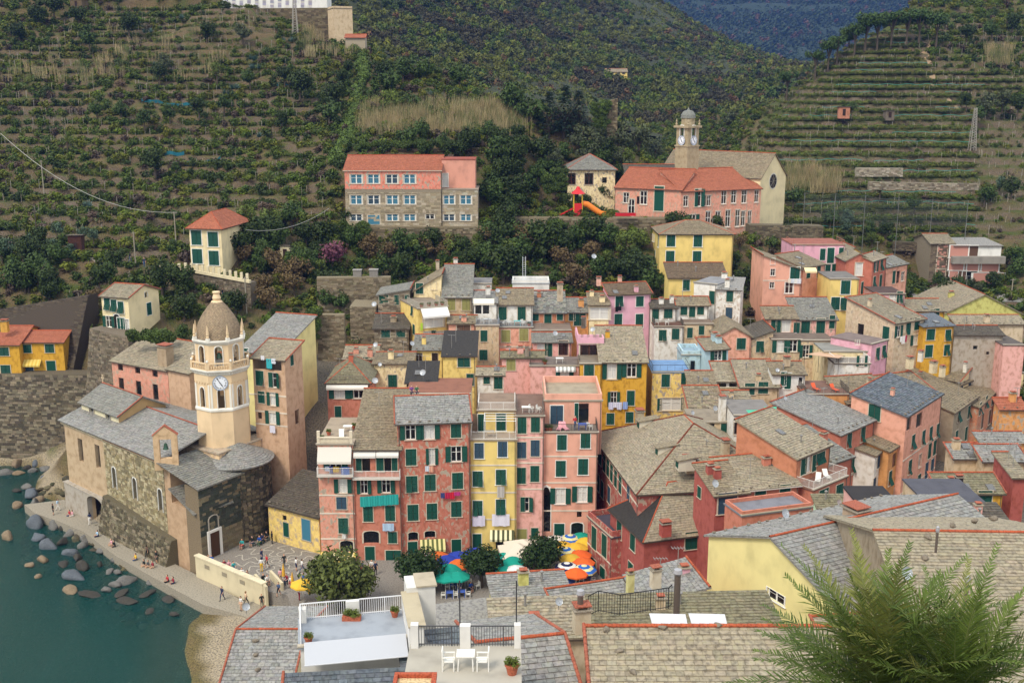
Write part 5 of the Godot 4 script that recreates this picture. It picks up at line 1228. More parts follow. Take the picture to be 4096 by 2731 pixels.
	house("lime green wall house with lichened slab roof",{t=14,at=[-1.2,78.0,4.6,78.8,21.4],roof="sb",d=4.5,rise=0.3,col="lime",mat="peeling_stucco",sl="pale",stones=true})
	house("silver slate roof house with clay ridge and skylight",{t=14,at=[4.9,72.0,11.0,74.0,20.6],roof="sb",d=6.5,rise=1.8,col="white",sl="pale",edge=true})
	house("lilac gabled attic with small green door",{t=14,at=[9.9,75.6,14.6,76.4,22.6],roof="sl",d=5.0,rise=1.0,col="lilac",mat="clean_stucco",sl="pale"})
	house("dark lichened flat roof with iron balustrade and steel flue",{t=14,at=[5.2,65.6,17.5,66.2,25.9],roof="sb",d=3.8,rise=0.35,col="beige",sl="moss",rid=false})
	house("speckled slab roof with steel chimney cowl",{t=14,at=[-1.0,59.4,4.6,59.8,28.4],roof="sb",d=4.2,rise=0.4,col="beige",sl="light",rid=false})
	H.g4=house("white edged slate roof with clay ridge above the folding table",{t=14,at=[-0.2,43.8,3.7,44.6,30.9],roof="gx",d=13.0,rise=2.2,col="white",sl="pale",edge=true,single=true,sw=0.46,sh=0.33})
	H.g5=house("buff tiled roof with orange wall below the hanging white sheets",{t=14,at=[3.75,40.6,17.5,40.6,32.9],roof="sb",d=7.6,rise=1.9,col="orange",mat="clean_stucco",sl="light",edge=true,single=true,sw=0.42,sh=0.33,vr=0.12})
	H.g6=house("large lemon gable wall with slate roof and slit window",{t=14,at=[15.9,83.0,22.8,69.5,25.0],roof="gz",d=19.0,rise=2.7,col="lemon",mat="clean_stucco",sl="pale",single=true,sw=0.5,sh=0.36,stones=true,w={15: [[205,892,"b",1.9,0.8]]}})
	H.g7=house("broad tan ribbed roof with clay ridge behind the palm",{t=15,at=[24.0,56.5,37.0,56.0,27.2],roof="gx",d=25.0,rise=4.0,col="stone",sl="light",single=true,sw=0.8,sh=0.3,vr=0.14})
	house("tan roof wing with clay hip beside the white dish",{t=15,at=[19.5,54.5,26.5,55.5,26.6],roof="sb",d=7.0,rise=2.0,col="white",sl="light",edge=true,sw=0.8,sh=0.3})
	house("pink courtyard house with air conditioners and glass lean-to",{t=15,L=[930,250],R=1245,z=89.0,roof="flat",d=7.0,par=0.0,col="rose",mat="clean_stucco",floor="3c3836"})
	house("charcoal shingled roof behind the long white parapet",{t=15,L=[1480,330],R=2040,z=86.0,roof="sb",ry=165,p=0.2,col="rose",sl="dark",rid=false})
	house("flat charcoal terrace below the yellow tile roofed house",{t=15,L=[1440,200],R=1900,z=97.0,roof="flat",d=8.0,col="sand",floor="5f5f66"})
# ---------------------------------------------------------------- church, towers, walls, piazza
func slab(called: String,pts: Array,top: float,low: float,col: Color,m: Material) -> MeshInstance3D:   # a paved area with real edges; pts are (x, z ahead)
	var poly:=PackedVector2Array()
	for p in pts: poly.append(Vector2(p[0],p[1]))
	if Geometry2D.is_polygon_clockwise(poly): poly.reverse()
	var mb:=MB.new()
	var tri:=Geometry2D.triangulate_polygon(poly)
	for k in range(0,tri.size(),3):
		var a:=poly[tri[k]]; var b:=poly[tri[k + 1]]; var c:=poly[tri[k + 2]]
		var A:=Vector3(a.x,top,-a.y); var B:=Vector3(b.x,top,-b.y); var D:=Vector3(c.x,top,-c.y)
		if (B - A).cross(D - A).y > 0: mb.t(A,B,D,col)
		else: mb.t(A,D,B,col)
	for k in poly.size():
		var a:=poly[k]; var b:=poly[(k + 1) % poly.size()]
		mb.q(Vector3(a.x,low,-a.y),Vector3(b.x,low,-b.y),Vector3(b.x,top,-b.y),Vector3(a.x,top,-a.y),col)
	return struct(called,mb,m)
func stone_wall(label: String,a: Vector3,b: Vector3,low: float,thick: float,cols: Array,sw: float,sh: float,called:="retaining_wall",lean:=0.0) -> Node3D:
	# coursed stones before a core; a and b are the ends of its top
	var ux:=Vector3(b.x - a.x,0,b.z - a.z); var W:=ux.length(); ux /= W
	var uz:=ux.cross(Vector3.UP)
	var n:=thing(called,label,"wall",Vector3(a.x,low,a.z))
	n.transform=Transform3D(Basis(ux,Vector3.UP,uz),Vector3(a.x,low,a.z))
	var core:=MB.new(); var dark:=S(cols[0])
	var ha:=a.y - low; var hb:=b.y - low
	core.q(Vector3(0,0,lean),Vector3(W,0,lean),Vector3(W,hb,0),Vector3(0,ha,0),dark)
	core.q(Vector3(0,ha,0),Vector3(W,hb,0),Vector3(W,hb,-thick),Vector3(0,ha,-thick),S(cols[0]))
	core.q(Vector3(W,0,lean),Vector3(W,0,-thick),Vector3(W,hb,-thick),Vector3(W,hb,0),S(cols[0])); core.q(Vector3(0,0,-thick),Vector3(0,0,lean),Vector3(0,ha,0),Vector3(0,ha,-thick),S(cols[0]))
	core.q(Vector3(W,0,-thick),Vector3(0,0,-thick),Vector3(0,ha,-thick),Vector3(W,hb,-thick),S(cols[0]))
	part("core",core,M.stone,n)
	var rest:=MB.new()
	var y:=0.0
	var single:=0
	var top:=maxf(ha,hb)
	while y < top:
		var hh:=sh * rng.randf_range(0.7,1.35)
		var x:=0.0
		while x < W:
			var ww:=minf(sw * rng.randf_range(0.5,1.6),W - x)
			var at:=ha + (hb - ha) * (x + ww / 2) / W
			if y + hh < at + 0.05 and ww > 0.08:
				var out:=rng.randf_range(0.02,0.1)
				var z:=lean * (1.0 - (y + hh / 2) / at)
				var c:=vary(S(cols[rng.randi() % cols.size()]),0.22)
				var mb:=rest
				var o:=Vector3.ZERO
				if single < 300 and ww * hh > sw * sh * 1.3:
					mb=MB.new(); o=Vector3(x + ww / 2,y + hh / 2,z); single += 1
				mb.bx(x + 0.015 - o.x,x + ww - 0.015 - o.x,y + 0.012 - o.y,y + hh - 0.012 - o.y,z - 0.06 - o.z,z + out - o.z,c)
				if mb != rest: part("stone",mb,M.stone,n,Transform3D(Basis.IDENTITY,o))
			x += ww
		y += hh
	part("stones",rest,M.stone,n).set_meta("kind","stuff")
	return n
func octo(r: float) -> float: return r / cos(PI / 8)
func arch_on(n: Node3D,fr: Transform3D,w: float,h: float,trim:="trim_white",glass := false) -> void:   # trim of an arched opening that its wall leaves free
	var o:=Node3D.new(); o.name="window"; n.add_child(o,true); o.transform=fr
	part("surround",WM.arch,M[trim],o,Transform3D(Basis.from_scale(Vector3(w,h,1.6)),Vector3.ZERO))
	if glass: part("pane",WM.pane,M.glass,o,Transform3D(Basis.from_scale(Vector3(w,h,1)),Vector3(0,0,-0.15)))
func faces(called: String,n: Node3D,sides: int,apo: float,y0: float,y1: float,hole: Rect2,col: Color,m: Material,turn := 0.0) -> void:   # a prism of walls, each with the same opening
	var w:=apo * tan(PI / sides) * 2.0
	for k in sides:
		var b:=Basis(Vector3.UP,turn + TAU * k / sides)
		var mb:=MB.new()
		pierced(mb,Vector3.ZERO,Vector3.RIGHT,w,y1 - y0,[Rect2(hole.position + Vector2(w / 2,-y0),hole.size)],col,0.35)
		part(called,mb,m,n,Transform3D(b,b * Vector3(-w / 2,y0,apo)))
func clock(n: Node3D,fr: Transform3D,r: float) -> void:
	var o:=Node3D.new(); o.name="clock"; n.add_child(o,true); o.transform=fr
	var f:=MB.new(); f.tube([Vector3(0,0,0),Vector3(0,0,0.08)],[r,r],36,S("e6e9ee")); part("dial",f,M.paint,o)
	var ring:=MB.new()
	for k in 36:
		var a:=TAU * k / 36; var b:=TAU * (k + 1) / 36
		var p:=func(q: float,s: float,z: float): return Vector3(sin(q) * s,cos(q) * s,z)
		ring.q(p.call(a,r * 0.94,0.11),p.call(a,r * 1.06,0.11),p.call(b,r * 1.06,0.11),p.call(b,r * 0.94,0.11),S("8d9bb0"))
	part("rim",ring,M.paint,o)
	var num:=["XII","I","II","III","IIII","V","VI","VII","VIII","IX","X","XI"]
	for k in 12:
		var t:=TextMesh.new(); t.text=num[k]; t.font_size=32; t.pixel_size=r * 0.0085; t.depth=0.02
		var a:=TAU * k / 12
		part("numeral",t,M.ink,o,Transform3D(Basis(Vector3.BACK,-a),Vector3(sin(a) * r * 0.76,cos(a) * r * 0.76,0.095)))
	for hnd in [[-0.52,0.86,0.09],[2.55,0.55,0.12]]:
		var m:=MB.new(); m.bx(-r * hnd[2] / 2,r * hnd[2] / 2,-r * 0.12,r * hnd[1],0.12,0.14,S("14161c"))
		part("hand",m,M.ink,o,Transform3D(Basis(Vector3.BACK,-hnd[0]),Vector3.ZERO))
func build_bell_tower() -> void:
	var at:=Vector3(-38.0,0,-139.0)
	var n:=thing("bell_tower","octagonal cream bell tower with scaled dome and clock","bell tower",at)
	var face:=deg_to_rad(12.0)
	n.rotation.y=face
	var cr:=S("e2c7a0"); var wh:=S("e6e2d6"); var R:=octo(3.25)
	var t8:=PI / 8
	var ring:=func(called: String,prof: Array,col: Color,m: Material):
		var mb:=MB.new(); mb.lathe(Vector3.ZERO,prof,8,col,false,t8); part(called,mb,m,n)
	ring.call("shaft",[Vector2(octo(3.3),6),Vector2(octo(3.28),19.8)],cr,M.clean_stucco)
	faces("middle_stage",n,8,3.25,19.8,25.0,Rect2(-0.42,20.05,0.84,2.7),cr,M.clean_stucco)
	ring.call("string_course",[Vector2(R,19.6),Vector2(octo(3.4),19.7),Vector2(octo(3.4),19.95),Vector2(R,20.1)],wh,M.clean_stucco)
	ring.call("cornice",[Vector2(R,24.4),Vector2(octo(3.35),24.6),Vector2(octo(3.5),24.75),Vector2(octo(3.72),25.0),Vector2(octo(3.72),25.2),Vector2(0.0,25.22)],wh,M.clean_stucco)
	faces("belfry",n,8,2.95,25.2,28.6,Rect2(-0.47,25.55,0.94,2.6),cr,M.clean_stucco)
	ring.call("upper_cornice",[Vector2(octo(2.95),28.3),Vector2(octo(3.05),28.4),Vector2(octo(3.28),28.7),Vector2(octo(3.3),28.86),Vector2(0.0,28.9)],wh,M.clean_stucco)
	var pl:=MB.new()
	pl.bx(-4.2,4.2,8,14.6,-4.2,3.4,cr); pl.bx(-4.4,4.4,14.6,14.8,-4.4,3.6,S("a79d8b"))
	part("plinth",pl,M.peeling_stucco,n,Transform3D(Basis(Vector3.UP,PI / 4),Vector3.ZERO))
	# blind arches, arched windows, pilasters, clock
	for k in 8:
		var a:=TAU * k / 8
		var b:=Basis(Vector3.UP,a)
		arch_on(n,Transform3D(b,b * Vector3(0,21.4,3.26)),0.85,2.7)
		arch_on(n,Transform3D(b,b * Vector3(0,26.85,2.96)),0.95,2.6)
		var pil:=MB.new(); pil.bx(-0.13,0.13,20.1,23.2,0.0,0.06,wh)
		for s in [-1,1]: part("pilaster",pil,M.clean_stucco,n,Transform3D(b,b * Vector3(s * 1.17,0,3.25)))
		var frz:=MB.new()
		for j in 5:
			if k % 2 == 0: continue
			frz.bx(-1.2 + j * 0.5,-0.95 + j * 0.5,23.2,23.45,0.0,0.09,cr)
		if k % 2 == 1:
			frz.bx(-1.34,1.34,23.45,24.4,0.002,0.08,cr)
			part("arched_frieze",frz,M.clean_stucco,n,Transform3D(b,b * Vector3(0,0,3.25)))
		# dentils, balustrade and pinnacle of this side
		var den:=MB.new()
		for j in 9: den.bx(-1.32 + j * 0.31,-1.18 + j * 0.31,24.62,24.8,0.0,0.16,wh)
		part("dentils",den,M.clean_stucco,n,Transform3D(b,b * Vector3(0,0,3.36)))
		var rail:=MB.new()
		rail.bx(-1.5,1.5,26.0,26.14,-0.12,0.12,cr); rail.bx(-1.5,1.5,25.2,25.3,-0.12,0.12,cr)
		rail.bx(-1.55,-1.2,25.3,26.0,-0.14,0.14,cr); rail.bx(1.2,1.55,25.3,26.0,-0.14,0.14,cr)
		var rp:=part("balustrade",rail,M.clean_stucco,n,Transform3D(b,b * Vector3(0,0,3.55)))
		var bal:=MB.new(); bal.lathe(Vector3.ZERO,[Vector2(0.05,0),Vector2(0.1,0.2),Vector2(0.045,0.45),Vector2(0.07,0.7)],6,cr)
		var bm:=bal.mesh()
		for j in 7: part("baluster",bm,M.clean_stucco,rp,Transform3D(Basis.IDENTITY,Vector3(-0.96 + j * 0.32,25.3,0)))
		var c2:=Basis(Vector3.UP,a + t8)
		var pin:=MB.new()
		pin.bx(-0.22,0.22,28.9,29.25,-0.22,0.22,wh)
		pin.lathe(Vector3.ZERO,[Vector2(0.14,29.25),Vector2(0.22,29.4),Vector2(0.13,29.55),Vector2(0.2,29.7),Vector2(0.03,30.9)],8,cr)
		part("pinnacle",pin,M.clean_stucco,n,Transform3D(c2,c2 * Vector3(0,0,octo(2.95))))
		var ball:=MB.new(); ball.lathe(Vector3(0,26.14,0),[Vector2(0.0,0.0),Vector2(0.15,0.12),Vector2(0.17,0.24),Vector2(0.12,0.38),Vector2(0.0,0.44)],8,wh)
		part("ball_finial",ball,M.clean_stucco,n,Transform3D(c2,c2 * Vector3(0,0,octo(3.5))))
		var bell:=MB.new(); bell.lathe(Vector3.ZERO,[Vector2(0.42,0.0),Vector2(0.3,0.3),Vector2(0.22,0.6),Vector2(0.0,0.72)],10,S("4f6a5a"))
		if k in [0,1,7]: part("bell",bell,M.metal,n,Transform3D(b,b * Vector3(0,26.5,2.1)))
	clock(n,Transform3D(Basis.IDENTITY,Vector3(0,23.45,3.26)),0.92)
	var dome:=MB.new(); var prof:=[]
	for k in 15:
		var u:=k / 14.0
		prof.append(Vector2(lerpf(2.78,0.62,pow(u,1.0)) + sin(u * PI) * 0.62 * (1.0 - u * 0.25),28.88 + 4.6 * u))
	dome.lathe(Vector3.ZERO,prof,40,S("7f6f5c"),true)
	var dn:=part("dome",dome,M.slate,n)
	var sc := MB.new()                                      # fish scale slates
	for r in 27:
		var u:=r / 27.0
		var f:=u * 14.0; var i0:=int(f)
		var p0: Vector2=prof[i0].lerp(prof[mini(i0 + 1,14)],f - i0)
		var f1:=minf(f + 0.85,14.0); var i1:=int(f1)
		var p1: Vector2=prof[i1].lerp(prof[mini(i1 + 1,14)],f1 - i1)
		for k in 44:
			var a:=TAU * (k + 0.5 * (r % 2)) / 44; var w:=TAU / 44 * 0.48
			var v:=func(q: float,s: Vector2,out: float): return Vector3(sin(q) * (s.x + out),s.y,cos(q) * (s.x + out))
			var c:=vary(S("a08c72"),0.1)
			var m0:=p0.lerp(p1,0.4)
			sc.q(v.call(a - w,m0,0.06),v.call(a,p0,0.085),v.call(a + w,m0,0.06),v.call(a,p1,0.02),c)
	part("scales",sc,M.slate,dn).set_meta("kind","stuff")
	var fin:=MB.new(); fin.lathe(Vector3(0,33.4,0),[Vector2(0.75,0),Vector2(0.62,0.16),Vector2(0.42,0.2),Vector2(0.55,0.5),Vector2(0.38,1.0),Vector2(0.5,1.25),Vector2(0.46,1.36),Vector2(0.0,1.4)],12,cr)
	part("finial",fin,M.clean_stucco,n)
func build_church() -> void:
	var A:=Vector3(-63.5,0,-149.2); var B:=Vector3(-44.0,0,-131.7)
	var ux:=(B - A).normalized(); var uz:=ux.cross(Vector3.UP)
	var W:=(B - A).length()
	var n:=thing("church","long stone church with grey slate roofs standing at the waterside","church",A)
	n.transform=Transform3D(Basis(ux,Vector3.UP,uz),A)
	var inv:=n.transform.affine_inverse()
	var sand:=S("bda688"); var rub:=S("a39679"); var pale:=S("d8cfae")
	var w:=MB.new()
	var rec:=[]; var lan:=[]
	for a in [[178,590],[312,640]]:
		var c: Vector3=inv * onplane(Vector2(230 + a[0] / 1.96,1500 + a[1] / 1.96),A,uz)
		rec.append(Rect2(c.x - 0.65,c.y - 1.7,1.3,3.4))
	for a in [[445,805],[606,890],[806,980]]:
		var c: Vector3=inv * onplane(Vector2(230 + a[0] / 1.96,1500 + a[1] / 1.96),A,uz)
		lan.append(Rect2(c.x - 0.5 - 11.0,c.y - 1.5,1.0,3.0))
	var q: Vector3=inv * onplane(Vector2(230 + 300 / 1.96,1500 + 1060 / 1.96),n.transform * Vector3(0,0,0.6),uz)
	var door_hole:=Rect2(q.x - 2.2,0.6,4.4,4.6)
	pierced(w,Vector3.ZERO,Vector3.RIGHT,11,14.5,rec + [door_hole],sand,0.5)
	w.q(Vector3(0,0,-16),Vector3.ZERO,Vector3(0,14.5,0),Vector3(0,14.5,-16),sand); w.q(Vector3(11,0,-16),Vector3(0,0,-16),Vector3(0,14.5,-16),Vector3(11,14.5,-16),sand)
	part("rendered_wall",w,M.stucco,n)
	w=MB.new(); pierced(w,Vector3(11,0,-0.02),Vector3.RIGHT,W - 11,14.5,lan,rub,0.45)
	w.q(Vector3(W,0,0),Vector3(W,0,-16),Vector3(W,14.5,-16),Vector3(W,14.5,0),rub); w.q(Vector3(W,0,-16),Vector3(11,0,-16),Vector3(11,14.5,-16),Vector3(W,14.5,-16),rub)
	part("rubble_wall",w,M.stone,n)
	var st:=Node3D.new(); st.name="rubble"; n.add_child(st)
	var rest:=MB.new()
	var y:=0.5; var single:=0
	while y < 14.3:
		var hh:=rng.randf_range(0.22,0.42)
		var x:=11.05
		while x < W - 0.1:
			var ww:=minf(rng.randf_range(0.3,0.85),W - x)
			var skip:=false
			for l in lan: skip=skip or l.grow(0.05).intersects(Rect2(x - 11.0,y,ww,hh))
			if skip:
				x += ww
				continue
			var c:=vary(S(["a2946f","b3a583","8d8266","c2b694"][rng.randi() % 4]),0.16)
			var o:=Vector3(x + ww / 2,y + hh / 2,0)
			var out:=rng.randf_range(0.02,0.09)
			if single < 300 and ww > 0.6 and y > 5.0:
				var m:=MB.new(); m.bx(-ww / 2 + 0.015,ww / 2 - 0.015,-hh / 2 + 0.015,hh / 2 - 0.015,-0.05,out,c); part("stone",m,M.stone,st,Transform3D(Basis.IDENTITY,o)); single += 1
			else: rest.bx(x + 0.015,x + ww - 0.015,y + 0.015,y + hh - 0.015,-0.05,out,c)
			x += ww
		y += hh
	part("stones",rest,M.stone,st).set_meta("kind","stuff")
	w=MB.new(); pierced(w,Vector3(-0.5,0,0.6),Vector3.RIGHT,11.7,5.2,[Rect2(door_hole.position + Vector2(0.5,0),door_hole.size)],S("a9a297"),0.6); w.q(Vector3(-0.5,0,0),Vector3(-0.5,0,0.6),Vector3(-0.5,5.2,0.6),Vector3(-0.5,5.2,0),S("a9a297")); w.q(Vector3(11.2,0,0.6),Vector3(11.2,0,0),Vector3(11.2,5.2,0),Vector3(11.2,5.2,0.6),S("a9a297")); w.bx(-0.6,11.3,5.2,5.35,-0.1,0.7,S("a9a297")); part("plinth",w,M.stucco,n)
	var ao:=Node3D.new(); ao.name="archway"; n.add_child(ao,true)
	ao.position=Vector3(q.x,2.9,0.61)
	part("surround",WM.arch,M.trim_grey,ao,Transform3D(Basis.from_scale(Vector3(4.4,4.6,2)),Vector3.ZERO))
	# battered rubble base with a grassy ledge
	stone_wall("battered rubble base of the church with a weedy ledge",n.transform * Vector3(11.2,6.2,0.8),n.transform * Vector3(W + 2.0,4.4,0.8),0.9,0.8,["6f6752","857b64","5f5846","978c74"],0.6,0.34,"rubble_wall",1.1)
	# tall recesses and lancet windows
	for r in rec:
		var c: Vector2=r.get_center()
		window(n,Transform3D(Basis.IDENTITY,Vector3(c.x,c.y,-0.2)),1.3,3.4,"x")
	for r in lan:
		var c: Vector2=r.get_center() + Vector2(11,0)
		arch_on(n,Transform3D(Basis.IDENTITY,Vector3(c.x,c.y,0.0)),1.0,3.0,"trim_white",true)
	# roofs
	var roof:=func(called: String,p: Array,col: String):
		var rb:=MB.new(); var c:=S(SL[col])
		var nn: Vector3=(p[1] - p[0]).cross(p[2] - p[0]).normalized() * 0.12
		rb.q(p[0],p[1],p[2],p[3],c); rb.q(p[3] - nn,p[2] - nn,p[1] - nn,p[0] - nn,c); rb.q(p[0] - nn,p[1] - nn,p[1],p[0],c); rb.q(p[1] - nn,p[2] - nn,p[2],p[1],c); rb.q(p[3] - nn,p[0] - nn,p[0],p[3],c)
		var rn:=part(called,rb,M.slate,n)
		var sb:=MB.new(); slates(sb,p[0],p[1],p[2],p[3],c,0.55,0.4); part("slates",sb,M.slate,rn).set_meta("kind","stuff")
		return rn
	var r1=roof.call("aisle_roof",[Vector3(-0.6,14.45,0.6),Vector3(W + 0.3,14.45,0.6),Vector3(W + 0.3,16.85,-7),Vector3(-0.6,16.85,-7)],"pale")
	ridge(r1,Vector3(10.5,16.95,-7),Vector3(W,16.95,-7))
	roof.call("back_roof",[Vector3(W + 0.3,14.6,-16),Vector3(-0.6,14.6,-16),Vector3(-0.6,16.85,-7),Vector3(W + 0.3,16.85,-7)],"pale")
	w=MB.new()
	pierced(w,Vector3(0.2,14.6,-2.7),Vector3.RIGHT,10.4,2.0,[Rect2(2.4,0.5,1.2,1.2),Rect2(7.0,0.5,1.2,1.2)],pale)
	w.q(Vector3(10.6,14.6,-2.7),Vector3(10.6,14.6,-9.9),Vector3(10.6,16.6,-9.9),Vector3(10.6,16.6,-2.7),S("c9a878")); w.t(Vector3(10.6,16.6,-2.7),Vector3(10.6,16.6,-9.9),Vector3(10.6,18.5,-6.3),S("c9a878"))
	w.q(Vector3(0.2,14.6,-9.9),Vector3(0.2,14.6,-2.7),Vector3(0.2,16.6,-2.7),Vector3(0.2,16.6,-9.9),pale); w.t(Vector3(0.2,16.6,-9.9),Vector3(0.2,16.6,-2.7),Vector3(0.2,18.5,-6.3),pale)
	part("clerestory",w,M.clean_stucco,n)
	var r2=roof.call("clerestory_roof",[Vector3(-0.2,16.45,-2.3),Vector3(11,16.45,-2.3),Vector3(11,18.55,-6.3),Vector3(-0.2,18.55,-6.3)],"grey")
	roof.call("clerestory_back_roof",[Vector3(11,16.45,-10.3),Vector3(-0.2,16.45,-10.3),Vector3(-0.2,18.55,-6.3),Vector3(11,18.55,-6.3)],"grey")
	ridge(r2,Vector3(-0.2,18.65,-6.3),Vector3(11,18.65,-6.3)); ridge(r2,Vector3(11,16.55,-2.3),Vector3(11,18.65,-6.3))
	for x in [3.2,7.8]:
		arch_on(n,Transform3D(Basis.IDENTITY,Vector3(x,15.7,-2.69)),1.2,1.2,"trim_grey",true)
	var den:=MB.new()
	for k in 58: den.bx(-0.4 + k * 0.46,-0.18 + k * 0.46,14.0,14.3,0.0,0.3,S("d3c4a4") if k < 26 else S("b98a66"))
	den.bx(-0.6,W + 0.3,13.85,14.0,0.0,0.2,S("c9bb9c"))
	part("corbels",den,M.clean_stucco,n)
	var cr:=MB.new(); cr.bx(-0.08,0.08,18.6,19.8,-6.4,-6.24,S("d8c3a2")); cr.bx(-0.35,0.35,19.25,19.42,-6.4,-6.24,S("d8c3a2"))
	part("cross",cr,M.stone,n)
	# bell cote
	var bc:=Node3D.new(); bc.name="bell_cote"; n.add_child(bc,true)
	bc.global_transform=Transform3D(Basis(Vector3.UP,0.2).scaled_local(Vector3(0.72,0.9,0.8)),Vector3(-43.3,13.6,-131.0))
	w=MB.new(); var bs:=S("cdb08c")
	w.bx(-2.0,-1.0,0,5.0,-0.5,0.5,bs); w.bx(1.0,2.0,0,5.0,-0.5,0.5,bs); w.bx(-1.0,1.0,0,1.6,-0.45,0.45,bs); w.bx(-1.0,1.0,4.4,5.0,-0.45,0.45,bs)
	w.t(Vector3(-2.1,5.0,0.5),Vector3(2.1,5.0,0.5),Vector3(0,6.3,0.5),bs); w.t(Vector3(2.1,5.0,-0.5),Vector3(-2.1,5.0,-0.5),Vector3(0,6.3,-0.5),bs)
	w.q(Vector3(2.2,4.95,0.6),Vector3(2.2,4.95,-0.6),Vector3(0,6.4,-0.6),Vector3(0,6.4,0.6),S("a3604a")); w.q(Vector3(-2.2,4.95,-0.6),Vector3(-2.2,4.95,0.6),Vector3(0,6.4,0.6),Vector3(0,6.4,-0.6),S("a3604a"))
	part("pillars",w,M.stucco,bc)
	var bell:=MB.new(); bell.lathe(Vector3(0,2.9,0),[Vector2(0.5,0.0),Vector2(0.36,0.35),Vector2(0.28,0.75),Vector2(0.0,0.9)],12,S("3f5a4c")); part("bell",bell,M.metal,bc)
	# annexe with lean-to roof beside the door
	w=MB.new(); w.bx(W,W + 6.6,0.8,9.2,-5.0,0.0,S("b89c7e")); w.bx(W,W + 1.4,9.2,13.6,-5.0,0.0,S("b89c7e")); part("annexe",w,M.stucco,n)
	roof.call("annexe_roof",[Vector3(W + 7.0,9.1,0.4),Vector3(W + 7.0,9.1,-5.4),Vector3(W + 1.4,11.2,-5.4),Vector3(W + 1.4,11.2,0.4)],"grey")
	window(n,Transform3D(Basis(Vector3.UP,PI / 2),Vector3(W + 6.605,6.6,-1.6)),1.0,1.6,"k","trim_grey")
	# dark stone end wall, chapel and apse
	var C0:=Vector3(-38.4,0,-126.8); var C1:=Vector3(-34.6,0,-132.6)
	var cx:=(C1 - C0).normalized(); var cz:=cx.cross(Vector3.UP); var cw:=(C1 - C0).length()
	var ch:=Node3D.new(); ch.name="chapel"; n.add_child(ch,true)
	ch.global_transform=Transform3D(Basis(cx,Vector3.UP,cz),C0)
	w=MB.new(); w.bx(0,cw,1,12.6,-2.4,0,S("8a7a62")); part("wall",w,M.stone,ch)
	rest=MB.new(); y=3.0
	while y < 12.4:
		var hh:=rng.randf_range(0.3,0.42)
		var x:=0.0
		while x < cw - 0.05:
			var ww:=minf(rng.randf_range(0.4,0.95),cw - x)
			var dark:=y > 6.0 and rng.randf() < 0.8
			rest.bx(x + 0.012,x + ww - 0.012,y + 0.012,y + hh - 0.012,0.0,rng.randf_range(0.02,0.07),vary(S("4d5146") if dark else S("8a7e64"),0.25))
			x += ww
		y += hh
	part("stones",rest,M.stone,ch).set_meta("kind","stuff")
	var cr2:=MB.new()
	var pp:=[Vector3(-0.4,12.5,0.4),Vector3(cw + 0.4,12.5,0.4),Vector3(cw + 0.4,14.6,-7),Vector3(-0.4,14.6,-7)]
	cr2.q(pp[0],pp[1],pp[2],pp[3],S(SL.grey))
	cr2.q(pp[0] - Vector3(0,0.15,0),pp[1] - Vector3(0,0.15,0),pp[1],pp[0],S(SL.grey))
	var crn:=part("roof",cr2,M.slate,ch)
	var crs:=MB.new(); slates(crs,pp[0],pp[1],pp[2],pp[3],S(SL.grey),0.6,0.4); part("slates",crs,M.slate,ch).set_meta("kind","stuff")
	var dr:=Node3D.new(); dr.name="portal"; n.add_child(dr,true)
	dr.global_transform=Transform3D(Basis(cx,Vector3.UP,cz),C0 + cx * 2.0 + Vector3(0,4.7,0) + cz * 0.08)
	w=MB.new(); w.bx(-1.1,-0.8,-1.8,1.6,0,0.25,S("dedad2")); w.bx(0.8,1.1,-1.8,1.6,0,0.25,S("dedad2")); w.bx(-1.1,1.1,1.6,1.9,0,0.25,S("dedad2")); part("frame",w,M.paint,dr)
	w=MB.new(); w.bx(-0.8,0.0,-1.8,1.6,0.02,0.06,S("4f3626")); w.bx(0.02,0.8,-1.8,1.6,0.02,0.06,S("4f3626")); part("door",w,M.wood,dr)
	part("lunette",WM.arch,M.trim_grey,dr,Transform3D(Basis.from_scale(Vector3(1.4,2.2,2)),Vector3(0,2.6,0)))
	# round apse
	var ap:=Node3D.new(); ap.name="apse"; n.add_child(ap,true)
	ap.global_transform=Transform3D(Basis.IDENTITY,Vector3(-36.0,0,-136.6))
	w=MB.new(); w.lathe(Vector3.ZERO,[Vector2(4.3,1),Vector2(4.3,13.2)],40,S("554d40")); part("wall",w,M.stone,ap)
	rest=MB.new(); y=3.0
	while y < 13.0:
		var hh:=rng.randf_range(0.24,0.36)
		var cnt:=int(TAU * 4.3 / 0.6)
		for k in cnt:
			var a:=TAU * (k + rng.randf_range(-0.2,0.2)) / cnt
			if cos(a) < -0.3: continue
			var b:=Basis(Vector3.UP,a)
			var ww:=0.27 * rng.randf_range(0.75,1.1)
			rest.box(b * Vector3(0,y + hh / 2,4.32),b * Vector3(ww,0,0),Vector3(0,hh / 2 - 0.012,0),b * Vector3(0,0,rng.randf_range(0.02,0.07)),vary(S(["6f6450","5d5546","84775f","4c493d"][rng.randi() % 4]),0.2))
		y += hh
	part("stones",rest,M.stone,ap).set_meta("kind","stuff")
	var cone:=MB.new(); cone.lathe(Vector3.ZERO,[Vector2(4.8,13.0),Vector2(4.8,13.15),Vector2(0.3,15.2),Vector2(0,15.25)],40,S(SL.pale)); part("roof",cone,M.slate,ap)
	rest=MB.new()
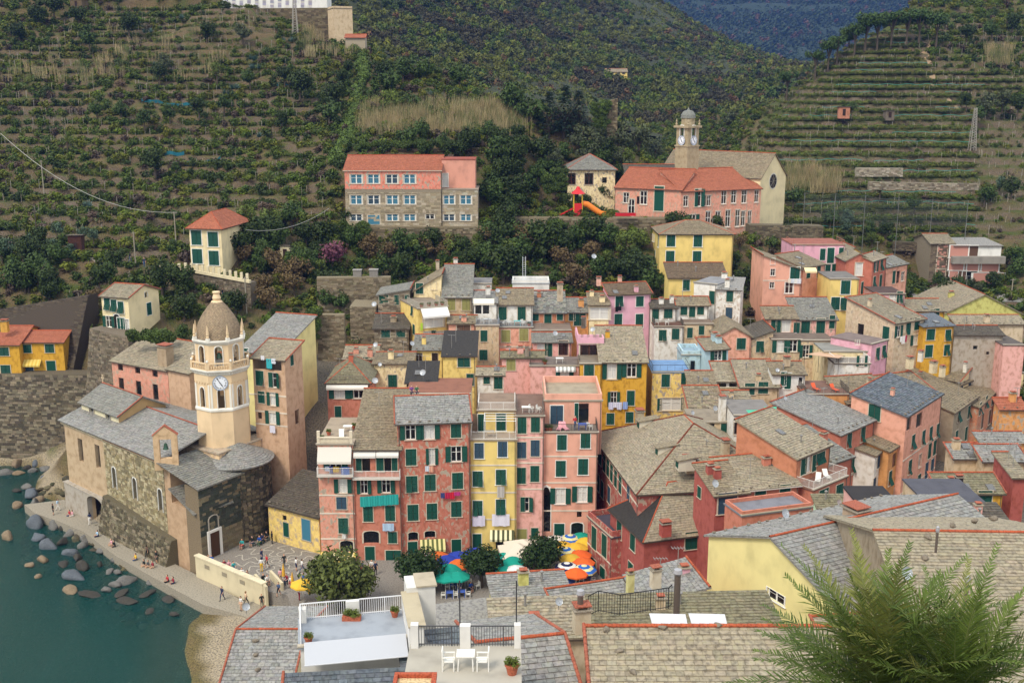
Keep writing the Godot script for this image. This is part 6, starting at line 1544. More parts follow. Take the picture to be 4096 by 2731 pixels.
	for r in 13:
		var r0:=4.85 - r * 0.35; var r1_:=r0 - 0.42
		var y0:=13.12 + r * 0.35 * 0.456; var y1:=y0 + 0.42 * 0.456
		var cnt:=maxi(6,int(TAU * r0 / 0.6))
		for k in cnt:
			var a0:=TAU * (k + 0.02 + 0.5 * (r % 2)) / cnt; var a1:=TAU * (k + 0.98 + 0.5 * (r % 2)) / cnt
			var v:=func(a: float,s: float,h: float): return Vector3(sin(a) * s,h,cos(a) * s)
			var c:=vary(S(SL.pale),0.15)
			rest.q(v.call(a0,r0,y0 + 0.09),v.call(a1,r0,y0 + 0.09),v.call(a1,r1_,y1 + 0.02),v.call(a0,r1_,y1 + 0.02),c); rest.q(v.call(a0,r0,y0),v.call(a1,r0,y0),v.call(a1,r0,y0 + 0.09),v.call(a0,r0,y0 + 0.09),c)
	part("slates",rest,M.slate,ap).set_meta("kind","stuff")
func build_clock_tower() -> void:
	var at:=pz(tp(2,1462,1350),236.0)
	var base:=gh(at.x,236.0)
	var n:=thing("clock_tower","square grey clock tower with small tiled cupola behind the convent","clock tower",Vector3(at.x,base - 1,at.z),deg_to_rad(38))
	var ty:=func(y: float) -> float: return pz(tp(2,1462,y),236.0).y - base + 1
	var gr:=S("a89a7e"); var R:=1.75
	var h1: float=ty.call(1140); var h2: float=ty.call(1000); var h3: float=ty.call(925); var h4: float=ty.call(858)
	var w:=MB.new(); w.bx(-R,R,0,h1,-R,R,gr); part("shaft",w,M.stucco,n)
	faces("belfry",n,4,R - 0.1,h1,h2,Rect2(-0.55,(h1 + h2) / 2 + 0.9 - 1.45,1.1,2.9),gr,M.stucco)
	w=MB.new(); w.bx(-R - 0.15,R + 0.15,h1 - 0.15,h1 + 0.1,-R - 0.15,R + 0.15,gr); part("string_course",w,M.stucco,n)
	w=MB.new(); w.bx(-R - 0.35,R + 0.35,h2,h2 + 0.45,-R - 0.35,R + 0.35,gr); part("cornice",w,M.stucco,n)
	w=MB.new(); w.lathe(Vector3.ZERO,[Vector2(1.5,h2 + 0.45),Vector2(1.48,h3)],8,gr,false,PI / 8); part("drum",w,M.stucco,n)
	w=MB.new(); w.lathe(Vector3.ZERO,[Vector2(1.6,h3),Vector2(1.5,h3 + (h4 - h3) * 0.4),Vector2(1.05,h3 + (h4 - h3) * 0.8),Vector2(0.3,h4 - 0.1),Vector2(0.0,h4 + 0.5)],20,S("7f807a")); part("cupola",w,M.slate,n)
	for k in 4:
		var b:=Basis(Vector3.UP,k * PI / 2)
		arch_on(n,Transform3D(b,b * Vector3(0,(h1 + h2) / 2 + 0.9,R - 0.09)),1.1,2.9)
		clock(n,Transform3D(b,b * Vector3(0,h1 + 1.1,R)),0.95)
		var c:=Basis(Vector3.UP,k * PI / 2 + PI / 4)
		var p:=MB.new(); p.lathe(Vector3.ZERO,[Vector2(0.18,h2 + 0.45),Vector2(0.26,h2 + 0.8),Vector2(0.13,h2 + 1.0),Vector2(0.2,h2 + 1.3),Vector2(0.0,h2 + 1.9)],8,gr); part("pinnacle",p,M.stucco,n,Transform3D(c,c * Vector3(0,0,R * 1.35)))
func build_ground_works() -> void:
	var pav:=S("8f897f")
	var piazza:=slab("piazza",[[-38.7,126.3],[-29.0,118.6],[-26,117.5],[-24,112],[10,112],[20,116],[16,124],[9,136],[4,140],[0,132],[-20,129],[-33,139],[-38,132]],3.0,-1.0,pav,M.paving)
	slab("sea_path",[[-71,150.6],[-68.0,147.2],[-63.4,144.2],[-58.4,140.4],[-51.6,132.8],[-42.3,124.1],[-36.1,118.6],[-30.3,115.6],[-24,111],[-23.8,118],[-31.8,119.7],[-38.5,126.2],[-44,131.0],[-54,140.5],[-60,147.5],[-66,152.5]],1.2,-2.5,S("9f9786"),M.paving)
	stone_wall("tall rubble sea wall beneath the orange houses",Vector3(-124,14.4,-175.5),Vector3(-66.5,15.0,-172.5),-0.5,3.0,["6f6554","857a66","978b74","5f574a"],0.7,0.35,"sea_wall",1.6)
	stone_wall("broad dark stone retaining wall sloping behind the orange houses",pz(tp(4,-40,1060),189.0),pz(tp(4,690,940),180.0),14.0,2.0,["4e463c","5d5346","6b6152"],0.7,0.3,"retaining_wall",5.0)
	stone_wall("old stone cliff wall under the cream house",pz(tp(4,700,1200),168.5),pz(tp(4,1010,1275),164.0),3.0,3.0,["7d7261","8d816d","6d6353"],0.6,0.3,"cliff_wall",3.5)
	stone_wall("long grey retaining wall below the school terrace",pz(tp(5,640,408),214.0),pz(tp(5,1880,412),214.0),26.0,3.0,["7d7159","8d8068","6d624e","9a8d75"],0.75,0.3)
	stone_wall("long grey retaining wall below the playground",pz(tp(6,70,335),220.0),pz(tp(6,1390,345),220.0),24.0,4.0,["7d7159","8d8068","6d624e","9a8d75"],0.75,0.3)
	stone_wall("ruined pale rubble wall above the school roof",pz(tp(1,880,1175),238.0),pz(tp(1,2140,1150),240.0),34.0,1.5,["8d8068","a5977d","786c57","b3a68c"],0.7,0.32)
	stone_wall("rubble garden wall with stone steps beside the stone cottage",pz(tp(5,520,1095),170.0),pz(tp(5,735,1095),170.0),10.0,1.2,["8d8068","9a8d75","786c57"],0.55,0.26)
	stone_wall("stone terrace wall with white garden table on top",pz(tp(5,780,1030),176.0),pz(tp(5,985,1035),176.0),12.0,6.0,["8d8068","9a8d75","786c57"],0.55,0.26)
	stone_wall("upper rubble garden wall between square stone pillars",pz(tp(5,520,805),185.0),pz(tp(5,1100,800),186.0),20.0,1.5,["8d8068","9a8d75","786c57"],0.6,0.28)
	stone_wall("dry stone wall holding up the lower vineyard plot",pz(tp(3,940,1425),246.0),pz(tp(3,1800,1440),246.0),pz(tp(3,1400,1490),246.0).y,1.2,["8f8573","a59b88","776d5c"],0.6,0.28)
	stone_wall("pale dry stone wall with broken plaster bench",pz(tp(3,840,1315),251.0),pz(tp(3,1205,1318),251.0),pz(tp(3,1000,1385),251.0).y,1.0,["a59b88","b8ae9c","8a806e"],0.6,0.28)
	stone_wall("stone wall carrying the road below the modern house",pz(tp(7,1130,520),240.0),pz(tp(7,1560,540),238.0),pz(tp(7,1300,600),239.0).y,1.2,["6d6250","7d715d","5d5344"],0.6,0.28)
	stone_wall("curved rubble wall of the arched stairway by the hill church",pz(tp(7,0,390),221.0),pz(tp(7,580,400),222.0),pz(tp(7,300,620),221.0).y,3.0,["6f6552","81765f","5f5646"],0.6,0.28)
	stone_wall("brown stone bastion carrying the cemetery",pz(tp(0,1700,66),335.6),pz(tp(0,2590,60),335.6),66.0,8.0,["75694f","857860","665b48"],0.9,0.4,"bastion")
	# white sea wall of the piazza and its stair
	var a:=Vector3(-38.7,0,-126.3); var b:=Vector3(-29.0,0,-118.6)
	var n:=thing("quay_wall","smooth cream quay wall with bench recesses along the piazza","wall",a)
	var ux:=(b - a).normalized(); var uz:=ux.cross(Vector3.UP); var W:=(b - a).length()
	n.transform=Transform3D(Basis(ux,Vector3.UP,uz),a)
	var w:=MB.new(); w.bx(-0.3,W + 0.2,0.9,3.95,-0.25,0.3,S("d0c3a2")); w.bx(-0.4,W + 0.3,3.95,4.1,-0.35,0.4,S("dccfb0")); part("wall",w,M.clean_stucco,n)
	for k in 3:
		var v:=MB.new(); v.bx(1.6 + k * 3.4,2.5 + k * 3.4,2.9,3.4,0.301,0.34,S("8d8470")); part("vent_panel",v,M.paint,n)
	var st:=thing("quay_stair","cream walled stair leading from the piazza to the quay","stair",Vector3(-28.6,0,-118.2),0.55)
	for k in 9:
		var s:=MB.new(); s.bx(0,1.6,0.9,1.2 + k * 0.2,-k * 0.3 - 0.32,-k * 0.3,S("b3ab9a")); part("step",s,M.stone,st)
	w=MB.new(); w.bx(-0.3,0,0.9,4.0,-3.4,0.6,S("d0c3a2")); w.bx(1.6,1.9,0.9,4.0,-3.4,0.6,S("d0c3a2")); part("stair_wall",w,M.clean_stucco,st)
	# pebble mosaic sun
	var mo:=MB.new(); var wc:=S("c9c2b2")
	for k in 14:
		var ang:=TAU * k / 14
		var pts:=[]
		for j in 15:
			var r:=1.6 + j * 0.28; var aa:=ang + sin(j * 0.9) * 0.16
			pts.append(Vector3(sin(aa) * r,0,cos(aa) * r))
		for j in 14:
			var d: Vector3=(pts[j + 1] - pts[j]).normalized(); var s:=d.cross(Vector3.UP) * 0.07
			mo.q(pts[j] + s,pts[j] - s,pts[j + 1] - s,pts[j + 1] + s,wc)
	for rr in [0.5,0.9,1.4]:
		for k in 28:
			var p:=func(q: float,r: float): return Vector3(sin(q) * r,0,cos(q) * r)
			mo.q(p.call(TAU * k / 28,rr),p.call(TAU * (k + 1) / 28,rr),p.call(TAU * (k + 1) / 28,rr + 0.12),p.call(TAU * k / 28,rr + 0.12),wc)
	var ms:=part("pebble_mosaic",mo,M.stone,piazza,Transform3D(Basis.IDENTITY,ph(tp(13,200,612),3.006)))
# ---------------------------------------------------------------- trees and plants
var CR:={}
func plant_kit() -> void:
	for a in [["dark",C(0.03,0.048,0.009),20,78,0.095,0.85],["mid",C(0.045,0.075,0.016),18,70,0.105,0.9],["light",C(0.09,0.12,0.022),16,64,0.1,0.95],["olive",C(0.075,0.09,0.045),18,66,0.09,0.9],["brown",C(0.11,0.075,0.035),14,60,0.095,0.9],["purple",C(0.13,0.045,0.075),16,60,0.09,0.8],["silver",C(0.07,0.11,0.07),14,70,0.1,0.9]]:
		CR[a[0]]=[crown_mesh(a[2],a[3],a[4],a[5],101 + a[2],a[1],0.66),crown_mesh(a[2] - 3,a[3],a[4],a[5],207 + a[3],a[1],0.7)]
	CR.tamarisk=[crown_mesh(34,110,0.075,0.95,77,C(0.095,0.115,0.03),0.72)]
	CR.ficus=[crown_mesh(30,120,0.07,0.72,78,C(0.02,0.04,0.01),0.7)]
	var pm := MB.new()                                     # an umbrella pine: flat layered clumps
	CR.pine=[crown_mesh(16,80,0.09,0.5,79,C(0.045,0.08,0.02),0.75)]
	var cd:=MB.new()
	var r:=RandomNumberGenerator.new(); r.seed=91
	for k in 900:                                           # a cedar: tiers of drooping sprays
		var u:=r.randf(); var rad:=(1.0 - u) * 0.8 + 0.08
		var a:=r.randf() * TAU
		var o:=Vector3(sin(a) * rad * sqrt(r.randf()),-1 + u * 2.2,cos(a) * rad * sqrt(r.randf()))
		var d:=Vector3(sin(a),-0.25,cos(a)) * 0.16
		var s:=Vector3(cos(a),0.1,-sin(a)) * 0.05
		cd.q(o - s,o + s,o + d + s * 0.3,o + d - s * 0.3,vary(C(0.018,0.035,0.018),0.3))
	CR.cedar=[cd.mesh()]
const KIND:={"dark": "dense dark green broadleaf tree","mid": "mid green leafy tree","light": "pale yellow green tree","olive": "grey green olive tree","brown": "brownish autumn tree","purple": "purple flowering creeper tree","silver": "round silvery green bush","ficus": "dark glossy round crowned tree","tamarisk": "feathery olive green tamarisk tree","pine": "flat topped umbrella pine","cedar": "dark layered cedar"}
func tree(kind: String,at: Vector3,r: float,tall: float,where: String,group:="",lab:="") -> void:   # tall: height of the crown's middle
	var n:=thing({"silver": "bush","purple": "creeper","pine": "pine_tree","cedar": "cedar_tree","tamarisk": "tamarisk_tree","olive": "olive_tree"}.get(kind,"tree"),(KIND[kind] + " " + where) if lab == "" else lab,"bush" if kind == "silver" else "tree",at,rng.randf() * TAU,group)
	var t:=MB.new()
	var b:=C(0.09,0.07,0.05)
	var lean:=Vector3(rng.randf_range(-0.2,0.2),0,rng.randf_range(-0.2,0.2)) * r * 0.4
	var top:=Vector3(0,tall,0) + lean
	t.tube([Vector3(0,-0.6,0),Vector3(0,tall * 0.4,0) + lean * 0.3,top],[r * 0.09,r * 0.065,r * 0.03],6,b)
	for k in 5:
		var a:=TAU * k / 5 + rng.randf()
		t.tube([Vector3(0,tall * 0.45,0) + lean * 0.4,top + Vector3(sin(a) * r * 0.3,-r * 0.1,cos(a) * r * 0.3),top + Vector3(sin(a) * r * 0.65,r * rng.randf_range(-0.1,0.45),cos(a) * r * 0.65)],[r * 0.045,r * 0.03,r * 0.012],5,b)
	part("trunk",t,M.bark,n)
	var ms: Array=CR[kind]
	part("crown",ms[rng.randi() % ms.size()],M.leaf,n,Transform3D(Basis(Vector3.UP,rng.randf() * TAU).scaled_local(Vector3(r,r * rng.randf_range(0.9,1.1),r)),top))
func trees() -> void:
	# t, x, y of the foot, crown radius, kind
	var L:=[[0,1215,1372,3.3,"dark"],[0,1560,920,2.7,"dark"],[0,1755,882,2.3,"mid"],[0,1385,1372,1.5,"mid"],[0,1130,1000,2.4,"mid"],[0,760,930,2.3,"mid"],[0,950,930,2.2,"mid"],[0,1330,950,2.2,"mid"],[0,1700,640,2.6,"light"],[0,1300,560,2.6,"olive"],[0,1960,680,2.4,"mid"],[0,1010,280,3.4,"dark"],[0,1250,640,2.4,"dark"],[0,700,380,3.0,"mid"],[0,620,200,3.2,"dark"],[0,300,200,3.4,"dark"],[0,150,330,3.0,"dark"],[0,420,130,3.4,"dark"],[0,1620,330,3.0,"dark"],[0,1900,340,3.2,"olive"],
		[1,390,765,3.6,"dark"],[1,270,665,2.6,"dark"],[1,660,850,3.6,"dark"],[1,620,985,3.4,"mid"],[1,250,1000,2.2,"dark"],[1,730,690,2.6,"dark"],[1,770,600,2.2,"dark"],[1,780,270,2.6,"dark"],[1,1100,740,3.6,"mid"],[1,1050,640,3.0,"dark"],[1,1200,640,3.4,"mid"],[1,1400,640,3.2,"mid"],[1,1780,740,4.2,"mid"],[1,1640,690,3.4,"mid"],[1,1900,720,3.4,"mid"],[1,2020,740,3.2,"mid"],[1,1100,890,3.0,"light"],[1,1250,890,2.8,"mid"],[1,1950,1320,3.6,"mid"],[1,2100,1340,3.4,"dark"],[1,1860,1430,1.8,"light"],
		[2,320,1300,3.6,"dark"],[2,110,1350,3.6,"dark"],[2,230,1000,4.2,"mid"],[2,380,1060,4.2,"cedar"],[2,500,1070,5.0,"cedar"],[2,620,1050,4.4,"cedar"],[2,90,900,4.2,"mid"],[2,650,1210,4.0,"olive"],[2,780,1215,3.6,"olive"],[2,930,1180,4.0,"olive"],[2,1090,1220,4.0,"olive"],[2,1220,1240,3.6,"olive"],[2,790,880,3.4,"mid"],[2,780,1010,3.0,"mid"],[2,1040,1060,2.6,"mid"],[2,1620,1310,2.6,"dark"],[2,1800,1000,3.0,"olive"],[2,1000,1290,2.0,"light"],
		[4,445,478,1.7,"silver"],[4,655,498,1.4,"silver"],[4,730,516,1.4,"silver"],[4,255,560,1.6,"silver"],[4,400,600,1.6,"silver"],[4,545,640,1.5,"silver"],[4,905,745,2.1,"dark"],[4,780,905,2.4,"dark"],[4,870,850,2.0,"mid"],[4,1840,1100,2.4,"dark"],[4,1270,920,3.0,"dark"],[4,1430,960,3.0,"dark"],[4,1440,1150,2.6,"dark"],[4,1900,680,3.0,"dark"],[4,2010,590,3.2,"dark"],[4,2080,720,2.8,"mid"],[4,1380,640,1.6,"mid"],[4,1420,1330,1.8,"mid"],[4,2060,980,2.6,"brown"],[4,730,1050,2.0,"brown"],[4,650,1150,1.2,"silver"],[4,110,900,3.0,"mid"],[4,300,880,3.2,"mid"],[4,60,640,2.2,"silver"],
		[5,110,590,3.6,"dark"],[5,330,420,2.8,"mid"],[5,440,560,2.6,"dark"],[5,640,770,3.8,"purple"],[5,430,800,2.8,"mid"],[5,350,960,2.6,"brown"],[5,160,1080,2.8,"brown"],[5,100,760,2.4,"mid"],[5,820,590,2.6,"mid"],[5,770,410,1.9,"dark"],[5,880,412,1.7,"dark"],[5,1040,402,1.7,"dark"],[5,1575,400,1.2,"dark"],[5,930,680,2.4,"brown"],[5,1080,690,2.4,"brown"],[5,1340,680,2.8,"light"],[5,1520,690,2.4,"brown"],[5,1630,680,2.8,"dark"],[5,1170,860,3.2,"dark"],[5,1050,800,2.2,"mid"],[5,1960,600,3.2,"dark"],[5,1980,470,2.6,"dark"],[5,1985,850,4.0,"dark"],[5,1840,740,3.0,"mid"],[5,2080,560,2.8,"mid"],[5,2050,330,3.0,"dark"],[5,700,1090,2.2,"mid"],[5,590,1060,2.2,"mid"],[5,960,860,1.2,"mid"],[5,670,880,1.5,"brown"],
		[6,120,250,3.8,"dark"],[6,60,420,2.8,"dark"],[6,200,700,3.2,"mid"],[6,340,690,4.6,"dark"],[6,470,690,3.4,"dark"],[6,415,450,1.7,"dark"],[6,740,560,3.6,"dark"],[6,860,600,3.0,"mid"],[6,620,560,2.6,"mid"],[6,990,660,3.0,"light"],[6,1090,600,2.4,"light"],[6,600,930,3.4,"brown"],[6,760,830,2.6,"mid"],[6,1030,800,3.2,"dark"],[6,1090,900,4.0,"dark"],[6,1210,960,3.2,"mid"],[6,410,880,1.8,"mid"],[6,900,830,2.4,"dark"],[6,520,280,2.0,"light"],[6,830,270,3.4,"dark"],[6,660,280,1.9,"dark"],[6,1880,600,1.8,"brown"],[6,2020,720,2.0,"mid"],[6,1930,900,2.4,"dark"],
		[7,1470,890,1.9,"mid"],[7,1540,900,1.4,"olive"],[7,1620,905,1.7,"mid"],[7,1730,915,1.5,"dark"],[7,1910,905,2.2,"dark"],[7,1570,1040,3.2,"dark"],[7,1790,930,1.3,"olive"],[7,950,500,2.2,"mid"],[7,1060,490,2.0,"dark"],[7,1290,290,2.2,"mid"],[7,1020,170,2.2,"mid"],[7,770,380,2.2,"silver"],[7,750,440,1.7,"silver"],[7,630,420,2.4,"mid"],[7,960,570,1.8,"light"],[7,2080,820,2.6,"mid"],[7,2060,700,2.4,"mid"],[7,1840,230,2.6,"mid"],[7,2050,180,2.6,"dark"],[7,1960,110,2.0,"silver"],[7,290,500,1.7,"dark"],[7,370,480,1.4,"dark"],[7,340,250,2.6,"mid"],
		[3,910,290,4.6,"pine"],[3,830,300,3.6,"pine"],[3,1010,230,4.2,"pine"],[3,1120,200,4.4,"pine"],[3,1240,190,4.4,"pine"],[3,1340,180,4.6,"pine"],[3,1480,150,4.0,"pine"],[3,620,430,3.6,"pine"],[3,520,480,3.4,"pine"],[3,690,390,3.4,"pine"],[3,780,360,3.4,"mid"],[3,300,560,3.4,"pine"],[3,120,640,3.4,"mid"],[3,1700,850,2.4,"dark"],[3,1850,880,3.2,"olive"],[3,1980,870,3.2,"olive"],[3,2100,900,3.2,"dark"],[3,1780,960,2.4,"mid"],[3,800,890,1.7,"mid"],[3,1900,300,3.0,"mid"],[3,1700,330,3.0,"dark"],[3,2060,250,3.2,"dark"]]
	for a in L:
		var p:=tp(a[0],a[1],a[2])
		var v:=ground_at(p,150.0)
		if a[4] == "pine":
			v=pz(p,346.0); v.y=gh(v.x,346.0)
		if v.z < -430.0: continue
		var where:="on the terraced hill by the sea"
		if a[0] == 2 or (a[0] == 1 and a[1] > 900): where="between the school and the clock tower"
		elif a[0] == 3: where="on the vineyard ridge"
		elif a[0] == 5: where="in the gardens below the school"
		elif a[0] == 6: where="around the playground wall"
		elif a[0] == 7: where="below the vineyard near the modern house"
		elif a[0] == 4: where="near the villa above the church"
		var r: float=a[3]
		tree(a[4],v,r,r * ({"pine": 1.9,"cedar": 1.15,"silver": 0.7}.get(a[4],1.0)) + 0.3,where,KIND[a[4]] + "s " + where)
	for a in [[13,1335,850,3.4,"ficus","widest dark round tree next to the striped shop awning"],[13,1812,820,3.0,"ficus","dark round tree between the teal parasols and the yellow house"],[14,338,745,2.9,"ficus","dark round tree beside the yellow and orange parasols"]]:
		tree(a[4],ph(tp(a[0],a[1],a[2]),3.0),a[3],3.3,"","round trees on the piazza",a[5])
	tree("tamarisk",ph(tp(13,690,1000),3.0),4.1,3.9,"","","big feathery tamarisk tree hiding the striped awning bar")
	tree("tamarisk",ph(tp(13,850,985),3.0),2.2,3.0,"","","smaller feathery tamarisk beside the big one")
func frond_mesh(len_: float,pairs: int,leaf_: float,droop: float,sd: int,col: Color,wide := 0.011) -> ArrayMesh:   # along +z from the origin, rising and bending over
	var r:=RandomNumberGenerator.new(); r.seed=sd
	var mb:=MB.new()
	var pts:=[]; var rad:=[]
	for k in 13:
		var u:=k / 12.0
		pts.append(Vector3(sin(u * 2.0 + sd) * 0.03 * len_ * u,sin(u * 1.25) * len_ * 0.16 - droop * u * u * len_,u * len_)); rad.append(len_ * 0.008 * (1.05 - u))
	mb.tube(pts,rad,5,C(0.14,0.16,0.05))
	for k in pairs:
		var u:=0.1 + 0.9 * k / pairs
		var f:=u * 12.0; var i0:=mini(int(f),11)
		var o: Vector3=pts[i0].lerp(pts[i0 + 1],f - i0)
		var d: Vector3=(pts[i0 + 1] - pts[i0]).normalized()
		var l:=leaf_ * (sin(minf(u * 1.15,1.0) * PI * 0.9 + 0.25) * 0.9 + 0.12) * r.randf_range(0.85,1.15)
		for s in [-1.0,1.0]:
			var side: Vector3=d.cross(Vector3.UP).normalized() * s
			var dir: Vector3=(side * r.randf_range(0.55,0.95) + d * r.randf_range(0.6,1.0) + Vector3.UP * r.randf_range(-0.1,0.5)).normalized()
			var t: Vector3=o + dir * l - Vector3(0,l * l * 0.25,0)
			var m: Vector3=o + dir * l * 0.5
			var w:=d * wide * r.randf_range(0.7,1.2)
			var k2:=r.randf_range(0.7,1.3)
			var c:=Color(col.r * k2,col.g * k2,col.b * k2)
			mb.q(o - w,o + w,m + w * 1.1,m - w * 1.1,c); mb.t(m - w * 1.1,m + w * 1.1,t,c)
	return mb.mesh()
func palm(label: String,at: Vector3,tall: float,len_: float,count: int,pairs: int,up: float,wide:=0.011) -> void:
	var n:=thing("palm_tree",label,"palm tree",at)
	var t:=MB.new(); t.tube([Vector3(0,-0.8,0),Vector3(0,tall * 0.5,0),Vector3(0,tall,0)],[len_ * 0.085,len_ * 0.075,len_ * 0.09],10,C(0.09,0.065,0.04)); part("trunk",t,M.bark,n)
	var fm:=[]
	for k in 5: fm.append(frond_mesh(len_ * (0.85 + 0.06 * k),pairs,len_ * 0.2,0.06 + 0.05 * k,30 + k,[C(0.075,0.115,0.02),C(0.095,0.135,0.024),C(0.06,0.095,0.018),C(0.14,0.15,0.035),C(0.08,0.12,0.022)][k],wide))
	for k in count:
		var u:=k / float(count)
		var el:=lerpf(1.35,up,pow(u,0.75)) + rng.randf_range(-0.08,0.08)
		var b:=Basis(Vector3.UP,k * 2.39996) * Basis(Vector3.RIGHT,-el)
		part("frond",fm[rng.randi() % 5],M.leaf,n,Transform3D(b,Vector3(0,tall,0)))
func palms() -> void:
	var c:=pz(tp(15,1010,1640),27.0)
	palm("large feathery palm standing in front of the tan ribbed roofs",Vector3(c.x,gh(c.x,27.0),c.z),c.y - gh(c.x,27.0),4.3,62,48,-0.3,0.027)
	var d:=pz(tp(15,1620,1700),26.0)
	palm("second feathery palm crowding against the large one",Vector3(d.x,gh(d.x,26.0),d.z),d.y - gh(d.x,26.0),3.9,44,46,-0.25,0.027)
	for a in [[0,530,1190,4.2,"small palm between the vine stakes on the bare terrace"],[1,150,1470,3.2,"small palm beside the bare grey bush near the school"],[5,1060,1390,2.0,"little palm in front of the rubble stone cottage"]]:
		var v:=ground_at(tp(a[0],a[1],a[2]),150.0)
		palm(a[4],v,a[3] * 0.55,a[3] * 0.75,26,22,-0.3,0.03)
	# spiky agaves and the ivy grown over the long wall
	var ag:=MB.new()
	for k in 26:
		var a:=k * 2.4; var el:=0.25 + 0.045 * k
		var d2:=Vector3(sin(a) * cos(el),sin(el),cos(a) * cos(el)); var s:=d2.cross(Vector3.UP).normalized() * 0.1
		ag.t(s,-s,d2 * 1.1,C(0.12,0.19,0.16)); ag.t(-s,s,d2 * 1.1,C(0.12,0.19,0.16))
	var am:=ag.mesh()
	for a in [[0,1150,260],[0,1420,150],[0,1440,390],[0,1970,480],[0,1990,540],[0,1850,700],[0,1790,740],[1,290,330],[1,30,470],[0,1230,520],[1,80,1080],[1,1060,470],[4,690,250],[1,1480,770],[1,1380,750]]:
		var v:=ground_at(tp(a[0],a[1],a[2]),150.0)
		for k in 3: solo("agave","blue grey agave rosette growing on the slope","agave",am,M.leaf,turned(v + Vector3(rng.randf_range(-1.3,1.3),0.1,rng.randf_range(-1,1)),Vector3.ONE * rng.randf_range(0.9,1.6)),"agaves on the slope")
	var iv:=crown_mesh(10,60,0.12,0.9,66,C(0.075,0.115,0.022),0.6)
	var wh:=[]; var ti:=[]
	var line:=[[830,385],[860,470],[890,560],[880,640],[830,740],[820,830],[790,930],[780,1030],[750,1120],[700,1210],[660,1290]]
	for k in line.size() - 1:
		for j in 9:
			var p:=tp(1,lerpf(line[k][0],line[k + 1][0],j / 9.0) + rng.randf_range(-22,22),lerpf(line[k][1],line[k + 1][1],j / 9.0))
			var v:=ground_at(p,200.0)
			wh.append(turned(v + Vector3(0,0.8,0),Vector3(1.9,1.9,1.9) * rng.randf_range(0.8,1.2))); ti.append(g(rng.randf_range(0.75,1.25)))
	many("ivy",iv,M.leaf,wh,ti,"bright green ivy smothering the wall that climbs to the watch tower","ivy")
	wh=[]; ti=[]
	for a in [[2,340,1330,520,1500,60,232.0],[1,1700,690,2140,780,90,0.0],[1,900,840,1300,880,60,0.0],[2,720,790,850,980,40,253.0],[1,880,1110,1650,1150,70,237.5],[5,700,370,930,480,40,212.8],[5,790,480,930,600,30,212.6],[6,360,350,470,440,14,218.6],[5,430,1060,540,1300,40,168.5],[4,1020,1230,1340,1290,40,160.0],[2,740,780,1340,1260,0,0.0]]:
		for k in a[5]:
			var p:=tp(a[0],rng.randf_range(a[1],a[3]),rng.randf_range(a[2],a[4]))
			var v:=pz(p,a[6]) if a[6] > 0.0 else ground_at(p,200.0)
			wh.append(turned(v,Vector3(1.1,1.1,1.1) * rng.randf_range(0.7,1.3))); ti.append(g(rng.randf_range(0.5,1.0)))
	many("creeper",iv,M.leaf,wh,ti,"green creeper hanging over garden walls and ruins","creeper")
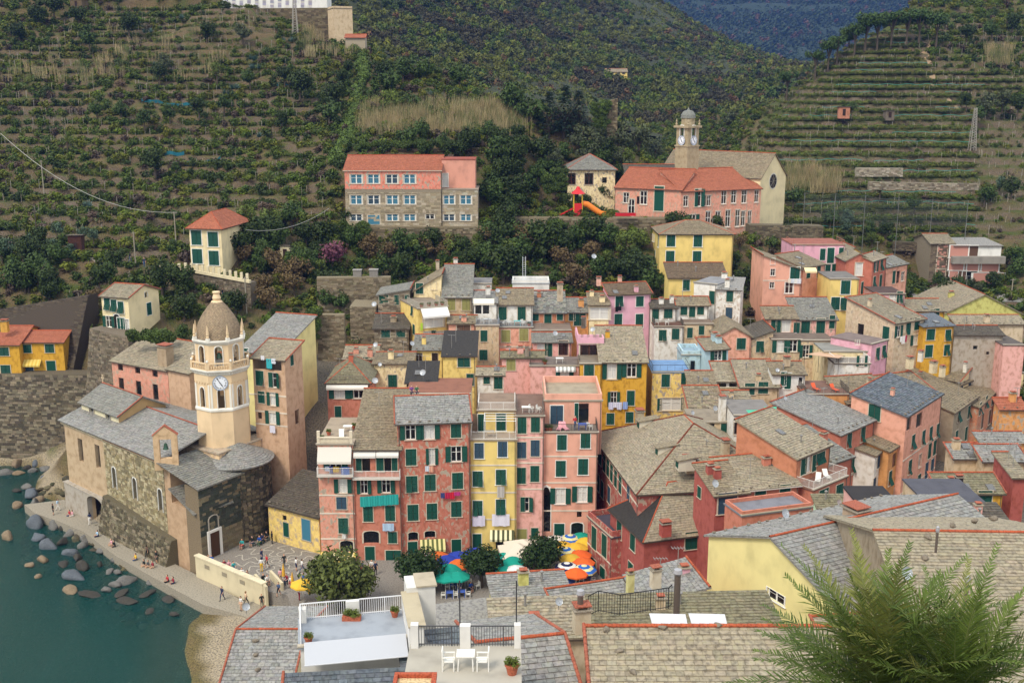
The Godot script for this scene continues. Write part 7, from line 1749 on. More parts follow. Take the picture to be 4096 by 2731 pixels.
# ---------------------------------------------------------------- people
var BODY:={}
func sdf_body(caps: Array,cell: float) -> Dictionary:      # caps: [a, b, ra, rb, region]; one skin over all of them, as surface nets
	var lo:=Vector3(1e9,1e9,1e9); var hi:=-lo
	for c in caps:
		for e in 2:
			var rr: Vector3=Vector3.ONE * (c[2 + e] + cell * 2.0)
			lo=lo.min(c[e] - rr); hi=hi.max(c[e] + rr)
	var nx:=int((hi.x - lo.x) / cell) + 2; var ny:=int((hi.y - lo.y) / cell) + 2; var nzz:=int((hi.z - lo.z) / cell) + 2
	var f:=PackedFloat32Array(); f.resize(nx * ny * nzz); f.fill(1.0)
	for c in caps:
		var a: Vector3=c[0]; var b: Vector3=c[1]; var ra: float=c[2]; var rb: float=c[3]
		var m:=Vector3.ONE * (maxf(ra,rb) + cell * 2.5)
		var p0:=((a.min(b) - m - lo) / cell).max(Vector3.ZERO); var p1:=(a.max(b) + m - lo) / cell
		var ab:=b - a; var l2:=maxf(ab.length_squared(),1e-6)
		for z in range(int(p0.z),mini(int(p1.z) + 1,nzz)):
			for y in range(int(p0.y),mini(int(p1.y) + 1,ny)):
				for x in range(int(p0.x),mini(int(p1.x) + 1,nx)):
					var p:=lo + Vector3(x,y,z) * cell
					var t:=clampf((p - a).dot(ab) / l2,0.0,1.0)
					var d:=(p - a - ab * t).length() - lerpf(ra,rb,t)
					var k:=(z * ny + y) * nx + x
					var o:=f[k]
					var h:=maxf(0.035 - absf(o - d),0.0) / 0.035
					f[k]=minf(o,d) - h * h * 0.035 * 0.25
	var id:=PackedInt32Array(); id.resize(f.size()); id.fill(-1)
	var v:=PackedVector3Array(); var reg:=PackedInt32Array(); var idx:=PackedInt32Array()
	var off:=[0,1,nx,nx + 1,nx * ny,nx * ny + 1,nx * ny + nx,nx * ny + nx + 1]
	for z in nzz - 1:
		for y in ny - 1:
			for x in nx - 1:
				var k:=(z * ny + y) * nx + x
				var s:=0
				for o in 8: s += 1 if f[k + off[o]] < 0.0 else 0
				if s == 0 or s == 8: continue
				var acc:=Vector3.ZERO; var cnt:=0
				for e in [[0,1],[2,3],[4,5],[6,7],[0,2],[1,3],[4,6],[5,7],[0,4],[1,5],[2,6],[3,7]]:
					var d0:=f[k + off[e[0]]]; var d1:=f[k + off[e[1]]]
					if (d0 < 0.0) == (d1 < 0.0): continue
					var q0:=Vector3(e[0] & 1,(e[0] >> 1) & 1,e[0] >> 2); var q1:=Vector3(e[1] & 1,(e[1] >> 1) & 1,e[1] >> 2)
					acc += q0.lerp(q1,d0 / (d0 - d1)); cnt += 1
				id[k]=v.size()
				var p:=lo + (Vector3(x,y,z) + acc / cnt) * cell
				v.append(p)
				var best:=1e9; var br:=0
				for c in caps:
					var ab: Vector3=c[1] - c[0]
					var t:=clampf((p - c[0]).dot(ab) / maxf(ab.length_squared(),1e-6),0.0,1.0)
					var d: float=(p - c[0] - ab * t).length() - lerpf(c[2],c[3],t)
					if d < best: best=d; br=c[4]
				reg.append(br)
	for z in range(1,nzz - 1):
		for y in range(1,ny - 1):
			for x in range(1,nx - 1):
				var k:=(z * ny + y) * nx + x
				var in0:=f[k] < 0.0
				for ax in 3:
					var st: int=[1,nx,nx * ny][ax]
					if in0 == (f[k + st] < 0.0): continue
					var u: int=[nx,nx * ny,1][ax]; var w: int=[nx * ny,1,nx][ax]
					var a:=id[k - u - w]; var b:=id[k - w]; var c:=id[k]; var d:=id[k - u]
					if a < 0 or b < 0 or c < 0 or d < 0: continue
					if in0: idx.append_array([a,c,b,a,d,c])
					else: idx.append_array([a,b,c,a,c,d])
	var nrm:=PackedVector3Array(); nrm.resize(v.size())
	for t in range(0,idx.size(),3):
		var m:=(v[idx[t + 2]] - v[idx[t]]).cross(v[idx[t + 1]] - v[idx[t]])
		for q in 3: nrm[idx[t + q]] += m
	for q in nrm.size(): nrm[q]=nrm[q].normalized()
	return {v=v,n=nrm,i=idx,r=reg}
func pose(kind: String) -> Array:
	var V:=func(x: float,y: float,z: float): return Vector3(x,y,z)
	var hip:=0.93; var lean:=0.0
	if kind == "sit": hip=0.5; lean=0.06
	var up:=hip - 0.93
	var c:=[]
	c.append([V.call(0,hip,0),V.call(0,hip + 0.18,lean * 0.3),0.135,0.125,2])
	c.append([V.call(0,hip + 0.2,lean * 0.4),V.call(0,hip + 0.43,lean),0.125,0.14,1])
	c.append([V.call(-0.13,hip + 0.46,lean),V.call(0.13,hip + 0.46,lean),0.085,0.085,1])
	c.append([V.call(0,hip + 0.5,lean),V.call(0,hip + 0.6,lean + 0.02),0.055,0.05,0])
	c.append([V.call(0,hip + 0.66,lean + 0.05),V.call(0,hip + 0.72,lean + 0.03),0.078,0.092,0])
	c.append([V.call(0,hip + 0.69,lean + 0.13),V.call(0,hip + 0.665,lean + 0.145),0.014,0.02,0])
	c.append([V.call(0,hip + 0.74,lean - 0.005),V.call(0,hip + 0.66,lean - 0.03),0.098,0.075,3])
	for s in [-1.0,1.0]:
		var sh: Vector3=V.call(s * 0.19,hip + 0.46,lean)
		var el: Vector3=V.call(s * 0.25,hip + 0.19,lean - 0.05); var wr: Vector3=V.call(s * 0.2,hip - 0.02,lean + 0.1)
		if kind == "walk": el=V.call(s * 0.25,hip + 0.2,s * 0.1); wr=V.call(s * 0.24,hip + 0.0,s * 0.2 + 0.08)
		if kind == "sit": el=V.call(s * 0.26,hip + 0.2,lean + 0.1); wr=V.call(s * 0.14,hip + 0.14,lean + 0.34)
		c.append([sh,el,0.06,0.048,1]); c.append([el,wr,0.042,0.032,0])
		var hd:=(wr - el).normalized()
		c.append([wr,wr + hd * 0.07,0.03,0.034,0])
		var kn: Vector3=V.call(s * 0.1,0.5,0.03); var an: Vector3=V.call(s * 0.1,0.08,-0.02)
		if kind == "walk": kn=V.call(s * 0.09,0.51,-s * 0.16 + 0.06); an=V.call(s * 0.09,0.1,-s * 0.3 - 0.03)
		if kind == "sit": kn=V.call(s * 0.11,0.5,0.42); an=V.call(s * 0.1,0.08,0.44)
		c.append([V.call(s * 0.085,hip - 0.02,0),kn,0.098,0.062,2]); c.append([kn,an,0.058,0.04,5]); c.append([an - Vector3(0,0.03,0),an + V.call(s * 0.02,-0.04,0.15),0.042,0.036,4])
	return c
func people_kit() -> void:
	for k in ["stand","walk","sit"]:
		var c:=pose(k)
		var b:=sdf_body(c,0.034)
		var fing := MB.new()                                  # fingers, five to a hand
		for q in c:
			if q[4] == 0 and q[2] == 0.03:
				var d: Vector3=(q[1] - q[0]).normalized(); var s:=d.cross(Vector3(0,0.3,1)).normalized()
				for j in 4:
					var o: Vector3=q[1] + s * (j - 1.5) * 0.019 + d * 0.02
					fing.tube([o,o + d * 0.035,o + d * (0.055 + 0.006 * (j % 3)) + Vector3(0,-0.01,0.012)],[0.009,0.008,0.006],4,C(1,1,1))
				fing.tube([q[0] + s * 0.03 + d * 0.02,q[0] + s * 0.055 + d * 0.05],[0.01,0.008],4,C(1,1,1))
		b.fing=fing
		BODY[k]=b
var dressed:={}
func body_mesh(k: String,shirt: String,legs: String,hair: String,bare: bool) -> ArrayMesh:
	var key:=k + shirt + legs + hair + str(bare)
	if dressed.has(key): return dressed[key]
	var b: Dictionary=BODY[k]
	var skin:=S("c99b80")
	var cols:=[skin,S(shirt),S(legs),S(hair),S("33302e"),skin if bare else S(legs)]
	var mb:=MB.new()
	mb.v=b.v.duplicate(); mb.n=b.n.duplicate(); mb.i=b.i.duplicate()
	for r in b.r: mb.c.append(cols[r])
	var o:=mb.v.size(); var fg: MB=b.fing
	mb.v.append_array(fg.v); mb.n.append_array(fg.n)
	for q in fg.i: mb.i.append(q + o)
	for q in fg.v: mb.c.append(skin)
	dressed[key]=mb.mesh()
	return dressed[key]
func person(label: String,at: Vector3,k: String,shirt: String,legs: String,turn: float,hair:="2a211c",bare:=false) -> void:
	solo("person",label,"person",body_mesh(k,shirt,legs,hair,bare),M.skin,Transform3D(Basis(Vector3.UP,turn).scaled_local(Vector3.ONE * rng.randf_range(0.97,1.05)),at))
const CN:={"1f2226": "black","2b3350": "navy","a8c4dc": "light blue","b3353c": "red","d9d6d0": "white","dcb23c": "yellow","38a0a0": "teal","d6a0a8": "pink","2f55a8": "blue","6a5648": "brown","8a3038": "dark red","4a4a48": "grey","c9a98c": "beige","7a4a8a": "purple","3f6a4a": "green","4a5a78": "denim blue"}
func people() -> void:
	var quay:=[[12,415,252,"stand","1f2226","1f2226"],[12,452,216,"walk","a8c4dc","d9d6d0"],[12,704,326,"walk","2b3350","d9d6d0"],[12,1226,628,"stand","1f2226","4a4a48"],[12,1152,588,"walk","6a5648","1f2226"],[12,1742,922,"walk","2b3350","2b3350"],[12,1890,1002,"stand","d9d6d0","c9a98c"],[12,1928,962,"walk","c9a98c","4a4a48"],[12,546,256,"sit","b3353c","4a5a78"],[12,568,260,"sit","d6a0a8","d9d6d0"],[12,765,420,"sit","a8c4dc","2b3350"],[12,876,488,"sit","d6a0a8","c9a98c"],[12,897,500,"sit","1f2226","4a4a48"],[12,1066,604,"sit","dcb23c","4a5a78"],[12,1132,652,"sit","1f2226","c9a98c"],[12,1164,658,"sit","4a4a48","c9a98c"],[12,1200,664,"sit","8a3038","c9a98c"],[12,1316,776,"sit","b3353c","1f2226"],[12,1360,788,"sit","8a3038","2b3350"],[12,2052,978,"stand","1f2226","4a4a48"]]
	var square:=[[13,92,622,"stand","2b3350","4a5a78"],[13,132,666,"walk","b3353c","4a4a48"],[13,90,696,"stand","d9d6d0","dcb23c"],[13,268,662,"walk","1f2226","4a4a48"],[13,362,690,"stand","d9d6d0","2b3350"],[13,408,702,"walk","d9d6d0","4a5a78"],[13,172,476,"stand","1f2226","1f2226"],[13,1645,880,"walk","2b3350","4a5a78"],[13,1312,922,"walk","a8c4dc","c9a98c"],[13,984,722,"stand","2b3350","1f2226"],[13,22,494,"sit","1f2226","4a5a78"],[13,76,486,"sit","2f55a8","3f6a4a"],[13,98,470,"sit","2b3350","2b3350"],[13,134,452,"sit","1f2226","1f2226"],[13,884,692,"sit","2b3350","b3353c"],[13,956,680,"sit","d9d6d0","4a4a48"],[13,1726,852,"sit","2f55a8","2b3350"],[13,1912,790,"sit","b3353c","1f2226"],[13,1992,772,"sit","4a4a48","1f2226"],[12,1900,514,"sit","38a0a0","b3353c"],[12,1636,640,"sit","2b3350","6a5648"],[12,1662,640,"sit","2f55a8","2b3350"],[12,1755,680,"sit","8a3038","4a4a48"],[12,1796,682,"sit","d6a0a8","b3353c"],[12,1830,692,"sit","38a0a0","4a5a78"],[12,1898,742,"sit","d9d6d0","4a5a78"],[12,1944,764,"sit","6a5648","2b3350"],[12,2062,792,"sit","1f2226","3f6a4a"],[12,2092,802,"sit","d9d6d0","1f2226"],[13,240,780,"stand","d6a0a8","c9a98c"],[13,290,790,"sit","8a3038","2b3350"],[13,325,810,"sit","d9d6d0","b3353c"],[13,420,810,"stand","2f55a8","2b3350"],[13,385,920,"stand","d9d6d0","8a3038"],[13,225,890,"walk","4a5a78","1f2226"],[14,610,780,"sit","b3353c","4a4a48"],[14,560,780,"sit","1f2226","4a5a78"],[14,90,770,"sit","8a3038","1f2226"],[14,200,745,"sit","4a4a48","2b3350"]]
	var seen:={}
	var k:=0
	for a in quay + square:
		var on:=k < quay.size()
		var v:=ph(tp(a[0],a[1],a[2]),1.2 if on else 3.0)
		if a[3] == "sit" and on: v.y=0.82
		var verb: String={"stand": "standing","walk": "walking","sit": "sitting"}[a[3]]
		var lab:="person in %s top and %s %s, %s on the %s" % [CN[a[4]],CN[a[5]],"shorts" if k % 3 == 0 else "trousers",verb,("quay edge" if a[3] == "sit" else "quay path") if on else "piazza"]
		seen[lab]=seen.get(lab,0) + 1
		var turn:=rng.randf() * TAU
		if a[3] == "sit": turn=(-0.85 if on else rng.randf_range(-0.8,0.8))
		person(lab,v,a[3],a[4],a[5],turn,["2a211c","4a3524","15120f","7a5c3a"][k % 4],k % 3 == 0)
		if a[3] == "sit" and not on:
			bench_under(v,turn)
		k += 1
	for a in [[4,1018,682,0.0,"person in dark clothes walking up the hillside path past the lamp post","1f2226"],[4,1130,722,0.0,"person with a dark backpack walking down the hillside path","2b3350"],[4,1744,968,0.0,"person in a dark jacket on the path behind the dome","1f2226"]]:
		var v:=ground_at(tp(a[0],a[1],a[2]),150.0)
		person(a[4],v,"walk",a[5],"4a5a78",rng.randf() * TAU)
	var n: Node3D=H.f6
	var q:=hp(n,10,588,800,-1.0)
	person("person in a red shirt and jeans standing on the long peach balcony",n.transform * Vector3(q.x,n.get_meta("He") + 0.01,-0.9),"stand","b3353c","4a5a78",0.2)
	for a in [[1262,"7a4a8a","person in a purple top sitting on the roof terrace behind the red house"],[1302,"3f6a4a","person in a green top sitting on the roof terrace behind the red house"]]:
		var v:=pz(tp(9,a[0],538),139.2)
		person(a[2],Vector3(v.x,v.y - 0.35,v.z - 0.6),"sit",a[1],"2b3350",0.3)
var bench_mesh: ArrayMesh
func bench_under(v: Vector3,turn: float) -> void:
	if bench_mesh == null:
		var mb:=MB.new()
		mb.bx(-0.22,0.22,0.36,0.4,-0.2,0.2,C(1,1,1))
		for s in [-1,1]:
			for z in [-1,1]: mb.bx(s * 0.2 - 0.02,s * 0.2 + 0.02,0.0,0.36,z * 0.18 - 0.02,z * 0.18 + 0.02,C(1,1,1))
		bench_mesh=mb.mesh()
	solo("stool","small dark green stool under a seated person on the piazza","stool",bench_mesh,M.shutter_green,Transform3D(Basis(Vector3.UP,turn),v),"stools on the piazza")
# ---------------------------------------------------------------- smaller things
func roof_at(n: Node3D,tk: int,x: float,y: float) -> Vector3:   # where a pixel meets the front slope of a house's roof, in the house's own axes
	var D: float=n.get_meta("D"); var He: float=n.get_meta("He"); var rise: float=n.get_meta("rise")
	var gx: bool=n.get_meta("gx",false)
	var s:=rise / (D / 2 if gx else D)
	var nn:=n.transform.basis * Vector3(0,1,s).normalized()
	return n.transform.affine_inverse() * onplane(tp(tk,x,y),n.transform * Vector3(0,He,0),nn)
func railing(n: Node3D,pts: Array,h: float,col: String,gap := 0.16,bar_ := 0.03) -> void:   # pts in the house's own axes
	var mb:=MB.new(); var c:=S(col)
	for k in pts.size() - 1:
		var a: Vector3=pts[k]; var b: Vector3=pts[k + 1]
		var l:=(b - a).length(); var m:=maxi(1,int(l / gap))
		mb.bar(a + Vector3(0,h,0),b + Vector3(0,h,0),bar_ * 1.6,c); mb.bar(a + Vector3(0,0.1,0),b + Vector3(0,0.1,0),bar_ * 1.2,c)
		for j in m + 1:
			var p:=a.lerp(b,j / float(m))
			mb.bar(p,p + Vector3(0,h,0),bar_ * (1.8 if j % 12 == 0 else 0.8),c,Vector3.BACK)
	part("railing",mb,M.paint,n)
func terrace_rail(n: Node3D,col: String,h:=1.0,gap:=0.16,sides:=true) -> void:
	var W: float=n.get_meta("W"); var D: float=n.get_meta("D"); var y: float=n.get_meta("He") + 0.01
	railing(n,[Vector3(0.05,y,-D * 0.6),Vector3(0.05,y,-0.05),Vector3(W - 0.05,y,-0.05),Vector3(W - 0.05,y,-D * 0.6)] if sides else [Vector3(0.05,y,-0.05),Vector3(W - 0.05,y,-0.05)],h,col,gap)
func awning(label: String,n: Node3D,tk: int,x0: float,x1: float,y: float,out: float,drop_: float,c1: String,c2: String,sign:="") -> void:   # striped cloth on a house front
	var a:=hp(n,tk,x0,y); var b:=hp(n,tk,x1,y)
	b.y=a.y
	var o:=thing("awning",label,"awning")
	o.transform=n.transform
	var mb:=MB.new()
	var m:=maxi(2,int((b - a).length() / 0.28))
	var zz:=a.z + 0.05
	for k in m:
		var p:=a.lerp(b,k / float(m)); var q:=a.lerp(b,(k + 1.0) / m)
		p.z=zz; q.z=zz
		var c:=S(c1) if k % 2 == 0 else S(c2)
		var dn:=Vector3(0,-drop_,out)
		mb.q(p + dn,q + dn,q,p,c); mb.q(p + dn + Vector3(0,-0.28,0.0),q + dn + Vector3(0,-0.28,0.0),q + dn,p + dn,c)
	part("canopy",mb,M.cloth,o)
	var fr:=MB.new()
	for p in [a,b]: fr.bar(Vector3(p.x,p.y - 0.3,zz),Vector3(p.x,p.y - drop_,zz + out),0.04,S("8a8580"))
	part("frame",fr,M.metal,o)
	if sign != "":
		var t:=TextMesh.new(); t.text=sign; t.font_size=32; t.pixel_size=0.008; t.depth=0.01
		part("lettering",t,M.sign_green,o,Transform3D(Basis.IDENTITY,(a + b) / 2 + Vector3(0,-drop_ - 0.14,out + 0.06)))
func cloth_on(label: String,n: Node3D,tk: int,x: float,y: float,w: float,h: float,col: String,called:="hanging_towel",group:="") -> void:   # washing, hung by its top edge
	var p:=hp(n,tk,x,y,0.35)
	var mb:=MB.new(); var m:=7
	var c:=S(col)
	for k in m:
		var x0:=-w / 2 + w * k / m; var x1:=x0 + w / m
		var z0:=sin(k * 1.7) * 0.04; var z1:=sin((k + 1) * 1.7) * 0.04
		mb.q(Vector3(x0,-h + sin(k * 2.1) * 0.04,z0 * 1.6),Vector3(x1,-h + sin((k + 1) * 2.1) * 0.04,z1 * 1.6),Vector3(x1,0,z1 * 0.5),Vector3(x0,0,z0 * 0.5),c)
	solo(called,label,"washing",mb,M.cloth,Transform3D(n.transform.basis,n.transform * Vector3(p.x,p.y,0.35)),group)
func props_on_houses() -> void:
	for a in [["f4","e2e0da",1.0,0.13],["f4b","e2e0da",1.0,0.13],["f6","4a443e",1.0,0.14],["f5","6a625a",0.9,0.16],["t12","8d9aa6",0.9,0.14],["t14","8d9aa6",0.9,0.14],["t19","5a544c",0.9,0.16],["t1","a8a294",0.9,0.14],["t25","4a443e",0.9,0.14],["t29","3a3a3a",1.0,0.9],["q16","e2e0da",0.9,0.16],["q17","5a544c",0.9,0.14],["q2","a86a5a",0.8,1.4],["t5","6a625a",0.9,0.2],["q33b","d6d2ca",0.95,0.14]]:
		terrace_rail(H[a[0]],a[1],a[2],a[3],a[0] != "t5")
	# first house: balustraded terrace
	var n: Node3D=H.f1
	var W: float=n.get_meta("W"); var He: float=n.get_meta("He")
	var mb:=MB.new(); var cr:=S("d8cbb2")
	mb.bx(0,W,He + 0.75,He + 0.87,-0.15,0.1,cr); mb.bx(0,0.35,He,He + 1.6,-0.3,0.05,cr); mb.bx(W - 0.35,W,He,He + 1.6,-0.3,0.05,cr)
	for k in 22: mb.lathe(Vector3(0.5 + k * (W - 1.0) / 21.0,He,-0.02),[Vector2(0.06,0),Vector2(0.1,0.25),Vector2(0.05,0.75)],6,cr)
	part("balustrade",mb,M.clean_stucco,n)
	for k in [["f1",0.0,1.0,9,1165],["f2",0.0,1.0,9,1188]]:      # balconies
		n=H[k[0]]; W=n.get_meta("W")
		var y:=hp(n,k[3],900,k[4]).y
		var b:=MB.new(); b.bx(-0.05,W + 0.05,y - 0.16,y,0.0,0.85,S("cfc8bc"))
		var bn:=part("balcony",b,M.clean_stucco,n)
		railing(bn,[Vector3(0,y,0.0),Vector3(0,y,0.8),Vector3(W,y,0.8),Vector3(W,y,0.0)],1.0,"dcd9d2",0.13)
	awning("cream awning over the balcony of the narrow salmon house",H.f1,9,530,795,955,0.9,1.6,"cfcabf","cfcabf")
	awning("white awning over the loggia beside the narrow salmon house",H.f2,9,812,985,985,0.5,0.5,"d3cfc6","d3cfc6")
	awning("white awning over the loggia next to the tall weathered house",H.f2,9,990,1165,982,0.5,0.5,"d3cfc6","d3cfc6")
	awning("yellow striped bar awning behind the tamarisk tree",H.f1,13,556,830,540,1.6,0.9,"cdb463","ded1a4","STELLINA BAR")
	awning("yellow and black striped shop awning at the weathered red house",H.f3,13,1332,1528,445,1.3,0.9,"cfc68a","5d6238")
	awning("cream and dark striped restaurant awning at the yellow house",H.f4,13,1882,2070,368,1.2,0.8,"dcd6b0","4d4f35")
	awning("white roll-out awning on the tall yellow house",H.t1,5,1335,1545,1044,1.2,1.2,"dbd9d3","dbd9d3")
	awning("cream awning over the table terrace",H.t12,5,1752,1915,968,0.8,0.6,"d8d2c2","d8d2c2")
	awning("scalloped grey and white window awning on the pale pink house",H.t25,10,438,592,322,0.7,0.4,"d9d7d2","9a9a96")
	awning("striped yellow awning on the orange cottage",H.or2,8,156,322,268,0.9,0.8,"d9bf6a","c9a94e")
	awning("yellow canvas awning above the salmon washing line",H.q1,7,425,518,725,1.0,0.5,"e0cfa0","e0cfa0")
	awning("cream awning over the tables of the hipped roof house",H.t5,9,600,925,455,0.7,0.5,"d6d0c4","d6d0c4")
	for k in 7: cloth_on("turquoise towel in the long row under the loggias",H.f2,13,885 + k * 42,108 - k * 3,0.78,1.35,"2f9c96","hanging_towel","turquoise towels")
	for a in [["f4",13,1792,258,1.6,1.4,"cfcadb","white sheet drying beside the door of the yellow house"],["f4",13,1966,245,2.2,1.6,"d6d3e0","wide pleated white sheet drying above the restaurant awning"],["f4",13,1966,28,0.9,1.5,"b3aea8","striped grey towel on the slim yellow house"],["f2",13,1082,318,1.4,1.0,"a8c0d6","pale blue sheet drying under the salmon house windows"],["f3",9,1388,1105,0.5,0.7,"c9cfd9","pale shirt under the middle window of the weathered house"],["f3",9,1420,1105,0.5,0.8,"d9a48a","peach shirt under the middle window of the weathered house"],["f3",9,1510,1315,0.5,0.7,"3f4a7a","blue trousers on the weathered red house"],["f3",9,1548,1313,0.6,0.8,"b32a4a","crimson shirt on the weathered red house"],["f3",9,1585,1310,0.6,0.9,"c22a3a","scarlet shirt on the weathered red house"],["f3",9,1625,1308,0.8,0.5,"b33a7a","magenta cloth on the weathered red house"],["f1",9,605,1108,0.6,0.6,"b9c6de","pale shirt on the salmon balcony"],["f1",9,635,1108,0.5,0.9,"2f3f8a","navy shirt on the salmon balcony"],["f1",9,672,1110,0.7,0.7,"d6ac1c","yellow shirt on the salmon balcony"],["f1",9,745,1112,1.0,1.1,"3f68b8","blue towel on the salmon balcony"],["f1",13,735,402,0.5,0.6,"d9d7d2","small white cloth under the lowest salmon window"],["t28",10,872,605,0.7,1.1,"c9cbe0","white towel nearest the shutter of the ochre house"],["t28",10,906,605,0.6,0.8,"d6d6e2","small white cloth on the ochre house"],["t28",10,938,605,0.7,1.1,"d0d2e4","lilac white towel on the ochre house"],["t28",10,983,602,0.7,1.1,"8fa6d6","blue towel on the ochre house"],["t18",6,917,1030,0.5,0.9,"16161a","black trousers hanging from the lilac house"],["t18",6,940,1030,0.6,0.7,"1d1d22","black shirt hanging from the lilac house"],["q1",7,315,812,0.6,0.8,"d9cfc0","cream shirt on the long washing line"],["q1",7,340,812,0.7,0.8,"c9d0d9","pale grey shirt on the long washing line"],["q1",7,364,812,0.7,0.9,"d9d9d6","white shirt on the long washing line"],["q1",7,390,812,0.7,0.9,"d3d6de","bluish white shirt on the long washing line"],["q8",7,1190,1265,0.5,0.9,"d9d9d6","white towel on the beige corner house"],["q8",7,1210,1260,0.9,1.3,"d6d2ce","big white sheet on the beige corner house"],["q8",7,1230,1255,0.4,1.1,"a82a4a","crimson strip of cloth on the beige corner house"],["q14",7,242,1245,1.2,1.0,"d0d2de","white sheet over the salmon balcony rail"],["q14",7,330,1235,1.6,0.8,"d6d4da","folded white sheet over the salmon balcony rail"],["tan",9,95,240,0.5,0.6,"d9d9de","white shirt in the dusty pink loggia"],["tan",9,145,265,0.8,1.3,"3fa8b0","turquoise towel in the dusty pink loggia"],["tan",9,180,262,0.6,0.7,"d3d6de","white top in the dusty pink loggia"],["tan",9,172,788,0.8,1.0,"d0cfdc","white sheet low on the dusty pink house"],["t1",5,1345,1160,0.4,1.2,"b6d64a","lime green towel on the tall yellow house"]]:
		cloth_on(a[7],H[a[0]],a[1],a[2],a[3],a[4],a[5],a[6],"hanging_cloth")
	# battlements of the pink turret
	n=H.t24; W=n.get_meta("W"); He=n.get_meta("He"); var D: float=n.get_meta("D")
	mb=MB.new(); var pk:=S(COL.lilac)
	mb.bx(-0.3,W + 0.3,He,He + 0.9,-0.2,0.1,pk); mb.bx(-0.3,-0.1,He,He + 0.9,-D,-0.2,pk); mb.bx(W + 0.1,W + 0.3,He,He + 0.9,-D,-0.2,pk)
	var cnt:=int((W + 0.6) / 0.9)
	for k in cnt: mb.bx(-0.3 + k * 0.9,0.2 + k * 0.9,He + 0.9,He + 1.35,-0.2,0.1,pk)
	for k in int(D / 0.9): mb.bx(-0.3,-0.1,He + 0.9,He + 1.35,-0.7 - k * 0.9,-0.2 - k * 0.9,pk)
	part("battlements",mb,M.clean_stucco,n)
	# pergola bars over the yellow terrace
	n=H.f4; He=n.get_meta("He"); W=n.get_meta("W")
	mb=MB.new()
	for k in 4: mb.bar(Vector3(W * 0.3,He + 2.3 + 0.1 * k,-0.3 - k * 0.8),Vector3(W,He + 2.3 + 0.1 * k,-0.3 - k * 0.8),0.07,S("e2e0da"))
	for x in [W * 0.3,W - 0.05]:
		mb.bar(Vector3(x,He + 2.3,-0.1),Vector3(x,He + 2.65,-2.8),0.07,S("e2e0da")); mb.bar(Vector3(x,He,-0.15),Vector3(x,He + 2.3,-0.15),0.07,S("e2e0da"),Vector3.BACK)
	part("pergola",mb,M.paint,n)
	# dormers and skylights of the large red roof
	for a in [["r1",10,1085,800],["r1",10,1230,1010],["r1",10,1390,1110]]:
		n=H.r1
		var p:=n.transform.affine_inverse() * onplane(tp(10,a[2],a[3]),n.transform * Vector3(0,n.get_meta("He"),0),n.transform.basis * Vector3(0,1,5.2 / 9.5).normalized())
		var d:=Node3D.new(); d.name="dormer"; n.add_child(d,true); d.position=p
		mb=MB.new(); mb.bx(-0.62,0.62,-0.4,0.95,-2.0,0.0,S("cdc4b0")); part("cheeks",mb,M.clean_stucco,d)
		mb=MB.new(); mb.q(Vector3(-0.8,0.95,0.25),Vector3(0.8,0.95,0.25),Vector3(0.8,1.35,-2.6),Vector3(-0.8,1.35,-2.6),S(SL.warm)); mb.q(Vector3(-0.8,0.85,0.25),Vector3(0.8,0.85,0.25),Vector3(0.8,0.95,0.25),Vector3(-0.8,0.95,0.25),S(SL.warm)); mb.q(Vector3(0.8,0.85,0.25),Vector3(0.8,1.25,-2.6),Vector3(0.8,1.35,-2.6),Vector3(0.8,0.95,0.25),S(SL.warm)); part("dormer_roof",mb,M.slate,d)
		leaf(d,M.shutter_green,-0.45,-0.05,0.45,0.9,0.02); leaf(d,M.shutter_green,0.0,-0.05,0.45,0.9,0.02)
	# modern house: balcony band
	n=H.mod; W=n.get_meta("W")
	var yb:=hp(n,7,1780,662).y
	mb=MB.new(); mb.bx(-0.6,W + 0.6,yb - 0.75,yb + 0.75,0.0,1.2,S("8f8a80")); part("balcony",mb,M.clean_stucco,n)
	# rose window of the hill church
	var hc: Node3D=get_node("hill_church")
	var p2:=hp(hc,3,182,1420)
	mb=MB.new(); mb.tube([Vector3(p2.x,p2.y,0.01),Vector3(p2.x,p2.y,0.06)],[1.75,1.75],28,S("d9d2c2")); part("rose_surround",mb,M.clean_stucco,hc)
	mb=MB.new(); mb.tube([Vector3(p2.x,p2.y,0.05),Vector3(p2.x,p2.y,0.09)],[1.5,1.5],28,S("2a2622"))
	for k in 8: mb.bar(Vector3(p2.x,p2.y,0.11),Vector3(p2.x + sin(TAU * k / 8) * 1.45,p2.y + cos(TAU * k / 8) * 1.45,0.11),0.07,S("8d8474"),Vector3.BACK)
	part("rose_window",mb,M.paint,hc)
	# niches of the cemetery
	var cm: Node3D=get_node("cemetery_building")
	for k in 12:
		for j in 4:
			mb=MB.new(); mb.bx(-0.5,0.5,-0.35,0.35,0.0,0.06,vary(S(["b9b4c0","a8a4b4","cfc9c4"][(k + j) % 3]),0.15))
			part("niche_slab",mb,M.clean_stucco,cm,Transform3D(Basis.IDENTITY,hp(cm,0,1770 + k * 60,0 + j * 16)))
var DISH: ArrayMesh
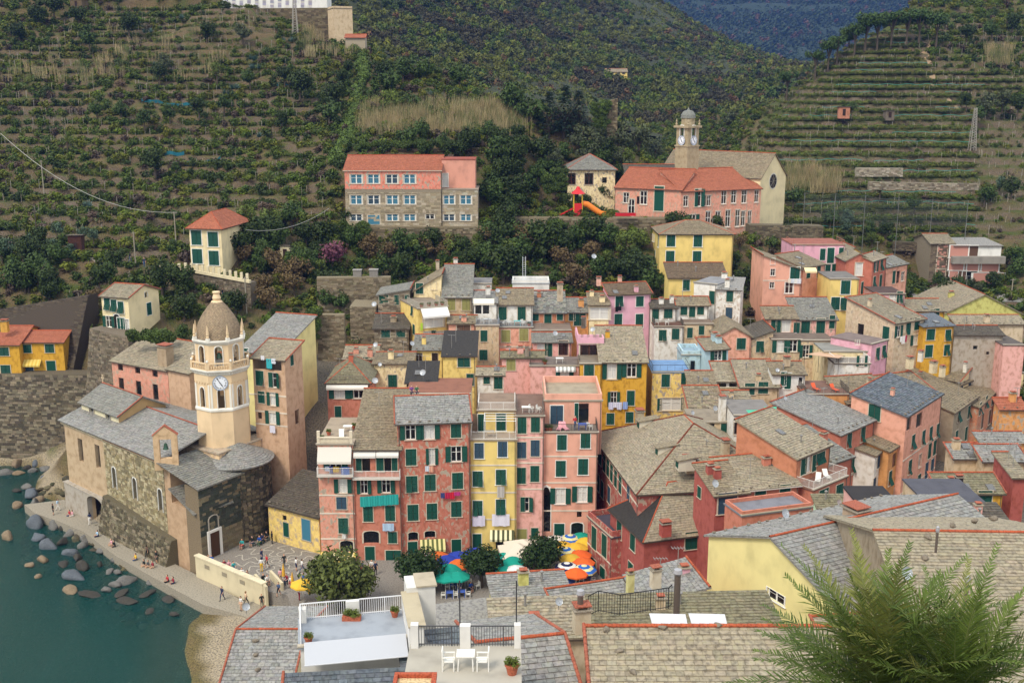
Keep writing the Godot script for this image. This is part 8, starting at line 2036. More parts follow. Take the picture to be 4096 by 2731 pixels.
func dish(at: Vector3,r: float,label: String) -> void:
	if DISH == null:
		var mb:=MB.new()
		mb.lathe(Vector3.ZERO,[Vector2(0.0,0.0),Vector2(0.5,0.06),Vector2(0.85,0.18),Vector2(1.0,0.27)],20,S("a6aaae"))
		mb.bar(Vector3(0,0,0.6),Vector3(0,0.75,0.1),0.05,S("8d9094")); mb.box(Vector3(0,0.75,0.1),Vector3(0.08,0,0),Vector3(0,0.12,0),Vector3(0,0,0.08),S("d9d9d9"))
		DISH=mb.mesh()
	var n:=thing("satellite_dish",label,"satellite dish",at,0.0,"satellite dishes")
	part("reflector",DISH,M.metal,n,Transform3D((Basis(Vector3.UP,rng.randf_range(-0.5,0.7)) * Basis(Vector3.RIGHT,1.1)).scaled_local(Vector3.ONE * r),Vector3(0,r * 1.2,0.1)))
	var p:=MB.new(); p.bar(Vector3(0,-0.3,0),Vector3(0,r * 1.3,0),0.05,S("8d8d8a"),Vector3.BACK); part("mast",p,M.metal,n)
func chimney(at: Vector3,w: float,h: float,col: String) -> void:
	var hm:=home_at(at)
	var n:=Node3D.new(); n.name="chimney"; hm.add_child(n,true); n.position=hm.transform.affine_inverse() * at
	var mb:=MB.new(); mb.bx(-w / 2,w / 2,-0.6,h,-w * 0.4,w * 0.4,S(col)); part("stack",mb,M.stucco,n)
	mb=MB.new(); mb.bx(-w * 0.62,w * 0.62,h,h + 0.07,-w * 0.52,w * 0.52,S("9a9080")); mb.bx(-w * 0.4,-w * 0.3,h + 0.07,h + 0.25,-w * 0.3,w * 0.3,S(col)); mb.bx(w * 0.3,w * 0.4,h + 0.07,h + 0.25,-w * 0.3,w * 0.3,S(col)); mb.bx(-w * 0.55,w * 0.55,h + 0.25,h + 0.32,-w * 0.45,w * 0.45,S("a5604a")); part("cap",mb,M.clay,n)
func umbrella(at: Vector3,r: float,cols: Array,label: String) -> void:
	var n:=thing("parasol",label,"parasol",at,rng.randf() * 0.8,label + "s")
	var mb:=MB.new()
	mb.tube([Vector3(0,0,0),Vector3(0,2.75,0)],[0.03,0.025],6,S("c9c2b4")); mb.lathe(Vector3.ZERO,[Vector2(0.3,0),Vector2(0.28,0.08),Vector2(0.05,0.1)],10,S("8d8a84")); part("pole",mb,M.metal,n)
	mb=MB.new()
	for k in 8:
		var a0:=TAU * k / 8; var a1:=TAU * (k + 1) / 8
		var v:=func(a: float,s: float,y: float): return Vector3(sin(a) * s,y,cos(a) * s)
		var rings:=4 if cols.size() > 1 and cols[0] == "ring" else 2
		for j in rings:
			var s0:=r * (1.0 - j / float(rings)); var s1:=r * (1.0 - (j + 1.0) / rings)
			var y0:=2.15 + 0.6 * (1.0 - pow(s0 / r,1.3)); var y1:=2.15 + 0.6 * (1.0 - pow(s1 / r,1.3))
			var c:=S(cols[0]) if cols.size() == 1 else (S(cols[1 + j % 2]) if cols[0] == "ring" else S(cols[1 + k % 2]))
			c=vary(c,0.05)
			mb.q(v.call(a0,s0,y0),v.call(a1,s0,y0),v.call(a1,s1,y1),v.call(a0,s1,y1),c)
		var c2:=S(cols[-1])
		mb.q(v.call(a0,r,1.97),v.call(a1,r,1.97),v.call(a1,r,2.15),v.call(a0,r,2.15),c2)
	part("canopy",mb,M.cloth,n)
var CHAIR: ArrayMesh
var LOUNGER: ArrayMesh
func chair(at: Vector3,turn: float,label: String,s:=1.0,m: Material=null,called:="garden_chair",group:="garden chairs") -> void:
	if CHAIR == null:
		var b:=MB.new(); var w:=C(1,1,1)
		b.bx(-0.24,0.24,0.42,0.46,-0.22,0.24,w)
		for k in 5: b.box(Vector3(-0.18 + k * 0.09,0.7,-0.27),Vector3(0.03,0,0),Vector3(0,0.24,-0.04),Vector3(0,0.003,0.012),w)
		b.bx(-0.25,0.25,0.9,0.97,-0.33,-0.29,w)
		for x in [-0.25,0.25]:
			b.bx(x - 0.025,x + 0.025,0,0.66,0.18,0.23,w); b.bx(x - 0.025,x + 0.025,0,0.93,-0.32,-0.27,w); b.bx(x - 0.03,x + 0.03,0.64,0.68,-0.3,0.24,w)
		CHAIR=b.mesh()
	solo(called,label,"chair",CHAIR,m if m else M.trim_white,Transform3D(Basis(Vector3.UP,turn).scaled_local(Vector3.ONE * s),at),group)
func lounger(at: Vector3,turn: float,label: String,m: Material) -> void:
	if LOUNGER == null:
		var b:=MB.new(); var w:=C(1,1,1)
		b.bx(-0.3,0.3,0.28,0.33,-0.2,0.9,w); b.box(Vector3(0,0.58,-0.42),Vector3(0.3,0,0),Vector3(0,0.3,-0.24),Vector3(0,0.02,0.025),w)
		for x in [-0.27,0.27]:
			b.bx(x - 0.025,x + 0.025,0,0.3,0.78,0.83,w); b.bx(x - 0.025,x + 0.025,0,0.3,-0.2,-0.15,w)
		LOUNGER=b.mesh()
	solo("sun_lounger",label,"sun lounger",LOUNGER,m,Transform3D(Basis(Vector3.UP,turn),at),"sun loungers")
func table(at: Vector3,w: float,d: float,label: String,m: Material,group:="") -> void:
	var n:=thing("table",label,"table",at,0.0,group)
	var mb:=MB.new(); mb.bx(-w / 2,w / 2,0.7,0.74,-d / 2,d / 2,C(1,1,1)); part("tabletop",mb,m,n)
	for x in [-1,1]:
		for z in [-1,1]:
			mb=MB.new(); mb.bar(Vector3(x * w * 0.42,0,z * d * 0.4),Vector3(x * w * 0.38,0.7,z * d * 0.36),0.05,C(1,1,1),Vector3.BACK); part("leg",mb,m,n)
func pot(at: Vector3,r: float,label: String,trough:=false) -> void:
	var n:=thing("potted_plant",label,"potted plant",at,0.0,"potted plants")
	var mb:=MB.new()
	if trough: mb.bx(-r * 1.8,r * 1.8,0,r * 0.9,-r * 0.7,r * 0.7,S("b5664a"))
	else: mb.lathe(Vector3.ZERO,[Vector2(r * 0.65,0),Vector2(r * 0.95,r * 1.3),Vector2(r * 1.08,r * 1.35),Vector2(r * 1.08,r * 1.6),Vector2(r * 0.9,r * 1.6),Vector2(0,r * 1.5)],14,S("b5664a"))
	part("pot",mb,M.clay,n)
	part("foliage",CR.light[0],M.leaf,n,Transform3D(Basis.from_scale(Vector3(r * (2.2 if trough else 1.5),r * 1.2,r * 1.4)),Vector3(0,r * 2.0 if not trough else r * 1.5,0)))
func piazza_things() -> void:
	var U:=[[13,1375,565,["pan","d9d3d0","b85a64"],"red and white striped"],[13,1465,552,["d0682e"],"orange"],[13,1545,580,["2c3f96"],"wide royal blue"],[13,1635,550,["2c3f96"],"royal blue"],[13,1640,612,["d0682e"],"orange"],[13,1562,650,["1f8f7c"],"teal green"],[13,1532,712,["1f8f7c"],"teal green"],[13,1628,706,["1f8f7c"],"teal green"],[13,1768,522,["2c3f96"],"royal blue"],[13,1958,652,["1f8f7c"],"teal green"],[13,2000,560,["1f8f7c"],"teal green"],[14,100,590,["1f8f7c"],"teal green"],[14,125,660,["d3d3ce"],"white"],[14,435,425,["d0cac0"],"off white"],[14,552,415,["ring","2f62b0","d6cf9a"],"blue and yellow ringed"],[14,488,470,["d6a83a"],"yellow"],[14,600,482,["d6a83a"],"yellow"],[14,512,516,["ring","2f62b0","d6cf9a"],"blue and yellow ringed"],[14,626,540,["d8622c"],"orange"],[14,556,570,["c9a23c"],"mustard yellow"],[14,650,600,["d8622c"],"orange"],[14,525,635,["ring","23284a","d9d6d0"],"navy and white striped"],[14,600,682,["d8622c"],"orange"],[14,660,655,["ring","2f62b0","d6cf9a"],"blue and yellow ringed"],[14,640,402,["1f8f7c"],"teal green"],[14,676,440,["d6b23a"],"yellow"],[13,415,768,["d6ac3c"],"yellow"],[13,800,735,["d6ac3c"],"yellow"],[13,850,760,["d6ac3c"],"yellow"]]
	for a in U:
		var v:=ph(tp(a[0],a[1],a[2]),5.55)
		var west: bool=v.x < -15.0
		umbrella(Vector3(v.x,3.0,v.z),1.5,a[3],"%s parasol %s" % [a[4],"by the tamarisk bar" if west else ("over the tables below the yellow house" if v.x < 3.5 else "among the parasols beside the red wing")])
		if west: continue
		table(Vector3(v.x + 0.5,3.0,v.z + 0.9),0.8,0.8,"blue clothed café table under the parasols",M.table_blue,"café tables under the parasols")
		for k in 2: chair(Vector3(v.x + 0.5 + (k * 2 - 1) * 0.75,3.0,v.z + 1.0),-PI / 2 + k * PI,"white café chair drawn up to the parasol tables",0.95,null,"cafe_chair","café chairs under the parasols")
	for a in [[2095,500],[2140,470]]:
		var v:=ph(tp(13,a[0],a[1]),6.0)
		var n:=thing("market_tent","square cream canvas tent between the parasols","tent",Vector3(v.x,3.0,v.z),0.15,"cream tents")
		var mb:=MB.new(); var c:=S("d6cbb8")
		for k in 4:
			var a0:=PI / 4 + PI / 2 * k; var a1:=a0 + PI / 2
			mb.t(Vector3(sin(a0) * 3.0,2.4,cos(a0) * 3.0),Vector3(sin(a1) * 3.0,2.4,cos(a1) * 3.0),Vector3(0,3.5,0),c); mb.q(Vector3(sin(a0) * 3.0,2.1,cos(a0) * 3.0),Vector3(sin(a1) * 3.0,2.1,cos(a1) * 3.0),Vector3(sin(a1) * 3.0,2.4,cos(a1) * 3.0),Vector3(sin(a0) * 3.0,2.4,cos(a0) * 3.0),c)
		part("canopy",mb,M.cloth,n)
		for k in 4:
			var a0:=PI / 4 + PI / 2 * k
			mb=MB.new(); mb.bar(Vector3(sin(a0) * 2.95,0,cos(a0) * 2.95),Vector3(sin(a0) * 2.95,2.4,cos(a0) * 2.95),0.06,S("a8a49c"),Vector3.BACK); part("pole",mb,M.metal,n)
	for k in 6: chair(ph(tp(13,1400 + k * 95,830 - (k % 2) * 30),3.0),k * 1.3,"white café chair standing free at the edge of the tables",0.95,null,"cafe_chair","café chairs at the edge of the tables")
	for a in [[265,760],[405,870],[470,900],[335,830]]:
		var v:=ph(tp(13,a[0],a[1] + 30),3.0)
		var n:=thing("folded_parasol","folded yellow parasol beside the tamarisk","parasol",v,0.0,"folded yellow parasols")
		var mb:=MB.new(); mb.lathe(Vector3.ZERO,[Vector2(0.22,1.0),Vector2(0.16,1.8),Vector2(0.03,2.6)],8,S("d0a03a")); part("canopy",mb,M.cloth,n)
		mb=MB.new(); mb.tube([Vector3.ZERO,Vector3(0,1.1,0)],[0.03,0.03],5,S("9a948a")); part("pole",mb,M.metal,n)
func shore() -> void:
	var R:=[[12,240,90,3.4,1.1,"blue"],[12,130,185,1.4,1.0,"tan"],[12,270,180,1.8,1.4,"grey"],[12,390,195,2.6,0.8,"grey"],[12,260,330,3.0,1.9,"blue"],[12,415,345,1.9,1.2,"grey"],[12,545,400,2.0,1.1,"grey"],[12,510,350,1.6,0.9,"dark"],[12,670,445,2.0,0.9,"grey"],[12,300,425,2.4,0.8,"blue"],[12,55,430,1.9,1.3,"tan"],[12,380,500,2.6,1.4,"blue"],[12,330,600,1.7,0.8,"tan"],[12,540,545,2.4,1.0,"blue"],[12,490,470,1.6,0.9,"dark"],[12,650,495,1.4,0.8,"grey"],[12,750,475,1.4,0.6,"grey"],[12,800,530,1.9,0.8,"grey"],[12,855,552,1.1,0.5,"grey"],[12,600,590,1.5,0.7,"dark"],[12,640,660,2.0,1.0,"dark"],[12,780,640,1.0,0.7,"dark"],[12,895,612,1.1,0.6,"grey"],[12,1035,650,1.5,1.0,"grey"],[12,1015,605,1.0,0.7,"grey"],[12,580,735,3.2,1.0,"blue"],[12,850,695,1.4,0.5,"grey"],[12,915,700,1.2,0.5,"grey"],[12,990,770,2.3,0.9,"grey"],[12,895,800,1.6,0.6,"grey"],[12,830,835,1.3,0.7,"grey"],[12,1185,778,1.3,0.5,"grey"],[12,540,840,2.2,0.7,"tan"],[12,300,730,1.0,0.5,"tan"],[12,220,640,1.6,0.5,"tan"],[12,490,640,1.8,0.5,"dark"],[12,1000,925,2.6,0.35,"dark"],[12,1310,915,1.8,0.4,"dark"],[12,1365,1030,1.2,0.4,"dark"],[12,940,860,2.2,0.3,"dark"],[12,1150,865,2.0,0.3,"dark"],[12,700,870,2.8,0.3,"dark"],[12,1170,1000,1.4,0.2,"dark"],[12,420,260,1.3,0.8,"grey"],[12,1320,800,1.2,0.6,"dark"],[8,180,1030,2.4,1.5,"blue"],[8,80,1025,2.0,1.1,"grey"],[8,130,1100,2.3,1.2,"tan"],[8,290,1090,2.0,1.0,"blue"],[8,205,1120,1.5,0.9,"dark"],[8,350,1130,2.0,0.8,"grey"],[8,250,1145,1.4,0.7,"grey"],[8,145,1160,1.6,0.6,"tan"],[8,40,1160,2.4,1.0,"grey"],[8,330,1210,1.5,1.2,"blue"],[8,210,1270,1.8,0.7,"grey"],[8,300,1010,1.6,0.8,"tan"],[8,390,950,2.0,0.8,"grey"],[8,30,1060,1.8,0.8,"dark"],[8,300,1370,1.5,0.9,"tan"],[8,130,1300,1.4,0.5,"dark"],[8,400,1190,1.5,0.6,"grey"]]
	for a in R:
		var v:=ph(tp(a[0],a[1],a[2]),0.15)
		var s: float=a[3] * 0.62
		solo("boulder",{"blue": "smooth blue grey boulder in the shallows by the quay","grey": "rough grey boulder in the shallows by the quay","tan": "pale tan boulder in the shallows by the quay","dark": "dark weedy boulder awash off the quay"}[a[5]],"boulder",rock_meshes[rng.randi() % 6],M["rock_" + a[5]],Transform3D((Basis(Vector3.UP,rng.randf() * TAU) * Basis(Vector3.RIGHT,rng.randf_range(-0.25,0.25))).scaled_local(Vector3(s,a[4] * 0.85,s * 0.7)),v + Vector3(0,a[4] * 0.1 - 0.1,0)),{"blue": "blue grey boulders","grey": "grey boulders","tan": "tan boulders","dark": "weedy boulders"}[a[5]])
	var wh:=[]; var ti:=[]
	for k in 900:
		var p:=tp(12,rng.randf_range(-80,1450),rng.randf_range(80,1050))
		var v:=ph(p,-0.4)
		var d: float=p.y - (1931 + (520 + (p.x - 260) * 1.05) / 1.96)
		if p.y > 2160 + p.x * 0.55 or gh(v.x,-v.z) < -2.6: continue
		var s:=rng.randf_range(0.25,0.95)
		wh.append(turned(Vector3(v.x,gh(v.x,-v.z) + s * 0.1,v.z),Vector3(s,s * 0.5,s * 0.8))); ti.append(vary(S(["5d5740","4a4a36","6f674e","55503f"][k % 4]),0.3))
	var rm: StandardMaterial3D=M.rock.duplicate(); rm.vertex_color_use_as_albedo=true
	many("shallows_rubble",rock_meshes[1],rm,wh,ti,"weedy stones lying under the clear shallow water","stones")
	for a in [[400,878,"d6d6d6","white kayak with red ends lying under the sea wall"],[425,912,"b8303a","red kayak lying under the sea wall"]]:
		var v:=ph(tp(8,a[0],a[1]),1.6)
		var mb:=MB.new(); mb.tube([Vector3(-2.6,0.2,0),Vector3(-1.8,0.1,0),Vector3(0,0,0),Vector3(1.8,0.1,0),Vector3(2.6,0.2,0)],[0.05,0.26,0.34,0.26,0.05],10,S(a[2])); mb.lathe(Vector3(0,0.3,0),[Vector2(0.3,0),Vector2(0.24,0.06)],12,S("2a2a2c"),true,0.0,0.6)
		solo("kayak",a[3],"kayak",mb,M.plastic,Transform3D(Basis(Vector3.UP,0.15),v))
	var tw:=MB.new(); tw.bx(-1.0,1.0,0.0,0.03,-0.7,0.7,S("d9dbe0"))
	var bv:=ph(tp(12,1890,1285),1.3)
	solo("beach_towel","white towel spread on the grey beach","towel",tw,M.cloth,Transform3D(Basis.IDENTITY,bv + Vector3(0,0.1,0)))
	person("person in dark clothes sitting on the white beach towel",bv + Vector3(0,-0.32,0),"sit","2b3350","1f2226",-0.9)
func foreground() -> void:
	# white roof terrace
	var n: Node3D=H.g2
	var He: float=n.get_meta("He"); var W: float=n.get_meta("W"); var D: float=n.get_meta("D")
	railing(n,[Vector3(0.05,He,-0.1),Vector3(0.05,He,-D),Vector3(W * 0.45,He,-D)],1.05,"dcdcdc",0.13,0.035); railing(n,[Vector3(W * 0.58,He,-D),Vector3(W,He,-D)],1.05,"dcdcdc",0.13,0.035)
	var mb:=MB.new(); mb.bx(W * 0.45,W * 0.58,He,He + 1.0,-D - 0.15,-D + 0.15,S("dcdad4")); mb.bx(-0.05,0.4,He,He + 0.9,-D,-D + 0.5,S("dcdad4"))
	part("pier",mb,M.clean_stucco,n)
	mb=MB.new(); mb.bx(W,W + 0.9,He - 6,He + 1.3,-D + 0.2,1.4,S("dcdad4")); mb.bx(W + 0.3,W + 2.1,He - 6,He + 1.7,-D - 1.4,-D + 0.4,S("d9d6ce")); mb.bx(W - 0.05,W + 1.0,He + 1.3,He + 1.38,-D + 0.1,1.5,S("b3a68c")); mb.bx(W + 0.9,W + 2.2,He + 1.7,He + 1.8,-D - 1.5,-D + 0.5,S("b0a48e"))
	part("stair_head",mb,M.clean_stucco,n)
	var v:=n.transform * Vector3(0.5,He,-0.3); pot(v,0.26,"terracotta pot of trailing flowers at the white terrace corner")
	v=n.transform * Vector3(W * 0.5,He,-D + 0.6); pot(v,0.32,"long terracotta trough of flowers in the middle of the white railing",true)
	v=n.transform * Vector3(W - 0.5,He,-D + 0.7); pot(v,0.26,"terracotta pot of green leaves by the stair head")
	var aw:=thing("canvas_awning","taut white canvas awning below the roof terrace","awning"); aw.transform=n.transform
	mb=MB.new()
	for k in 6:
		var x0:=0.25 + k * (W - 0.35) / 6.0; var x1:=0.25 + (k + 1) * (W - 0.35) / 6.0
		mb.q(Vector3(x0,He - 0.45,1.5),Vector3(x1,He - 0.45,1.5),Vector3(x1,He + 0.25,0.05),Vector3(x0,He + 0.25,0.05),S("b2b5ba"))
	part("canvas",mb,M.cloth,aw)
	mb=MB.new()
	for k in 7: mb.bar(Vector3(0.25 + k * (W - 0.35) / 6.0,He - 0.48,1.5),Vector3(0.25 + k * (W - 0.35) / 6.0,He + 0.22,0.05),0.04,S("d0d0d0"))
	mb.bar(Vector3(0.2,He - 0.47,1.52),Vector3(W - 0.05,He - 0.47,1.52),0.05,S("d0d0d0")); part("frame",mb,M.metal,aw)
	# table terrace
	n=H.g3; He=n.get_meta("He"); W=n.get_meta("W"); D=n.get_meta("D")
	railing(n,[Vector3(0.3,He,-D + 0.1),Vector3(W * 0.45,He,-D + 0.1)],1.0,"4a4a4c",0.12); railing(n,[Vector3(W * 0.55,He,-D + 0.1),Vector3(W - 0.2,He,-D + 0.1)],1.0,"4a4a4c",0.12)
	mb=MB.new(); mb.bx(-0.05,0.3,He,He + 1.15,-D,-D + 0.35,S("d9d6d0")); mb.bx(W * 0.45,W * 0.55,He,He + 1.1,-D,-D + 0.35,S("d9d6d0")); mb.bx(W - 0.2,W + 0.1,He,He + 1.15,-D,-D + 0.35,S("d9d6d0")); part("pier",mb,M.clean_stucco,n)
	v=n.transform * Vector3(W * 0.52,He,-1.7); table(v,0.8,0.7,"white folding table on the small roof terrace",M.trim_white)
	chair(v + Vector3(-0.72,0,0.05),PI / 2,"white folding chair at the roof terrace table, back to the clay edged wall"); chair(v + Vector3(0.72,0,0.05),-PI / 2,"white folding chair at the roof terrace table, back to the flower pot")
	pot(n.transform * Vector3(W - 0.3,He,-1.2),0.3,"tall terracotta pot with white flowers by the folding table")
	for x in [0.45,0.98]:
		mb=MB.new(); mb.bar(Vector3.ZERO,Vector3(0,3.2,0),0.06,S("3f3f40"),Vector3.BACK)
		solo("iron_pole","thin dark iron pole rising from the terrace railing","pole",mb,M.metal,Transform3D(Basis.IDENTITY,n.transform * Vector3(W * x,He,-D)),"iron poles")
	mb=MB.new(); mb.bx(-4.9,-3.3,30,35.6,-42.4,-40.5,S("d9bf92")); mb.bx(-5.0,-4.85,35.6,35.8,-42.5,-40.5,S("b0583c")); mb.bx(-3.4,-3.2,35.6,35.8,-42.5,-40.5,S("b0583c")); mb.bx(-5.0,-3.2,35.6,35.78,-42.6,-42.4,S("b0583c"))
	solo("tiled_wall","buff wall block with clay edging beside the folding table","wall",mb,M.clay)
	# sheets and railing by the buff roof
	for k in 2:
		mb=MB.new(); mb.q(Vector3(0,0,0),Vector3(1.75,0.05,0.25),Vector3(1.7,0.4,-0.35),Vector3(-0.12,0.42,-0.4),S("c9ccd2"))
		solo("hanging_sheet","white sheet stretched over the line above the buff roof","washing",mb,M.cloth,Transform3D(Basis.IDENTITY,pz(tp(14,1195 + k * 310,1112),50.5)),"stretched white sheets")
	var rl:=thing("iron_balustrade","dark iron balustrade around the lichened roof terrace","railing",Vector3.ZERO)
	var q:=[]
	for a in [[690,1050],[770,1010],[940,1040],[1320,985],[1345,960]]: q.append(pz(tp(14,a[0],a[1]),63.0))
	railing(rl,q,1.4,"2f2f31",0.16)
	for a in [[1385,1000,0.2,2.4,63.0,"tall brown steel flue on the lichened roof"],[628,1090,0.17,1.6,57.0,"steel chimney cowl on the speckled roof"],[1462,510,0.08,1.0,62.0,"slim purple vent pipe on the tan ribbed roof"],[1690,960,0.11,1.3,54.0,"purple mushroom vent on the tan roof wing"]]:
		var t: int=14 if a[4] > 56.5 and a[2] > 0.15 else 15
		mb=MB.new(); mb.tube([Vector3(0,-0.3,0),Vector3(0,a[3],0)],[a[2],a[2]],12,S("6a5f58")); mb.lathe(Vector3(0,a[3],0),[Vector2(a[2] * 1.1,0.0),Vector2(a[2] * 1.5,0.12),Vector2(a[2] * 1.2,0.35),Vector2(0.0,0.45)],12,S("a5a5a8"))
		solo("flue",a[5],"flue",mb,M.metal,Transform3D(Basis.IDENTITY,pz(tp(t,a[0],a[1]),a[4])))
	# stones on the near roofs
	for a in [[14,830,1165,"g5"],[14,1278,1150,"g5"],[14,1715,1130,"g5"],[14,933,1330,"g5"],[14,1048,1500,"g5"]]:
		var nd: Node3D=H[a[3]]
		roof_stone(nd.get_node("roof"),roof_at(nd,a[0],a[1],a[2]),0.19)
	for a in [[15,1400,440],[15,1370,600],[15,1590,345],[15,1770,312],[15,1910,290],[15,2080,1190]]:
		var nd: Node3D=H.g7
		nd.set_meta("gx",true)
		roof_stone(nd.get_node("roof"),roof_at(nd,a[0],a[1],a[2]),0.26)
	H.g1.set_meta("gx",true)
	for a in [[13,45,1250],[13,50,1355],[13,62,1475]]: roof_stone(H.g1.get_node("roof"),roof_at(H.g1,a[0],a[1],a[2]),0.24)
	for a in [[12,1930,1000,86.0,0.45,"white dish on the corner of the beach house roof"],[13,1345,1085,68.0,0.4,"white dish between the stair head and the blue roof"],[14,475,770,84.0,0.38,"pale dish behind the speckled roofs"],[15,1218,760,55.0,0.5,"large white dish on the tan roof wing"],[15,270,280,84.0,0.55,"dark dish on the lemon house roof"],[15,695,180,96.0,0.4,"small white dish on the mint house roof"],[14,460,960,62.0,0.35,"rusty dish standing on the speckled slabs"],[9,985,175,156.0,0.5,"white dish above the coral house"],[9,1270,165,158.0,0.5,"white dish beside the yellow houses"],[9,982,462,147.5,0.6,"big white dish beside the hipped roof"],[9,1020,325,153.0,0.4,"white dish on the blotchy wall"],[9,1357,400,145.0,0.6,"big white dish over the black lean-to"],[10,432,85,160.0,0.5,"white dish above the balcony tables"],[10,727,55,156.0,0.5,"white dish behind the battlements"],[10,1683,1275,111.5,0.6,"white dish on the crimson house corner"],[10,1685,675,140.0,0.5,"white dish below the slate roofs"],[10,1508,705,137.0,0.4,"white dish over the sandy house"],[6,735,660,200.0,0.65,"big white dish among the garden trees"],[5,975,1035,175.0,0.6,"white dish on the stone terrace corner"],[5,1940,925,176.0,0.5,"pale dish over the loggia house"],[11,215,370,150.5,0.4,"white dish beside the white box house"],[11,272,590,140.0,0.4,"pale dish below the white box house"]]:
		dish(pz(tp(a[0],a[1],a[2]),a[3]),a[4] * 0.72,a[5])
	var k:=0
	for a in [[9,792,320,150.0,0.6,1.6,"b5654f"],[14,1297,375,113.5,1.1,0.9,"a8564c"],[10,1765,1010,125.0,1.0,1.6,"b5a88e"],[10,1737,800,136.5,0.9,4.0,"dad7d0"],[10,1095,740,141.0,1.2,1.2,"b0a48c"],[10,1490,1110,122.0,1.6,1.0,"b5a88e"],[14,640,1090,57.0,0.9,0.8,"c2b69e"],[14,1220,760,75.0,0.7,0.8,"cfc6b4"],[14,1020,850,74.0,0.5,1.4,"c9c48a"],[6,470,960,172.0,0.9,2.2,"b5a892"],[6,655,1170,171.0,0.7,1.0,"6a625c"],[6,775,840,186.0,0.8,0.7,"dcae9b"],[6,940,840,186.0,0.6,0.9,"dcae9b"],[8,1300,300,156.0,1.8,2.6,"a8957c"],[11,1255,310,157.0,0.9,1.0,"d6c9a8"],[11,1440,345,156.0,0.9,1.0,"d6c9a8"],[11,1510,375,155.0,0.7,0.9,"d6c9a8"],[11,1690,340,165.0,0.6,0.8,"dcd8cc"],[11,1340,255,164.0,0.8,0.9,"dcd8cc"],[11,1635,1290,110.0,0.7,1.4,"3a3432"],[11,290,290,152.0,0.9,0.6,"b5a48c"],[15,830,275,82.0,1.6,0.8,"a8927c"],[10,210,215,155.0,0.6,0.8,"8a8074"],[4,35,1200,176.0,1.1,1.2,"cfa04c"],[5,1612,715,186.0,0.7,1.2,"d6d2c8"],[5,1470,715,186.0,0.6,0.8,"b5a892"]]:
		chimney(pz(tp(a[0],a[1],a[2]),a[3]),a[4],a[5],a[6])
		k += 1
	# furniture on the town terraces
	for a in [["t14",0.15,1.2],["t14",0.3,1.6],["t14",0.72,1.3],["t12",0.3,1.5],["t12",0.62,1.3],["f5",0.55,1.6],["f5",0.82,1.5],["f6",0.86,1.0],["q13",0.5,-1.5],["q13",0.75,-1.5],["t19",0.1,1.2],["t19",0.45,1.2]]:
		var h: Node3D=H[a[0]]
		if a[2] < 0: continue
		chair(h.transform * Vector3(h.get_meta("W") * a[1],h.get_meta("He") + 0.005,-a[2]),rng.randf() * TAU,"white plastic chair on a railed town terrace")
	for a in [["t14",0.55,1.3,"teal_table"],["t12",0.48,1.4,"trim_white"],["f5",0.35,1.5,"trim_white"],["f6",0.72,1.0,"table_blue"],["t25",0.6,1.6,"trim_white"],["f4",0.42,1.2,"trim_grey"],["f1",0.7,5.0,"trim_white"]]:
		var h: Node3D=H[a[0]]
		table(h.transform * Vector3(h.get_meta("W") * a[1],h.get_meta("He") + 0.005,-a[2]),1.1,0.8,{"t14": "teal table on the terrace of the white house","t12": "white table on the flaking beige house","f5": "white table on top of the narrow pale pink house","f6": "blue patterned table on the peach balcony","t25": "white table on the pale pink terrace","f4": "grey round table on the yellow terrace","f1": "white table on the salmon roof terrace"}[a[0]],M[a[3]])
	for a in [["f6",0.3,0.9,"chair_pink","pink padded lounge chair on the peach balcony"],["f6",0.39,0.9,"chair_pink","second pink padded lounge chair on the peach balcony"],["f1",0.6,2.6,"trim_white","white sun lounger on the salmon roof terrace"],["q33b",0.4,1.2,"trim_white","white sun lounger on the orange house balcony"],["q33b",0.65,1.2,"trim_white","second white sun lounger on the orange house balcony"],["q17",0.3,2.0,"deck_orange","orange deckchair leaning back on the orange terrace"],["q17",0.72,1.6,"deck_orange","orange deckchair near the terrace edge"]]:
		var h: Node3D=H[a[0]]
		lounger(h.transform * Vector3(h.get_meta("W") * a[1],h.get_meta("He") + 0.005,-a[2]),rng.randf_range(-0.4,0.4),a[4],M[a[3]])
	for a in [["f1",0.1,1.0],["f1",0.2,3.5],["f1",0.85,6.0],["t1",0.15,0.4],["t1",0.4,0.4],["t1",0.65,0.4],["t1",0.85,0.4],["t14",0.9,0.5],["f6",0.05,0.4],["f6",0.12,0.4],["q26",0.1,1.0],["q26",0.3,1.0],["q26",0.5,1.2],["q26",0.7,1.0],["q26",0.9,1.0],["t25",0.3,0.6],["q21",0.9,-0.6]]:
		var h: Node3D=H[a[0]]
		if a[2] > 0: pot(h.transform * Vector3(h.get_meta("W") * a[1],h.get_meta("He") + 0.005,-a[2]),0.3,"terracotta pot of greenery on a town terrace")
	# shade sail, playground, pylons, posts and wires
	n=H.q16
	mb=MB.new(); var sv:=[pz(tp(11,432,228),157.0),pz(tp(11,700,260),155.0),pz(tp(11,740,238),160.0),pz(tp(11,545,210),161.5)]
	mb.q(sv[0],sv[1],sv[2],sv[3],S("c2a184")); mb.q(sv[3] - Vector3(0,0.03,0),sv[2] - Vector3(0,0.03,0),sv[1] - Vector3(0,0.03,0),sv[0] - Vector3(0,0.03,0),S("c2a184"))
	var sail:=thing("shade_sail","brown canvas shade sail on posts over the white terrace","shade sail"); part("canvas",mb,M.cloth,sail)
	for p in sv:
		mb=MB.new(); mb.bar(p - Vector3(0,3.2,0),p,0.06,S("6a625a"),Vector3.BACK); part("post",mb,M.metal,sail)
